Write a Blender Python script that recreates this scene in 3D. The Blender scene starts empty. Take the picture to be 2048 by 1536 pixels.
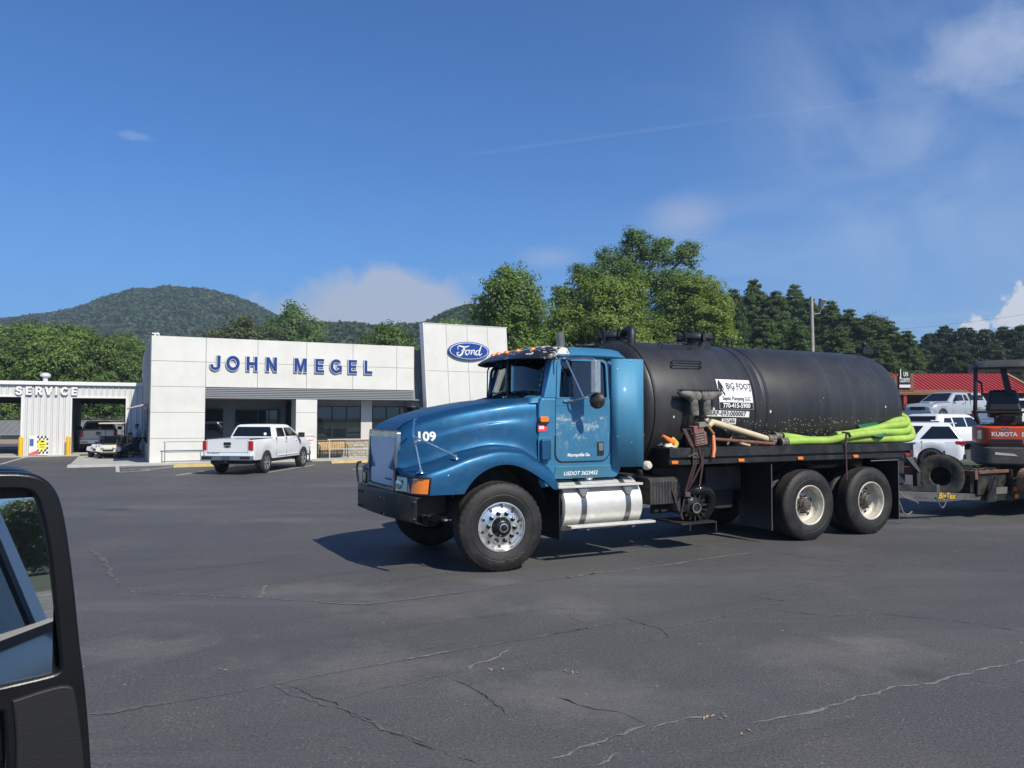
import bpy, bmesh, math, random
import numpy as np
from mathutils import Vector, Matrix
R = math.radians
S = bpy.context.scene
COL = S.collection
random.seed(7)

# ------------------------------------------------------------------ camera, sky, sun, exposure
CAM_H = 1.845
cam_d = bpy.data.cameras.new('camera')
cam = bpy.data.objects.new('camera', cam_d)
COL.objects.link(cam)
cam_d.sensor_width = 36.0
cam_d.lens = 36.0 * 1540 / 2048
cam_d.clip_start = 0.05
cam_d.clip_end = 5000
cam.location = (0, 0, CAM_H)
cam.rotation_euler = (R(90) + math.atan(65 / 1540), 0, 0)
S.camera = cam

SUN_DIR = Vector((-0.664, 0.818, -1.0)).normalized()     # the way the light travels
SUN_EL = math.asin(-SUN_DIR.z)
SUN_AZ = math.atan2(-SUN_DIR.x, -SUN_DIR.y)
sun_d = bpy.data.lights.new('sun', 'SUN')
sun_d.energy = 4.3
sun_d.angle = R(0.53)
sun_d.color = (1.0, 0.93, 0.79)
sun = bpy.data.objects.new('sun', sun_d)
COL.objects.link(sun)
sun.location = (30, -30, 40)
sun.rotation_euler = SUN_DIR.to_track_quat('-Z', 'Y').to_euler()

S.view_settings.view_transform = 'Standard'
S.view_settings.look = 'None'
S.view_settings.exposure = 0.35
S.view_settings.gamma = 1.0
S.view_settings.use_curve_mapping = False


class NT:
    """small helper round a node tree"""
    def __init__(s, tree):
        s.t = tree
        s.n = tree.nodes
        s.l = tree.links

    def add(s, typ, ins=None, **kw):
        n = s.n.new(typ)
        for k, v in kw.items():
            setattr(n, k, v)
        for k, v in (ins or {}).items():
            s.set(n, k, v)
        return n

    def set(s, n, k, v):
        sock = n.inputs[k]
        if hasattr(v, 'is_output') and v.is_output:
            s.l.new(v, sock)
        else:
            if isinstance(v, (tuple, list)) and len(v) == 3 and sock.type == 'RGBA':
                v = (*v, 1)
            sock.default_value = v

    def math(s, op, a, b=0.0, clamp=False):
        n = s.add('ShaderNodeMath', operation=op, use_clamp=clamp)
        s.set(n, 0, a)
        s.set(n, 1, b)
        return n.outputs[0]

    def noise(s, vec, scale, detail=4, rough=.55, dist=0.0):
        n = s.add('ShaderNodeTexNoise', {'Scale': scale, 'Detail': detail, 'Roughness': rough, 'Distortion': dist})
        if vec is not None:
            s.l.new(vec, n.inputs['Vector'])
        return n.outputs['Fac']

    def ramp(s, fac, stops, interp='LINEAR'):
        n = s.add('ShaderNodeValToRGB')
        n.color_ramp.interpolation = interp
        e = n.color_ramp.elements
        while len(e) < len(stops):
            e.new(0.5)
        for el, (p, c) in zip(e, stops):
            el.position = p
            el.color = (c, c, c, 1) if isinstance(c, (int, float)) else (*c, 1)
        s.l.new(fac, n.inputs[0])
        return n.outputs[0]

    def mix(s, fac, a, b, blend='MIX'):
        n = s.add('ShaderNodeMix', data_type='RGBA', blend_type=blend)
        s.set(n, 0, fac)
        for i, v in ((6, a), (7, b)):
            if isinstance(v, (tuple, list)):
                n.inputs[i].default_value = (*v[:3], 1)
            else:
                s.l.new(v, n.inputs[i])
        return n.outputs[2]

    def vmul(s, vec, xyz):
        n = s.add('ShaderNodeMapping')
        n.inputs['Scale'].default_value = xyz
        s.l.new(vec, n.inputs['Vector'])
        return n.outputs[0]


def px_dir(x, y):
    p = math.atan(65 / 1540)
    a, b = (x - 1024) / 1540, (768 - y) / 1540
    return Vector((a, math.cos(p) - b * math.sin(p), math.sin(p) + b * math.cos(p))).normalized()


def make_world():
    w = bpy.data.worlds.new('World')
    S.world = w
    w.use_nodes = True
    t = NT(w.node_tree)
    t.n.clear()
    out = t.add('ShaderNodeOutputWorld')
    bg = t.add('ShaderNodeBackground')
    sky = t.add('ShaderNodeTexSky')
    sky.sky_type = 'NISHITA'
    sky.sun_disc = False
    sky.sun_elevation = SUN_EL
    sky.sun_rotation = SUN_AZ
    sky.altitude = 400
    sky.air_density = 1.0
    sky.dust_density = 0.25
    sky.ozone_density = 5.0
    tc = t.add('ShaderNodeTexCoord')
    d = tc.outputs['Generated']

    def blob(px, py, sx, sy, soft=1.0):
        """soft patch of sky round a direction, sx and sy in radians"""
        c = px_dir(px, py)
        rt = Vector((c.y, -c.x, 0)).normalized()
        up = rt.cross(c)
        def dot(v, k):
            n = t.add('ShaderNodeVectorMath', operation='DOT_PRODUCT')
            t.l.new(d, n.inputs[0])
            n.inputs[1].default_value = v * k
            return n.outputs['Value']
        a, b, f = dot(rt, 1 / sx), dot(up, 1 / sy), dot(c, 1)
        r2 = t.math('ADD', t.math('MULTIPLY', a, a), t.math('MULTIPLY', b, b))
        g = t.math('POWER', 2.718, t.math('MULTIPLY', r2, -1.0))
        return t.math('MULTIPLY', g, t.math('GREATER_THAN', f, 0))
    # thin high veil, stronger towards the east side
    sep = t.add('ShaderNodeSeparateXYZ')
    t.l.new(d, sep.inputs[0])
    z = t.math('MAXIMUM', sep.outputs[2], 0.03)
    plane = t.add('ShaderNodeCombineXYZ')
    t.l.new(t.math('DIVIDE', sep.outputs[0], z), plane.inputs[0])
    t.l.new(t.math('DIVIDE', sep.outputs[1], z), plane.inputs[1])
    pm = t.add('ShaderNodeMapping')
    pm.inputs['Rotation'].default_value = (0, 0, R(35))
    pm.inputs['Scale'].default_value = (0.42, 0.80, 1)
    t.l.new(plane.outputs[0], pm.inputs[0])
    veil = t.noise(pm.outputs[0], 1.0, 8, .6, .7)
    side = t.ramp(sep.outputs[0], [(0.0, 0.0), (0.10, 0.12), (0.45, 1.0)])
    veil = t.math('MULTIPLY', t.ramp(veil, [(0.44, 0), (0.78, 1)]), side)
    veil = t.math('MULTIPLY', veil, t.ramp(sep.outputs[2], [(0.0, 1), (0.35, 0.8), (0.6, .3)]))
    veil = t.math('MULTIPLY', veil, 0.50)
    fea = t.noise(t.vmul(d, (1, 1, 1.3)), 4.5, 8, .58, .8)
    feather = t.math('MULTIPLY', t.math('ADD', blob(1720, 150, .10, .17), blob(1900, 420, .16, .16)), t.ramp(fea, [(.34, 0), (.80, 1)]))
    veil = t.math('MAXIMUM', veil, t.math('MULTIPLY', feather, .36))
    # puffs
    puff = t.noise(d, 16, 9, .62, .25)
    puff_s = t.noise(d, 48, 9, .62, .3)
    def cloud(px, py, sx, sy, lo=.62, hi=.95, n=puff, amt=.6):
        f = t.math('ADD', blob(px, py, sx, sy), t.math('MULTIPLY', t.math('SUBTRACT', n, .5), amt))
        return t.ramp(f, [(lo, 0), (hi, 1)])
    big = cloud(780, 616, .17, .058, .40, .80, puff, 1.45)
    big2 = cloud(690, 632, .18, .036, .36, .95, puff, .9)
    soft1 = cloud(1365, 435, .05, .030, .25, 1.1, puff, .7)
    soft2 = cloud(1990, 95, .09, .05, .45, 1.25, puff, 1.2)
    soft3 = cloud(1100, 515, .045, .016, .30, 1.1, puff, .7)
    wisp = cloud(272, 272, .026, .006, .42, 1.1, puff_s, 1.6)
    c1 = cloud(2062, 632, .040, .034, .46, .62, puff_s, 1.7)
    c2 = cloud(1953, 660, .017, .016, .48, .66, puff_s, 1.7)
    c3 = cloud(2008, 648, .016, .010, .48, .66, puff_s, 1.7)
    # contrail
    ca, cb = px_dir(470, 372), px_dir(1990, 168)
    nrm = ca.cross(cb).normalized()
    dn = t.add('ShaderNodeVectorMath', operation='DOT_PRODUCT')
    t.l.new(d, dn.inputs[0])
    dn.inputs[1].default_value = nrm
    tr = t.math('ABSOLUTE', t.math('ADD', dn.outputs['Value'], t.math('MULTIPLY', t.math('SUBTRACT', t.noise(d, 5, 2), .5), .008)))
    tr = t.math('SUBTRACT', 1.0, t.math('DIVIDE', tr, .0028), clamp=True)
    tr = t.math('MULTIPLY', tr, t.ramp(t.noise(d, 9, 3), [(0.35, 0.0), (0.7, .11)]))
    tr = t.math('MULTIPLY', tr, t.ramp(t.math('ADD', sep.outputs[0], .5), [(.12, 0), (.45, 1)]))
    tr = t.math('MULTIPLY', tr, t.math('GREATER_THAN', sep.outputs[1], 0))
    sc = t.mix(1.0, sky.outputs[0], (.31, .84, 1.38), 'MULTIPLY')
    low = t.ramp(sep.outputs[2], [(0.0, 0.55), (0.12, 0.38), (0.30, 0.12), (0.6, 0)])
    col = t.mix(low, sc, (2.3, 4.8, 7.9))                    # thin summer haze low in the sky, all round
    col = t.mix(veil, col, (6.2, 7.2, 8.8))
    col = t.mix(tr, col, (8, 8.6, 9.6))
    for f, a, c in ((big2, .65, (4.4, 5.3, 6.8)), (big, .82, (5.2, 5.8, 6.9)), (soft1, .42, (5.6, 6.0, 7.2)), (soft2, .45, (6.4, 7.2, 8.8)),
                    (soft3, .28, (5.8, 6.3, 7.6)), (wisp, .18, (6.5, 7.4, 9)), (c1, .85, (8.6, 8.7, 9.0)), (c2, .85, (8.6, 8.7, 9.0)), (c3, .7, (8, 8.2, 8.8))):
        col = t.mix(t.math('MULTIPLY', f, a), col, c)
    t.l.new(col, bg.inputs[0])
    bg.inputs[1].default_value = 0.076
    t.l.new(bg.outputs[0], out.inputs[0])


make_world()

# ------------------------------------------------------------------ mesh helpers
class MB:
    def __init__(s):
        s.v, s.f = [], []

    def add(s, vs, fs):
        o = len(s.v)
        s.v.extend([tuple(p) for p in vs])
        s.f.extend([tuple(i + o for i in f) for f in fs])
        return s

    def box(s, x0, x1, y0, y1, z0, z1):
        return s.add([(x0, y0, z0), (x1, y0, z0), (x1, y1, z0), (x0, y1, z0), (x0, y0, z1), (x1, y0, z1), (x1, y1, z1), (x0, y1, z1)],
                     [(3, 2, 1, 0), (4, 5, 6, 7), (0, 1, 5, 4), (1, 2, 6, 5), (2, 3, 7, 6), (3, 0, 4, 7)])

    def hexa(s, p):
        return s.add(p, [(3, 2, 1, 0), (4, 5, 6, 7), (0, 1, 5, 4), (1, 2, 6, 5), (2, 3, 7, 6), (3, 0, 4, 7)])

    def cyl(s, p0, p1, r0, r1=None, n=16, caps=True):
        p0, p1 = Vector(p0), Vector(p1)
        r1 = r0 if r1 is None else r1
        d = (p1 - p0).normalized()
        a = d.orthogonal().normalized()
        b = d.cross(a)
        vs = []
        for p, r in ((p0, r0), (p1, r1)):
            for i in range(n):
                t = 2 * math.pi * i / n
                vs.append(p + a * (r * math.cos(t)) + b * (r * math.sin(t)))
        fs = [(i, (i + 1) % n, n + (i + 1) % n, n + i) for i in range(n)]
        if caps:
            fs += [tuple(range(n - 1, -1, -1)), tuple(range(n, 2 * n))]
        return s.add(vs, fs)

    def tube(s, path, r, n=8, caps=True, closed=False):
        P = [Vector(p) for p in path]
        m = len(P)
        rs = r if isinstance(r, (list, tuple)) else [r] * m
        vs, a = [], None
        for i in range(m):
            if closed:
                d = (P[(i + 1) % m] - P[i - 1])
            else:
                d = (P[min(i + 1, m - 1)] - P[max(i - 1, 0)])
            d = d.normalized() if d.length > 1e-9 else Vector((0, 0, 1))
            if a is None:
                a = d.orthogonal().normalized()
            else:
                a = (a - d * a.dot(d))
                a = a.normalized() if a.length > 1e-6 else d.orthogonal().normalized()
            b = d.cross(a)
            for k in range(n):
                t = 2 * math.pi * k / n
                vs.append(P[i] + a * (rs[i] * math.cos(t)) + b * (rs[i] * math.sin(t)))
        fs = []
        for i in range(m if closed else m - 1):
            j = (i + 1) % m
            for k in range(n):
                k2 = (k + 1) % n
                fs.append((i * n + k, i * n + k2, j * n + k2, j * n + k))
        if caps and not closed:
            fs += [tuple(range(n - 1, -1, -1)), tuple((m - 1) * n + k for k in range(n))]
        return s.add(vs, fs)

    def lathe(s, prof, origin=(0, 0, 0), axis=(0, 1, 0), n=32, closed=False, caps=True):
        """prof: (radius, distance along axis)"""
        o, d = Vector(origin), Vector(axis).normalized()
        a = d.orthogonal().normalized()
        if abs(d.y) > .9:
            a = Vector((1, 0, 0))
        b = d.cross(a)
        vs = []
        for r, t in prof:
            for i in range(n):
                q = 2 * math.pi * i / n
                vs.append(o + d * t + a * (r * math.cos(q)) + b * (r * math.sin(q)))
        m = len(prof)
        fs = []
        for j in range(m if closed else m - 1):
            j2 = (j + 1) % m
            for i in range(n):
                i2 = (i + 1) % n
                fs.append((j * n + i, j * n + i2, j2 * n + i2, j2 * n + i))
        if not closed and caps:
            if prof[0][0] > 1e-6:
                fs.append(tuple(range(n - 1, -1, -1)))
            if prof[-1][0] > 1e-6:
                fs.append(tuple((m - 1) * n + i for i in range(n)))
        return s.add(vs, fs)

    def prism(s, pts, off, ax='y', d0=0.0, d1=0.1):
        """outline pts (a, b) in the plane normal to ax, from d0 to d1"""
        m = len(pts)
        def P(a, b, d):
            return {'y': (a, d, b), 'x': (d, a, b), 'z': (a, b, d)}[ax]
        vs = [P(a + off[0], b + off[1], d0) for a, b in pts] + [P(a + off[0], b + off[1], d1) for a, b in pts]
        fs = [tuple(range(m)), tuple(range(2 * m - 1, m - 1, -1))] + [(i + m, (i + 1) % m + m, (i + 1) % m, i) for i in range(m)]
        return s.add(vs, fs)

    def grid(s, rows, close_u=False, caps=False):
        m, n = len(rows), len(rows[0])
        vs = [p for r in rows for p in r]
        fs = []
        for i in range(m - 1):
            for j in range(n if close_u else n - 1):
                j2 = (j + 1) % n
                fs.append((i * n + j, i * n + j2, (i + 1) * n + j2, (i + 1) * n + j))
        if caps:
            fs += [tuple(range(n - 1, -1, -1)), tuple((m - 1) * n + j for j in range(n))]
        return s.add(vs, fs)

    def sphere(s, c, r, n=12, m=8):
        rr = (r, r, r) if isinstance(r, (int, float)) else r
        rows = []
        for i in range(m + 1):
            t = math.pi * (i / m) - math.pi / 2
            t = max(-1.55, min(1.55, t))
            rows.append([(c[0] + rr[0] * math.cos(t) * math.cos(2 * math.pi * k / n), c[1] + rr[1] * math.cos(t) * math.sin(2 * math.pi * k / n), c[2] + rr[2] * math.sin(t)) for k in range(n)])
        return s.grid(rows, True, True)

    def xf(s, M):
        s.v = [tuple(M @ Vector(p)) for p in s.v]
        return s

    def fn(s, f):
        s.v = [tuple(f(p)) for p in s.v]
        return s

    def merge(s, o):
        return s.add(o.v, o.f)


def props(o, label=None, cat=None, group=None, kind=None):
    for k, v in (('label', label), ('category', cat), ('group', group), ('kind', kind)):
        if v:
            o[k] = v
    return o


def build(mb, name, mat, parent=None, smooth=35, bevel=0.0, seg=2, fix=True, kind=None, label=None, cat=None, group=None, loc=None, rz=None):
    me = bpy.data.meshes.new(name)
    me.from_pydata(mb.v, [], mb.f)
    if fix:
        bm = bmesh.new()
        bm.from_mesh(me)
        bmesh.ops.recalc_face_normals(bm, faces=bm.faces)
        bm.to_mesh(me)
        bm.free()
    me.update()
    if smooth:
        me.polygons.foreach_set('use_smooth', [True] * len(me.polygons))
        me.set_sharp_from_angle(angle=R(smooth))
    if mat:
        me.materials.append(mat)
    o = bpy.data.objects.new(name, me)
    COL.objects.link(o)
    if parent:
        o.parent = parent
    if bevel:
        b = o.modifiers.new('edge', 'BEVEL')
        b.width = bevel
        b.segments = seg
        b.limit_method = 'ANGLE'
        b.angle_limit = R(40)
        b.harden_normals = True
    props(o, label, cat, group, kind)
    if loc is not None:
        o.location = loc
    if rz is not None:
        o.rotation_euler.z = rz
    return o


def share(src, parent=None, loc=(0, 0, 0), rot=None, scale=None):
    o = src.copy()
    COL.objects.link(o)
    o.parent = parent
    o.location = loc
    if rot:
        o.rotation_euler = rot
    if scale:
        o.scale = scale
    return o


def empty(name, loc=(0, 0, 0), rz=0.0, parent=None, label=None, cat=None, group=None):
    o = bpy.data.objects.new(name, None)
    COL.objects.link(o)
    o.empty_display_size = .2
    o.location = loc
    o.rotation_euler.z = rz
    o.parent = parent
    return props(o, label, cat, group)


def copy_tree(o, parent=None):
    c = o.copy()
    COL.objects.link(c)
    c.parent = parent
    for ch in list(o.children):
        copy_tree(ch, c)
    return c


def curve_mesh(cu):
    o = bpy.data.objects.new('tmp', cu)
    COL.objects.link(o)
    dg = bpy.context.evaluated_depsgraph_get()
    dg.update()
    me = o.evaluated_get(dg).to_mesh()
    vs = [tuple(v.co) for v in me.vertices]
    fs = [tuple(p.vertices) for p in me.polygons]
    o.evaluated_get(dg).to_mesh_clear()
    bpy.data.objects.remove(o)
    bpy.data.curves.remove(cu)
    return vs, fs


def flat(splines, depth=0.01, bevel=0.0):
    """filled 2-D outline with holes, in XY, from z=0 to z=depth"""
    cu = bpy.data.curves.new('tmp', 'CURVE')
    cu.dimensions = '2D'
    cu.fill_mode = 'BOTH'
    cu.extrude = depth / 2
    cu.bevel_depth = bevel
    cu.bevel_resolution = 1
    for sp in splines:
        q = cu.splines.new('POLY')
        q.points.add(len(sp) - 1)
        for pt, (a, b) in zip(q.points, sp):
            pt.co = (a, b, 0, 1)
        q.use_cyclic_u = True
    vs, fs = curve_mesh(cu)
    return MB().add([(x, y, z + depth / 2) for x, y, z in vs], fs)


def text(body, size=1.0, depth=0.01, offset=0.0, align='CENTER', shear=0.0, space=1.0, sx=1.0, bevel=0.0):
    cu = bpy.data.curves.new('tmp', 'FONT')
    cu.body = body
    cu.size = size
    cu.extrude = depth / 2
    cu.offset = offset
    cu.align_x = align
    cu.align_y = 'CENTER'
    cu.shear = shear
    cu.space_character = space
    cu.resolution_u = 3
    cu.bevel_depth = bevel
    vs, fs = curve_mesh(cu)
    return MB().add([(x * sx, y, z + depth / 2) for x, y, z in vs], fs)


def rrect(x0, x1, y0, y1, r=.05, n=4):
    r4 = r if isinstance(r, (tuple, list)) else (r, r, r, r)          # bl, br, tr, tl
    out = []
    for (cx, cy, a0, rr) in ((x0 + r4[0], y0 + r4[0], 180, r4[0]), (x1 - r4[1], y0 + r4[1], 270, r4[1]), (x1 - r4[2], y1 - r4[2], 0, r4[2]), (x0 + r4[3], y1 - r4[3], 90, r4[3])):
        for i in range(n + 1):
            a = R(a0 + 90 * i / n)
            out.append((cx + rr * math.cos(a), cy + rr * math.sin(a)))
    return out


# frames: local x, y of a flat drawing put on a plane facing -y (towards the viewer of a side seen from y<0)
def face_front(x=0, y=0, z=0):
    return Matrix(((1, 0, 0, x), (0, 0, -1, y), (0, 1, 0, z), (0, 0, 0, 1)))


def lerp(a, b, t):
    return a + (b - a) * t


def sstep(a, b, x):
    t = max(0.0, min(1.0, (x - a) / (b - a)))
    return t * t * (3 - 2 * t)


def interp(x, pts):
    if x <= pts[0][0]:
        return pts[0][1]
    for (a, va), (b, vb) in zip(pts, pts[1:]):
        if x <= b:
            return va + (vb - va) * (x - a) / (b - a)
    return pts[-1][1]


def sinterp(x, pts):
    """smooth interpolation (monotone cubic-ish)"""
    n = len(pts)
    if x <= pts[0][0]:
        return pts[0][1]
    if x >= pts[-1][0]:
        return pts[-1][1]
    for i in range(n - 1):
        if x <= pts[i + 1][0]:
            break
    def slope(k):
        if k <= 0 or k >= n - 1:
            k = min(max(k, 0), n - 1)
            a, b = (pts[0], pts[1]) if k == 0 else (pts[-2], pts[-1])
            return (b[1] - a[1]) / (b[0] - a[0])
        s0 = (pts[k][1] - pts[k - 1][1]) / (pts[k][0] - pts[k - 1][0])
        s1 = (pts[k + 1][1] - pts[k][1]) / (pts[k + 1][0] - pts[k][0])
        return 0.0 if s0 * s1 <= 0 else 2 * s0 * s1 / (s0 + s1)
    h = pts[i + 1][0] - pts[i][0]
    t = (x - pts[i][0]) / h
    m0, m1 = slope(i) * h, slope(i + 1) * h
    return (2 * t ** 3 - 3 * t ** 2 + 1) * pts[i][1] + (t ** 3 - 2 * t ** 2 + t) * m0 + (-2 * t ** 3 + 3 * t ** 2) * pts[i + 1][1] + (t ** 3 - t ** 2) * m1


def spline(pts, n=8):
    """Catmull-Rom through 3-D points"""
    P = [Vector(p) for p in pts]
    P = [P[0] * 2 - P[1]] + P + [P[-1] * 2 - P[-2]]
    out = []
    for i in range(1, len(P) - 2):
        for k in range(n):
            t = k / n
            a, b, c, d = P[i - 1:i + 3]
            out.append(0.5 * ((2 * b) + (c - a) * t + (2 * a - 5 * b + 4 * c - d) * t * t + (3 * b - a - 3 * c + d) * t ** 3))
    out.append(P[-2])
    return out


# ------------------------------------------------------------------ materials
def mat(name, col, rough=.5, metal=0.0, var=0.0, vscale=3.0, bump=0.0, bscale=40.0, coat=0.0, spec=.5, alpha=1.0, trans=0.0, emit=None, wear=None, grime=None):
    m = bpy.data.materials.new(name)
    m.use_nodes = True
    t = NT(m.node_tree)
    p = t.n['Principled BSDF']
    p.inputs['Roughness'].default_value = rough
    p.inputs['Metallic'].default_value = metal
    p.inputs['Coat Weight'].default_value = coat
    p.inputs['Coat Roughness'].default_value = .12
    p.inputs['Specular IOR Level'].default_value = spec
    p.inputs['Base Color'].default_value = (*col, 1)
    p.inputs['Transmission Weight'].default_value = trans
    p.inputs['Alpha'].default_value = alpha
    if emit:
        p.inputs['Emission Color'].default_value = (*emit[0], 1)
        p.inputs['Emission Strength'].default_value = emit[1]
    c = None
    tc = t.add('ShaderNodeTexCoord').outputs['Object']
    if var:
        f = t.noise(tc, vscale, 5, .6)
        c = t.mix(t.ramp(f, [(.3, 0), (.7, 1)]), tuple(x * (1 - var) for x in col), tuple(min(1, x * (1 + var)) for x in col))
    if wear:                                # (colour, scale, threshold)
        f = t.noise(tc, wear[1], 6, .62, .6)
        k = t.ramp(f, [(wear[2], 0), (wear[2] + .035, 1)])
        c = t.mix(k, c if c is not None else col, wear[0])
    if grime:                               # (colour, scale, threshold, amount)
        f = t.noise(tc, grime[1], 8, .65)
        k = t.math('MULTIPLY', t.ramp(f, [(grime[2], 0), (grime[2] + .25, 1)]), grime[3])
        c = t.mix(k, c if c is not None else col, grime[0])
        t.l.new(t.math('ADD', rough, t.math('MULTIPLY', k, .3), clamp=True), p.inputs['Roughness'])
    if c is not None:
        t.l.new(c, p.inputs['Base Color'])
    if bump:
        b = t.add('ShaderNodeBump', {'Strength': bump, 'Distance': .01})
        t.l.new(t.noise(tc, bscale, 3), b.inputs['Height'])
        t.l.new(b.outputs[0], p.inputs['Normal'])
    return m


def leaf_mat(name, dark, light, trans=.35):
    m = bpy.data.materials.new(name)
    m.use_nodes = True
    t = NT(m.node_tree)
    t.n.clear()
    out = t.add('ShaderNodeOutputMaterial')
    g = t.add('ShaderNodeNewGeometry')
    tc = t.add('ShaderNodeTexCoord').outputs['Object']
    f = t.math('ADD', t.math('MULTIPLY', g.outputs['Random Per Island'], .5), t.math('MULTIPLY', t.math('ADD', t.noise(tc, .35, 2), t.noise(tc, 1.3, 2)), .38))
    c = t.ramp(f, [(.15, dark), (.75, light)])
    p = t.add('ShaderNodeBsdfPrincipled', {'Roughness': .55, 'Specular IOR Level': .3})
    t.l.new(c, p.inputs['Base Color'])
    tr = t.add('ShaderNodeBsdfTranslucent')
    t.l.new(t.mix(1.0, c, (1.25, 1.35, .55), 'MULTIPLY'), tr.inputs[0])
    mx = t.add('ShaderNodeMixShader', {0: trans})
    t.l.new(p.outputs[0], mx.inputs[1])
    t.l.new(tr.outputs[0], mx.inputs[2])
    t.l.new(mx.outputs[0], out.inputs[0])
    return m


def glass_mat(name, tint=(.6, .7, .68), rough=.0):
    """window glass: part clear, part mirror"""
    m = bpy.data.materials.new(name)
    m.use_nodes = True
    t = NT(m.node_tree)
    t.n.clear()
    out = t.add('ShaderNodeOutputMaterial')
    a = t.add('ShaderNodeBsdfTransparent', {0: tint})
    b = t.add('ShaderNodeBsdfGlossy', {'Roughness': rough})
    b.inputs['Color'].default_value = (.9, .95, 1, 1)
    fr = t.add('ShaderNodeFresnel', {'IOR': 1.5})
    mx = t.add('ShaderNodeMixShader')
    t.l.new(t.math('ADD', fr.outputs[0], .03), mx.inputs[0])
    t.l.new(a.outputs[0], mx.inputs[1])
    t.l.new(b.outputs[0], mx.inputs[2])
    t.l.new(mx.outputs[0], out.inputs[0])
    return m


BLUE = (.018, .125, .255)
MT = {
    'white_paint': mat('white_paint', (.78, .78, .76), .28, 0, coat=.5, var=.02),
    'white_van': mat('white_vehicle_paint', (.74, .75, .76), .3, 0, coat=.6),
    'silver_paint': mat('silver_paint', (.50, .52, .54), .32, .35, coat=.5),
    'black': mat('black_plastic', (.014, .014, .015), .5, bump=.15, bscale=150),
    'black_gloss': mat('black_gloss', (.008, .008, .009), .12),
    'rubber': mat('rubber', (.012, .0115, .0115), .62, var=.3, vscale=6, grime=((.075, .068, .058), 5, .48, .40)),
    'rubber_dark': mat('dark_rubber', (.012, .012, .012), .7, var=.3, vscale=8),
    'chrome': mat('chrome', (.72, .73, .74), .10, 1.0, var=.06, vscale=9, grime=((.25, .24, .22), 12, .55, .35)),
    'alu': mat('polished_aluminium', (.80, .80, .78), .24, .85, var=.06, vscale=8, grime=((.60, .58, .54), 7, .5, .3)),
    'alu_tank': mat('worn_aluminium', (.74, .73, .68), .42, .50, var=.12, vscale=5, grime=((.62, .60, .54), 9, .42, .75), bump=.2, bscale=30),
    'steel': mat('grey_steel', (.24, .24, .24), .45, .6, var=.2),
    'dark_steel': mat('dark_steel', (.03, .03, .031), .6, .3, var=.4, vscale=4, grime=((.09, .075, .06), 5, .5, .6)),
    'glass_dark': mat('dark_tinted_glass', (.006, .008, .010), .03, 0, spec=.65),
    'glass': glass_mat('clear_glass'),
    'glass_tint': glass_mat('tinted_glass', (.10, .115, .12)),
    'red_lens': mat('red_lens', (.42, .008, .010), .15, coat=.6),
    'amber': mat('amber_lens', (.85, .21, .008), .2, coat=.6, var=.12, vscale=30),
    'clear_lens': mat('clear_lens', (.42, .43, .38), .12, .5, coat=.5, var=.3, vscale=14),
    'yellow': mat('yellow_paint', (.72, .42, .015), .5, var=.12, vscale=6, grime=((.25, .2, .1), 9, .55, .4)),
    'interior': mat('dark_interior', (.02, .02, .022), .8),
    'white_letter': mat('white_vinyl', (.78, .78, .76), .45, grime=((.35, .35, .33), 20, .62, .4)),
    'bark': mat('bark', (.10, .075, .055), .9, var=.4, vscale=3, bump=.6, bscale=12),
}
# ------------------------------------------------------------------ ground and setting
YAW = R(27)
UX = Vector((math.cos(YAW), math.sin(YAW), 0))
WX = Vector((-math.sin(YAW), math.cos(YAW), 0))


def gz(x, y):
    left = -0.35 * sstep(13, 29, y) - 1.8 * sstep(62, 76, y)
    right = interp(y, [(16, 0), (24, -.06), (29, -.12), (33, .40), (40, 1.2), (44, 1.4), (70, 2.6), (120, 4.0)])
    k = sstep(5, 12, x)
    return lerp(left, right, k)


def px_ground(x, y, z=0.0):
    d = px_dir(x, y)
    t = (z - CAM_H) / d.z
    return Vector((t * d.x, t * d.y, z))


def px_drop(x, y):
    """ground point under a pixel, on the real ground height"""
    z = 0.0
    for _ in range(12):
        p = px_ground(x, y, z)
        z = gz(p.x, p.y)
    return Vector((p.x, p.y, z))


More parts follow.
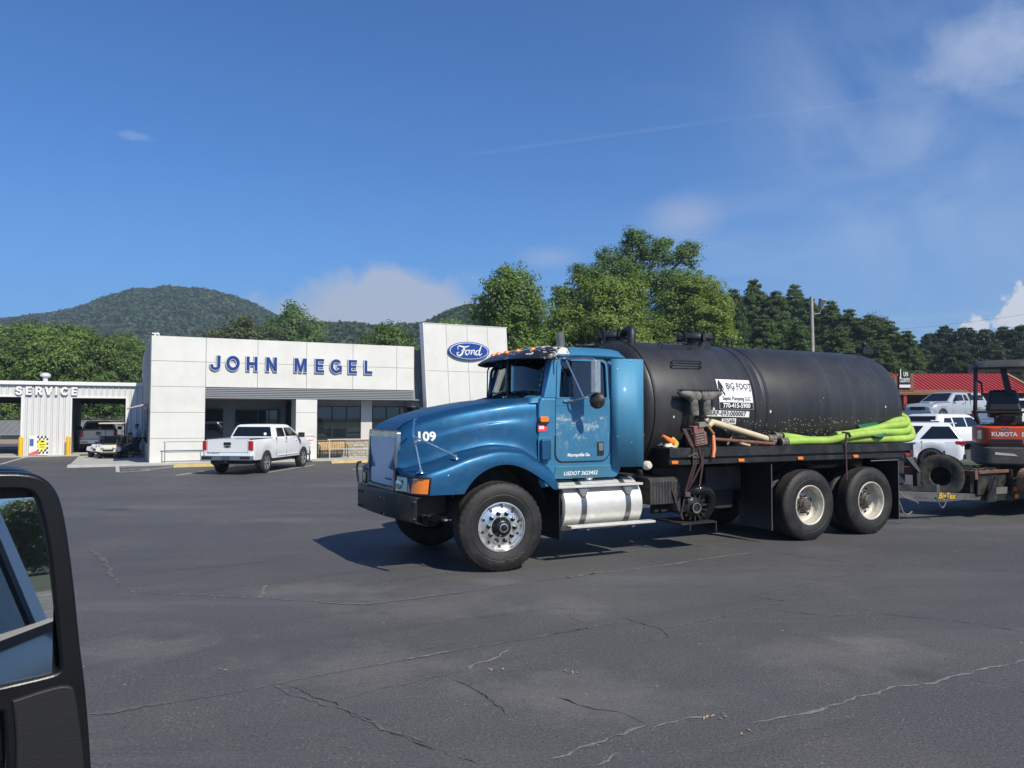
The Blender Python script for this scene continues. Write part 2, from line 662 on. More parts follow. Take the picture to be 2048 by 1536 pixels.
def asphalt_mat():
    m = bpy.data.materials.new('asphalt')
    m.use_nodes = True
    t = NT(m.node_tree)
    p = t.n['Principled BSDF']
    tc = t.add('ShaderNodeTexCoord').outputs['Object']
    big = t.noise(tc, .16, 5, .6, .4)
    mid = t.noise(tc, .75, 6, .65, .3)
    fine = t.math('ADD', t.math('MULTIPLY', t.noise(tc, 48, 4, .75), .55), t.math('MULTIPLY', t.noise(tc, 150, 3, .7), .45))
    c = t.mix(t.ramp(big, [(.35, 0), (.68, 1)]), (.081, .080, .082), (.115, .113, .110))
    # brownish dusty patches
    dust = t.math('MULTIPLY', t.ramp(mid, [(.50, 0), (.74, 1)]), t.ramp(t.noise(tc, 28, 5, .75), [(.40, 0), (.66, 1)]))
    c = t.mix(t.math('MULTIPLY', dust, .75), c, (.175, .155, .130))
    c = t.mix(t.ramp(fine, [(.36, 1), (.50, 0)]), c, (.026, .027, .029))
    c = t.mix(t.math('MULTIPLY', t.ramp(fine, [(.54, 0), (.66, 1)]), .55), c, (.19, .185, .175))
    # pale aggregate grains
    vo = t.add('ShaderNodeTexVoronoi', {'Scale': 36.0})
    t.l.new(tc, vo.inputs['Vector'])
    grain = t.math('MULTIPLY', t.ramp(vo.outputs['Distance'], [(.14, 1), (.24, 0)]), t.math('GREATER_THAN', vo.outputs['Color'], .60))
    grain = t.math('MULTIPLY', grain, t.ramp(t.noise(tc, 1.3, 4, .7), [(.40, .12), (.66, 1)]))
    c = t.mix(t.math('MULTIPLY', grain, .80), c, (.30, .29, .275))
    vo2 = t.add('ShaderNodeTexVoronoi', {'Scale': 5.0})
    t.l.new(tc, vo2.inputs['Vector'])
    bit = t.math('MULTIPLY', t.ramp(vo2.outputs['Distance'], [(.028, 1), (.05, 0)]), t.math('GREATER_THAN', vo2.outputs['Color'], .66))
    c = t.mix(bit, c, (.40, .38, .34))
    # dry pale smears far out on the lot
    sm = t.noise(t.vmul(tc, (.12, .9, 1)), 1.0, 6, .65, .5)
    c = t.mix(t.math('MULTIPLY', t.ramp(sm, [(.54, 0), (.76, 1)]), .42), c, (.17, .17, .17))
    # spots where the sealer has worn off and dust has settled
    worn_spots = ((855, 1215, 1.0, .45), (640, 1180, .9, .3), (1000, 1165, .35, .14), (1130, 1215, .5, .35), (1180, 1390, .8, .4), (1680, 1310, .9, .5), (300, 1290, .7, .4), (560, 1040, 1.6, .35), (330, 1010, 1.4, .4), (1760, 1290, .5, .2), (760, 1330, 1.2, .4))
    wx = t.noise(tc, 2.2, 5, .7)
    for sx_, sy_, rx_, ry_ in worn_spots:
        q = px_ground(sx_, sy_)
        mp_ = t.add('ShaderNodeMapping')
        mp_.inputs['Location'].default_value = (-q.x / rx_, -q.y / ry_ / 1.6, 0)
        mp_.inputs['Scale'].default_value = (1 / rx_, 1 / ry_ / 1.6, 0)
        t.l.new(tc, mp_.inputs[0])
        ln = t.add('ShaderNodeVectorMath', operation='LENGTH')
        t.l.new(mp_.outputs[0], ln.inputs[0])
        k = t.ramp(t.math('ADD', ln.outputs['Value'], t.math('MULTIPLY', t.math('SUBTRACT', wx, .5), 2.6)), [(.15, 1), (1.25, 0)])
        k = t.math('MULTIPLY', k, t.ramp(t.noise(tc, 32, 5, .8), [(.34, .15), (.60, 1)]))
        c = t.mix(t.math('MULTIPLY', k, .46), c, (.215, .198, .172))
    # oil drips and dark sealed patches
    oil = t.ramp(t.noise(tc, .55, 3, .5, .2), [(.66, 0), (.72, 1)])
    c = t.mix(t.math('MULTIPLY', oil, .35), c, (.030, .030, .032))
    # tyre scuffs along the driving lane
    rot = t.add('ShaderNodeMapping')
    rot.inputs['Rotation'].default_value = (0, 0, -YAW)
    t.l.new(tc, rot.inputs[0])
    lane = t.noise(t.vmul(rot.outputs[0], (.10, 1.5, 1)), 1.6, 5, .6)
    c = t.mix(t.math('MULTIPLY', t.ramp(lane, [(.56, 0), (.72, 1)]), .30), c, (.044, .044, .046))
    t.l.new(c, p.inputs['Base Color'])
    p.inputs['Specular IOR Level'].default_value = .32
    t.l.new(t.ramp(mid, [(.3, .62), (.7, .85)]), p.inputs['Roughness'])
    b = t.add('ShaderNodeBump', {'Strength': .8, 'Distance': .008})
    h = t.math('ADD', t.noise(tc, 70, 3, .7), t.math('MULTIPLY', t.noise(tc, 2.5, 4), .7))
    t.l.new(h, b.inputs['Height'])
    t.l.new(b.outputs[0], p.inputs['Normal'])
    return m


def sheet(xs, ys, dz):
    rows = [[(x, y, gz(x, y) + dz) for x in xs] for y in ys]
    return MB().grid(rows)


def rng(a, b, st):
    return list(np.arange(a, b + st * .5, st))


build(sheet(rng(-46, 70, 1.0), rng(-30, 64, 1.0), 0.0), 'parking_lot', asphalt_mat(), kind='structure', smooth=60)
build(sheet([-2500, -1200, -600, -300, -150, -90] + rng(-70, 90, 4) + [120, 200, 400, 800, 1500, 2500],
            [-600, -200, -80] + rng(-40, 80, 4) + [100, 140, 200, 320, 500, 900, 1500, 2600], -.06), 'ground',
      mat('grass_ground', (.045, .062, .02), .95, var=.4, vscale=.6, bump=.5, bscale=8), kind='structure', smooth=60)

M_PALE = mat('crack_filler', (.185, .18, .17), .85, var=.35, vscale=30)
M_PALE2 = mat('dusty_seam', (.128, .126, .122), .85, var=.30, vscale=12)
M_DARK = mat('open_crack', (.016, .016, .016), .95)
M_LINE = mat('line_paint', (.60, .60, .57), .6, grime=((.10, .10, .10), 9, .42, .8), var=.1)

def patchy(m, lo, hi, scale):
    """worn through: the filler is missing in places"""
    t = NT(m.node_tree)
    tc = t.add('ShaderNodeTexCoord').outputs['Object']
    t.l.new(t.ramp(t.noise(tc, scale, 5, .75), [(lo, 0), (hi, 1)]), t.n['Principled BSDF'].inputs['Alpha'])
patchy(M_PALE2, .34, .56, 16)
patchy(M_PALE, .28, .46, 20)
patchy(M_DARK, .36, .52, 9)
patchy(M_LINE, .30, .42, 7)


def ribbon(pts, wid, jit, seed, dz=.004, wob=.85, dark=None):
    rnd = random.Random(seed)
    wid = wid * (.8 if dark is None else .55)
    jit = jit * 1.5
    P = []
    for a, b in zip(pts, pts[1:]):
        L = (b - a).length
        n = max(1, int(L / .055))
        for i in range(n):
            P.append(a.lerp(b, i / n))
    P.append(pts[-1])
    dv, out = 0.0, []
    for i, p in enumerate(P):
        d = (P[min(i + 1, len(P) - 1)] - P[max(i - 1, 0)])
        d.z = 0
        d.normalize()
        nn = Vector((-d.y, d.x, 0))
        dv = dv * .8 + rnd.uniform(-1, 1) * jit
        w = wid * (1 + rnd.uniform(-wob, wob)) * .5
        if i in (0, len(P) - 1):
            w *= .15
        c = p + nn * dv
        r = [c - nn * w, c + nn * w]
        out.append([(q.x, q.y, gz(q.x, q.y) + dz) for q in r])
    return MB().grid(out)


def z7(x, y):
    return px_drop(180 + x / 2.008, 1040 + y / 2.008)


def z8(x, y):
    return px_drop(1100 + x / 2.160, 1040 + y / 2.160)


_k = 0
def crack(f, pts, wid, m, jit=.012, dz=.004):
    global _k
    _k += 1
    build(ribbon([f(*p) for p in pts], wid, jit, _k, dz, .85, True if m is M_DARK else None), 'pavement_crack', m, kind='structure', smooth=0)


crack(z7, [(0, 790), (250, 745), (480, 710), (720, 665), (900, 630), (1260, 563), (1480, 525), (1750, 480), (2040, 425)], .030, M_PALE2, .006)
crack(z7, [(0, 786), (140, 768), (300, 738)], .075, M_PALE2, .012, .007)
crack(z7, [(1260, 563), (1480, 523)], .030, M_PALE, .006, .007)
crack(z7, [(0, 120), (60, 170), (120, 260), (190, 290), (380, 300), (620, 315), (900, 330), (1110, 340), (1300, 318), (1500, 290), (1660, 265), (1850, 240), (2040, 215)], .032, M_PALE2, .012)
crack(z7, [(0, 122), (60, 168), (95, 230)], .07, M_PALE2, .010, .007)
crack(z7, [(900, 331), (1110, 341), (1300, 318), (1500, 290)], .025, M_PALE, .01, .007)
crack(z7, [(140, 270), (300, 250), (420, 238)], .02, M_PALE2)
crack(z7, [(400, 296), (600, 262), (760, 255), (920, 232)], .022, M_PALE2)
crack(z7, [(170, 220), (380, 195), (600, 180), (760, 150), (930, 125)], .03, M_PALE2)
crack(z7, [(680, 320), (700, 295), (712, 262)], .03, M_PALE)
crack(z7, [(445, 160), (455, 130), (530, 95), (600, 75)], .03, M_PALE2)
crack(z7, [(80, 125), (120, 105), (190, 95)], .03, M_PALE2)
crack(z7, [(960, 745), (1000, 722), (1150, 680), (1350, 640), (1510, 605)], .014, M_PALE2)
crack(z7, [(1510, 605), (1530, 580), (1600, 565), (1690, 512)], .026, M_PALE, .018)
crack(z7, [(735, 660), (860, 708), (960, 745), (1080, 800), (1200, 850), (1330, 900), (1470, 960), (1560, 995)], .013, M_DARK, .016)
crack(z7, [(735, 662), (960, 749)], .022, M_PALE2, .016, .006)
crack(z7, [(960, 748), (1200, 853), (1330, 903)], .02, M_PALE2, .016, .006)
crack(z7, [(1455, 635), (1540, 670), (1580, 710), (1680, 780)], .012, M_DARK, .016)
crack(z7, [(1860, 710), (2040, 760)], .009, M_DARK, .012)
crack(z7, [(1180, 262), (1260, 240), (1400, 215), (1490, 205)], .025, M_PALE2, .012)
crack(z7, [(1280, 530), (1450, 500), (1560, 470)], .012, M_PALE2, .012)
crack(z7, [(1870, 355), (1950, 355), (1900, 385), (1950, 412)], .02, M_PALE2, .02)
crack(z8, [(0, 260), (200, 232), (500, 195), (770, 155), (930, 135)], .03, M_PALE, .008)
crack(z8, [(0, 495), (130, 470), (310, 440)], .02, M_PALE2, .008)
crack(z8, [(10, 765), (130, 800), (280, 830), (420, 880)], .010, M_DARK, .014)
crack(z8, [(0, 1040), (130, 985), (250, 968), (340, 935), (420, 890)], .020, M_PALE, .014)
crack(z8, [(440, 915), (500, 880), (640, 855), (740, 850)], .020, M_PALE, .012)
crack(z8, [(850, 880), (960, 855), (1080, 825), (1240, 785), (1440, 730), (1650, 700), (1790, 665), (1940, 628), (2048, 600), (2200, 560)], .024, M_PALE, .014)
crack(z8, [(860, 330), (1000, 300), (1200, 255), (1420, 210), (1690, 150), (2048, 85), (2300, 40)], .028, M_PALE2, .008)
crack(z8, [(880, 330), (1020, 355)], .014, M_DARK)
crack(z8, [(1020, 357), (800, 405), (600, 450), (470, 470)], .022, M_PALE2, .012)
crack(z8, [(370, 530), (500, 510), (620, 495)], .018, M_PALE2)
crack(z8, [(310, 420), (360, 445), (470, 475), (505, 505)], .012, M_DARK, .016)
crack(z8, [(410, 460), (370, 520)], .014, M_PALE2)
crack(z8, [(300, 134), (480, 132), (700, 110), (920, 85)], .028, M_PALE2, .012)
crack(z8, [(300, 134), (350, 160), (430, 175), (520, 190)], .022, M_PALE2, .016)
crack(z8, [(1210, 85), (1600, 45), (1890, 2)], .03, M_PALE2, .012)
crack(z8, [(930, 135), (1150, 165), (1390, 195)], .016, M_DARK, .014)
crack(z8, [(1190, 415), (1300, 405), (1420, 400)], .022, M_PALE2, .014)
crack(z8, [(960, 390), (1190, 412)], .012, M_DARK, .014)
crack(z8, [(1420, 402), (1590, 425), (1700, 432), (1850, 450), (2048, 482)], .012, M_DARK, .014)
crack(z8, [(1800, 690), (1950, 715), (2048, 745), (2200, 790)], .010, M_DARK, .012)
crack(z8, [(160, 1062), (240, 1040), (270, 1000)], .014, M_PALE, .012)
crack(z8, [(40, 1045), (70, 1075)], .016, M_DARK, .01)

# a few dry leaves and grit on the asphalt
M_DRY = mat('dry_leaf', (.34, .26, .17), .8, var=.3, vscale=60)
for f, x, y, n in ((z7, 555, 602, 5), (z7, 1650, 606, 9), (z7, 1930, 614, 6), (z8, 90, 660, 6), (z8, 190, 231, 9), (z8, 710, 853, 12), (z8, 860, 922, 6)):
    p = f(x, y)
    mb = MB()
    for i in range((n + 1) // 2):
        a = random.uniform(0, 6.28)
        q = p + Vector((random.uniform(-.09, .09), random.uniform(-.03, .03), .006 + .002 * i))
        u, v = Vector((math.cos(a), math.sin(a), random.uniform(-.1, .4))) * .018, Vector((-math.sin(a), math.cos(a), .2)) * .007
        mb.add([q - u, q + v, q + u, q - v], [(0, 1, 2, 3)])
    build(mb, 'leaf_litter', M_DRY, kind='stuff', smooth=0)


def paint_line(a, b, wid=.11):
    A, B = px_drop(*a), px_drop(*b)
    d = (B - A).normalized()
    n = Vector((-d.y, d.x, 0)) * wid / 2
    out = []
    for i in range(9):
        p = A.lerp(B, i / 8)
        out.append([(q.x, q.y, gz(q.x, q.y) + .005) for q in (p - n, p + n)])
    build(MB().grid(out), 'parking_line', M_LINE, kind='structure', smooth=0)


for a, b in (((530, 946), (628, 930)), ((352, 951), (410, 942)), ((280, 941), (362, 932)), ((705, 939), (745, 934)), ((0, 929), (52, 914)), ((232, 945), (300, 941)),
             ((233, 921), (236, 945)), ((240, 923), (266, 923)), ((241, 929), (267, 928)), ((242, 935), (300, 932)), ((243, 940), (300, 937))):
    paint_line(a, b, .14)
# ------------------------------------------------------------------ the tanker truck  (u to the rear, w away from the camera, z up)
def truck_paint(name, base, worn=None, metal=.5, rough=.34, coat=.2):
    m = bpy.data.materials.new(name)
    m.use_nodes = True
    t = NT(m.node_tree)
    p = t.n['Principled BSDF']
    tc = t.add('ShaderNodeTexCoord').outputs['Object']
    c = t.mix(t.ramp(t.noise(tc, 1.1, 5, .6), [(.3, 0), (.7, 1)]), tuple(x * .85 for x in base), tuple(x * 1.15 for x in base))
    # light road dust
    c = t.mix(t.math('MULTIPLY', t.ramp(t.noise(tc, 7, 8, .7), [(.48, 0), (.8, 1)]), .16), c, (.25, .27, .27))
    r = t.math('ADD', rough, t.math('MULTIPLY', t.noise(tc, 5, 6, .6), .16))
    if worn:
        # old vinyl scraped off the door: torn pale patches in a band
        sp = t.add('ShaderNodeSeparateXYZ')
        t.l.new(tc, sp.inputs[0])
        zf = t.ramp(t.math('SUBTRACT', sp.outputs[2], 1.2), [(.12, .0), (.30, .55), (.62, 1.0), (.72, .25), (.80, 0)])
        n1 = t.math('ADD', t.math('MULTIPLY', t.noise(t.vmul(tc, (1, 1, 1.6)), 7.0, 8, .74, .9), .8), t.math('MULTIPLY', t.noise(tc, 38, 4, .7), .2))
        k = t.ramp(t.math('ADD', n1, t.math('MULTIPLY', zf, .15)), [(.655, 0), (.70, .75), (.74, 1)])
        c = t.mix(t.math('MULTIPLY', k, .72), c, (.46, .50, .48))
        n2 = t.noise(t.vmul(tc, (3.2, 1, 1.0)), 5.0, 6, .7, 1.6)
        k2 = t.math('MULTIPLY', t.ramp(t.math('ADD', n2, t.math('MULTIPLY', zf, .12)), [(.60, 0), (.74, 1)]), .38)
        c = t.mix(k2, c, (.24, .38, .46))
        r = t.math('ADD', r, t.math('MULTIPLY', k, .3))
    t.l.new(c, p.inputs['Base Color'])
    t.l.new(r, p.inputs['Roughness'])
    p.inputs['Metallic'].default_value = metal
    p.inputs['Coat Weight'].default_value = coat
    p.inputs['Coat Roughness'].default_value = .16
    # shallow dents
    b = t.add('ShaderNodeBump', {'Strength': .25 if worn else .10, 'Distance': .03})
    t.l.new(t.noise(tc, 3.0, 2), b.inputs['Height'])
    t.l.new(b.outputs[0], p.inputs['Normal'])
    return m


M_HOOD = truck_paint('hood_paint', (.012, .100, .218), metal=.66, rough=.42, coat=.10)
M_CAB = truck_paint('cab_paint', (.044, .205, .365), metal=.25)
M_DOOR = truck_paint('door_paint', (.044, .200, .35), worn=True, metal=.25)


def visor_mat():
    m = bpy.data.materials.new('peeling_visor_paint')
    m.use_nodes = True
    t = NT(m.node_tree)
    p = t.n['Principled BSDF']
    tc = t.add('ShaderNodeTexCoord').outputs['Object']
    n = t.noise(t.vmul(tc, (1.4, 1, 2)), 6.5, 7, .68, .9)
    sp = t.add('ShaderNodeSeparateXYZ')
    t.l.new(tc, sp.inputs[0])
    g = t.math('MULTIPLY', t.math('SUBTRACT', sp.outputs[0], .72), .34)
    k = t.ramp(t.math('ADD', n, g), [(.560, 0), (.575, 1)])
    c = t.mix(k, (.014, .015, .018), (.58, .55, .50))
    t.l.new(c, p.inputs['Base Color'])
    t.l.new(t.ramp(k, [(0, .35), (1, .75)]), p.inputs['Roughness'])
    b = t.add('ShaderNodeBump', {'Strength': .5, 'Distance': .004})
    t.l.new(k, b.inputs['Height'])
    t.l.new(b.outputs[0], p.inputs['Normal'])
    return m


def tank_mat():
    m = bpy.data.materials.new('black_tank_paint')
    m.use_nodes = True
    t = NT(m.node_tree)
    p = t.n['Principled BSDF']
    tc = t.add('ShaderNodeTexCoord').outputs['Object']
    sp = t.add('ShaderNodeSeparateXYZ')
    t.l.new(tc, sp.inputs[0])
    c = t.mix(t.ramp(t.noise(t.vmul(tc, (.8, 1, .35)), 2.2, 6, .65), [(.35, 0), (.75, 1)]), (.017, .017, .018), (.034, .0345, .036))
    # dust settled as run streaks
    st = t.noise(t.vmul(tc, (5, 1, .25)), 1.6, 6, .7)
    c = t.mix(t.math('MULTIPLY', t.ramp(st, [(.52, 0), (.85, 1)]), .35), c, (.10, .10, .10))
    # chipped flecks: many low down, few higher up
    low = t.ramp(sp.outputs[2], [(0.0, 1), (1.0, 1)])
    zf = t.ramp(t.math('DIVIDE', t.math('SUBTRACT', sp.outputs[2], 1.3), 1.0), [(0, 1), (.30, .80), (.65, .30), (1, 0)])
    uf = t.ramp(t.math('DIVIDE', sp.outputs[0], 8.0), [(.42, .15), (.56, 1), (.74, 1), (.88, .3)])
    vo = t.add('ShaderNodeTexVoronoi', {'Scale': 30.0})
    t.l.new(tc, vo.inputs['Vector'])
    sel = t.math('LESS_THAN', vo.outputs['Color'], t.math('MULTIPLY', t.math('MULTIPLY', zf, uf), .85))
    fl = t.math('MULTIPLY', sel, t.ramp(t.math('ADD', vo.outputs['Distance'], t.math('MULTIPLY', t.noise(tc, 60, 2), .2)), [(.26, 1), (.32, 0)]))
    vo2 = t.add('ShaderNodeTexVoronoi', {'Scale': 5.5})
    t.l.new(tc, vo2.inputs['Vector'])
    sel2 = t.math('LESS_THAN', vo2.outputs['Color'], .30)
    fl2 = t.math('MULTIPLY', sel2, t.ramp(t.math('ADD', vo2.outputs['Distance'], t.math('MULTIPLY', t.noise(tc, 30, 3), .16)), [(.20, 1), (.215, 0)]))
    fl2 = t.math('MULTIPLY', fl2, t.math('LESS_THAN', sp.outputs[2], 2.05))
    f = t.math('MAXIMUM', fl, fl2)
    c = t.mix(f, c, (.62, .62, .58))
    # rubbed scuffs on the crown
    sc = t.ramp(t.noise(t.vmul(tc, (2, 1, 1)), 3.4, 8, .75, .5), [(.66, 0), (.74, 1)])
    c = t.mix(t.math('MULTIPLY', t.math('MULTIPLY', sc, t.math('GREATER_THAN', sp.outputs[2], 2.55)), .30), c, (.22, .22, .22))
    t.l.new(c, p.inputs['Base Color'])
    t.l.new(t.math('ADD', .33, t.math('MULTIPLY', t.noise(tc, 4, 6), .22)), p.inputs['Roughness'])
    b = t.add('ShaderNodeBump', {'Strength': .12, 'Distance': .02})
    t.l.new(t.noise(tc, 2.6, 3), b.inputs['Height'])
    t.l.new(b.outputs[0], p.inputs['Normal'])
    return m


M_TANK = tank_mat()
M_VISOR = visor_mat()

TR = empty('tanker_truck', (-.12, 9.21, 0), YAW, label='blue conventional truck with a black cylindrical tank, number 109 on its hood', cat='truck')
TW = 2.44


def mir(f):
    """both sides: f(side, function mapping near w to that side's w)"""
    f(0, lambda w: w)
    f(1, lambda w: TW - w)


# --- hood with front fenders, one lofted shell
ZC = [(-1.09, 1.685), (-1.0, 1.755), (-.88, 1.81), (-.59, 1.905), (-.15, 2.0), (.39, 2.08), (.66, 2.10)]
WS = [(-1.09, .655), (-.85, .55), (-.4, .40), (.1, .31), (.66, .255)]
WV = [(-1.09, .63), (-.7, .47), (-.2, .33), (.3, .25), (.66, .21)]
ZV = [(-1.09, 1.20), (-.75, 1.30), (-.35, 1.43), (0, 1.49), (.3, 1.455), (.5, 1.35), (.66, 1.24)]
ZE = [(-1.09, 1.165), (-.75, 1.245), (-.35, 1.365), (0, 1.42), (.3, 1.385), (.5, 1.27), (.66, 1.15)]
WO = [(-1.09, .22), (-1.04, .12), (-.97, .07), (-.8, .035), (0, .015), (.66, .03)]


def zlow(u):
    d = abs(u - .06)
    return .67 + math.sqrt(.36 - d * d) if d < .535 else .942


def hood_half(u):
    zc, ws, wv, zv, ze, wo = (sinterp(u, q) for q in (ZC, WS, WV, ZV, ZE, WO))
    zl = zlow(u)
    zs = zc - .035
    zmid = lerp(zs - .1, zv + .1, .5)
    wmid = lerp(ws, wv, .5) - .006
    key = [(1.22, zc), (1.0, zc - .002), (.75, zc - .008), (ws + .20, zc - .012), (ws + .10, zs - .004), (ws + .035, zs - .045), (ws + .008, zs - .115), (ws - .004, zs - .22),
           (wmid, zmid), (wv + .002, zv + .10), (wv - .012, zv + .026), (wv - .04, zv), (lerp(wv - .04, wo, .5), lerp(zv, ze, .5) + .012), (lerp(wv - .04, wo, .84), ze + .006),
           (wo + .014, ze - .035), (wo, max(ze - .11, zl + .03))]
    P = [tuple(p)[:2] for p in spline([(a, b, 0) for a, b in key], 3)]
    zb = P[-1][1]
    P += [(wo, lerp(zb, zl, .5)), (wo, zl), (wo + .05, zl - .002), (wo + .055, zl + .04)]
    return P


us = [-1.09, -1.08, -1.06, -1.03, -.98, -.92, -.85, -.78, -.7, -.63, -.58, -.54, -.50, -.474] + list(np.arange(-.45, .60, .03)) + [.594, .62, .66]
rows = []
for u in us:
    H = hood_half(u)
    k = sstep(.25, .66, u)
    def P(w, z, s):
        front = 0.0
        if u < -.9:                                       # pull the outer corners back a little
            front = (.62 - min(w, .62)) * .10 * sstep(-.85, -1.09, u)
        lean = .05 * (1.3 - z) * -sstep(-.88, -1.09, u)
        return (u + front + lean + k * max(0, 1.30 - z) * .42, w if s == 0 else TW - w, z)
    rows.append([P(w, z, 0) for w, z in reversed(H)] + [P(w, z, 1) for w, z in H[1:]])
mb = MB().grid(rows)
n = len(rows[0])
mb.f.append(tuple(range(2, n - 2)))                       # nose
hood = build(mb, 'hood', M_HOOD, TR, smooth=50)
# dark inner arches
def inner(s, W):
    mb = MB()
    pr = [(.06 + .60 * math.cos(R(a)), .67 + .60 * math.sin(R(a))) for a in range(-5, 186, 10)]
    rws = [[(u, W(.075), z) for u, z in pr], [(u, W(.62), z) for u, z in pr]]
    mb.grid(rws)
    mb.box(-.98, .75, *sorted((W(.62), W(.66))), .72, 1.3)
    build(mb, 'wheel_well', MT['dark_steel'], TR)
mir(inner)

mb = MB().tube([(u + .008, w - .002, z) for u, w, z in [(.66 + max(0, 1.30 - z) * .42, w, z) for w, z in hood_half(.66)[:16]]], .011, 6)
build(mb, 'hood_seam', MT['black'], TR)
# --- grille: chrome surround, thin vertical bars
mb = flat([rrect(.635, 1.805, .93, 1.675, .05), rrect(.70, 1.74, 1.0, 1.585, .03)], .045)
G = Matrix(((0, 0, -1, -1.085), (1, 0, 0, 0), (0, 1, 0, 0), (0, 0, 0, 1)))
def grille_x(M):
    return Matrix.Translation((0, 0, 0)) @ M
mb.xf(G)
mb.fn(lambda p: (p[0] - .04 * (1.3 - p[2]) + .06 * ((p[1] - 1.22) / .7) ** 2 * .6, p[1], p[2]))
build(mb, 'grille_frame', mat('worn_chrome', (.33, .36, .36), .22, .9, var=.25, vscale=7, wear=((.05, .09, .10), 5, .60)), TR, bevel=.008)
mb = MB()
for i in range(27):
    w = .708 + i * (1.022 / 26)
    uu = -1.10 + .036 * ((w - 1.22) / .7) ** 2
    mb.hexa([(uu - .012 + .012, w - .008, 1.0), (uu + .03, w - .008, 1.0), (uu + .03, w + .015, 1.0), (uu, w + .015, 1.0),
             (uu - .024 + .012, w - .008, 1.585), (uu + .006, w - .008, 1.585), (uu + .006, w + .015, 1.585), (uu - .024, w + .015, 1.585)])
mb.fn(lambda p: (p[0] - .02 * (1.3 - p[2]) + .008, p[1], p[2]))
build(mb, 'grille_slat', mat('grille_chrome', (.80, .82, .84), .40, .15, var=.08, vscale=20), TR, kind='stuff')
mb = MB().box(-1.075, -1.05, .66, 1.78, .97, 1.62)
build(mb, 'grille_backing', MT['dark_steel'], TR)
mb = MB().box(-1.132, -1.122, .74, .98, 1.075, 1.09)
build(mb, 'grille_badge', MT['black'], TR)

# --- headlights and turn signals
def lights(s, W):
    mb = MB()
    path = [(-1.125, .615), (-1.10, .46), (-1.07, .32)]
    r0 = [(u - .0, W(w), .965) for u, w in path]
    r1 = [(u + .02, W(w), 1.13) for u, w in path]
    back = [[(u + .06, W(w), z) for u, w in path] for z in (.965, 1.13)]
    mb.grid([back[0], r0, r1, back[1]])
    h = build(mb, 'headlight', MT['clear_lens'], TR, smooth=60)
    mb = MB()
    for (u, w) in ((-1.112, .50),):
        mb.lathe([(.055, 0), (.052, -.006), (.03, -.012), (0.001, -.014)], (u - .004, W(w), 1.045), (1, .35 if s == 0 else -.35, 0), 20)
    build(mb, 'bulb_reflector', MT['chrome'], h)
    mb = MB()
    path = [(-1.068, .315), (-1.055, .20), (-1.02, .115), (-.97, .062), (-.92, .032)]
    r0 = [(u - .008, W(w - .004), .962) for u, w in path]
    r1 = [(u + .012, W(w - .004), 1.13) for u, w in path]
    back = [[(u + .05, W(w + .05), z) for u, w in path] for z in (.962, 1.13)]
    mb.grid([back[0], r0, r1, back[1]])
    build(mb, 'turn_signal', MT['amber'], TR, smooth=60)
    mb = MB()
    for z0, z1 in ((.94, .958), (1.136, 1.148)):
        pts = [(-1.13, .62), (-1.105, .46), (-1.072, .315), (-1.058, .195), (-1.022, .108), (-.97, .055), (-.905, .024)]
        mb.tube([(u, W(w), (z0 + z1) / 2) for u, w in pts], .009, 6)
    for u, w in ((-1.13, .62), (-1.072, .316), (-.908, .026)):
        mb.tube([(u, W(w), .945), (u + .018, W(w), 1.142)], .008, 6)
    build(mb, 'lamp_bezel', MT['black'], TR)
mir(lights)

# --- bumper: flat middle, ends swept back
mb = MB()
pl = [(-1.05, .045), (-1.20, .52), (-1.22, .62), (-1.235, 1.22), (-1.22, 1.82), (-1.20, 1.92), (-1.05, 2.395)]
for a, b in zip(pl, pl[1:]):
    pass
rowsb = []
for z, du in ((.655, .05), (.655, 0), (.675, -.006), (.925, -.006), (.95, 0), (.95, .05)):
    rowsb.append([(u + du, w, z + (-.03 if abs(w - 1.22) > 1.0 else 0)) for u, w in pl])
mb.grid(rowsb)
bump = build(mb, 'bumper', mat('bumper_black', (.017, .017, .018), .48, .3, var=.3, vscale=5, grime=((.08, .075, .07), 6, .5, .5)), TR, smooth=25)
sol = bump.modifiers.new('thick', 'SOLIDIFY')
sol.thickness = .008
mb = MB()
for u, w in ((-1.232, .68), (-1.235, .80), (-1.238, 1.64), (-1.236, 1.76), (-1.07, .075)):
    for z in (.68, .87):
        mb.cyl((u + .012, w, z), (u - .012, w, z), .013, n=8)
build(mb, 'bumper_bolt', MT['black'], TR, kind='stuff')
mb = MB().tube([(-1.15, 2.10, .95), (-1.16, 2.15, 1.15), (-1.16, 2.09, 1.22), (-1.15, 2.0, 1.23)], .016, 8)
build(mb, 'bumper_guide', MT['steel'], TR)

# --- hood mirror tripods
def tripod(s, W):
    mb = MB()
    top, mid = (-1.00, W(.30), 1.80), (-1.035, W(.22), 1.62)
    mb.tube([(-.93, W(.37), 1.815), (-.985, W(.32), 1.815), top, mid, (-1.005, W(.18), 1.45), (-.97, W(.14), 1.22)], .0105, 8)
    mb.tube([mid, (-.53, W(.16), 1.375)], .010, 8)
    for p in ((-.97, .14, 1.195), (-.53, .16, 1.345)):
        mb.lathe([(.055, 0), (.05, .012), (.02, .022), (.014, .05), (.001, .052)], (p[0], W(p[1]), p[2]), (0, 0, 1), 16)
    build(mb, 'hood_mirror_arm', MT['chrome'], TR)
    mb = MB().lathe([(.001, -.03), (.045, -.022), (.06, 0), (.055, .012), (.001, .014)], (-1.015, W(.215), 1.545), (-.8, .3, .1), 20)
    build(mb, 'hood_mirror', MT['chrome'], TR)
tripod(0, lambda w: w)

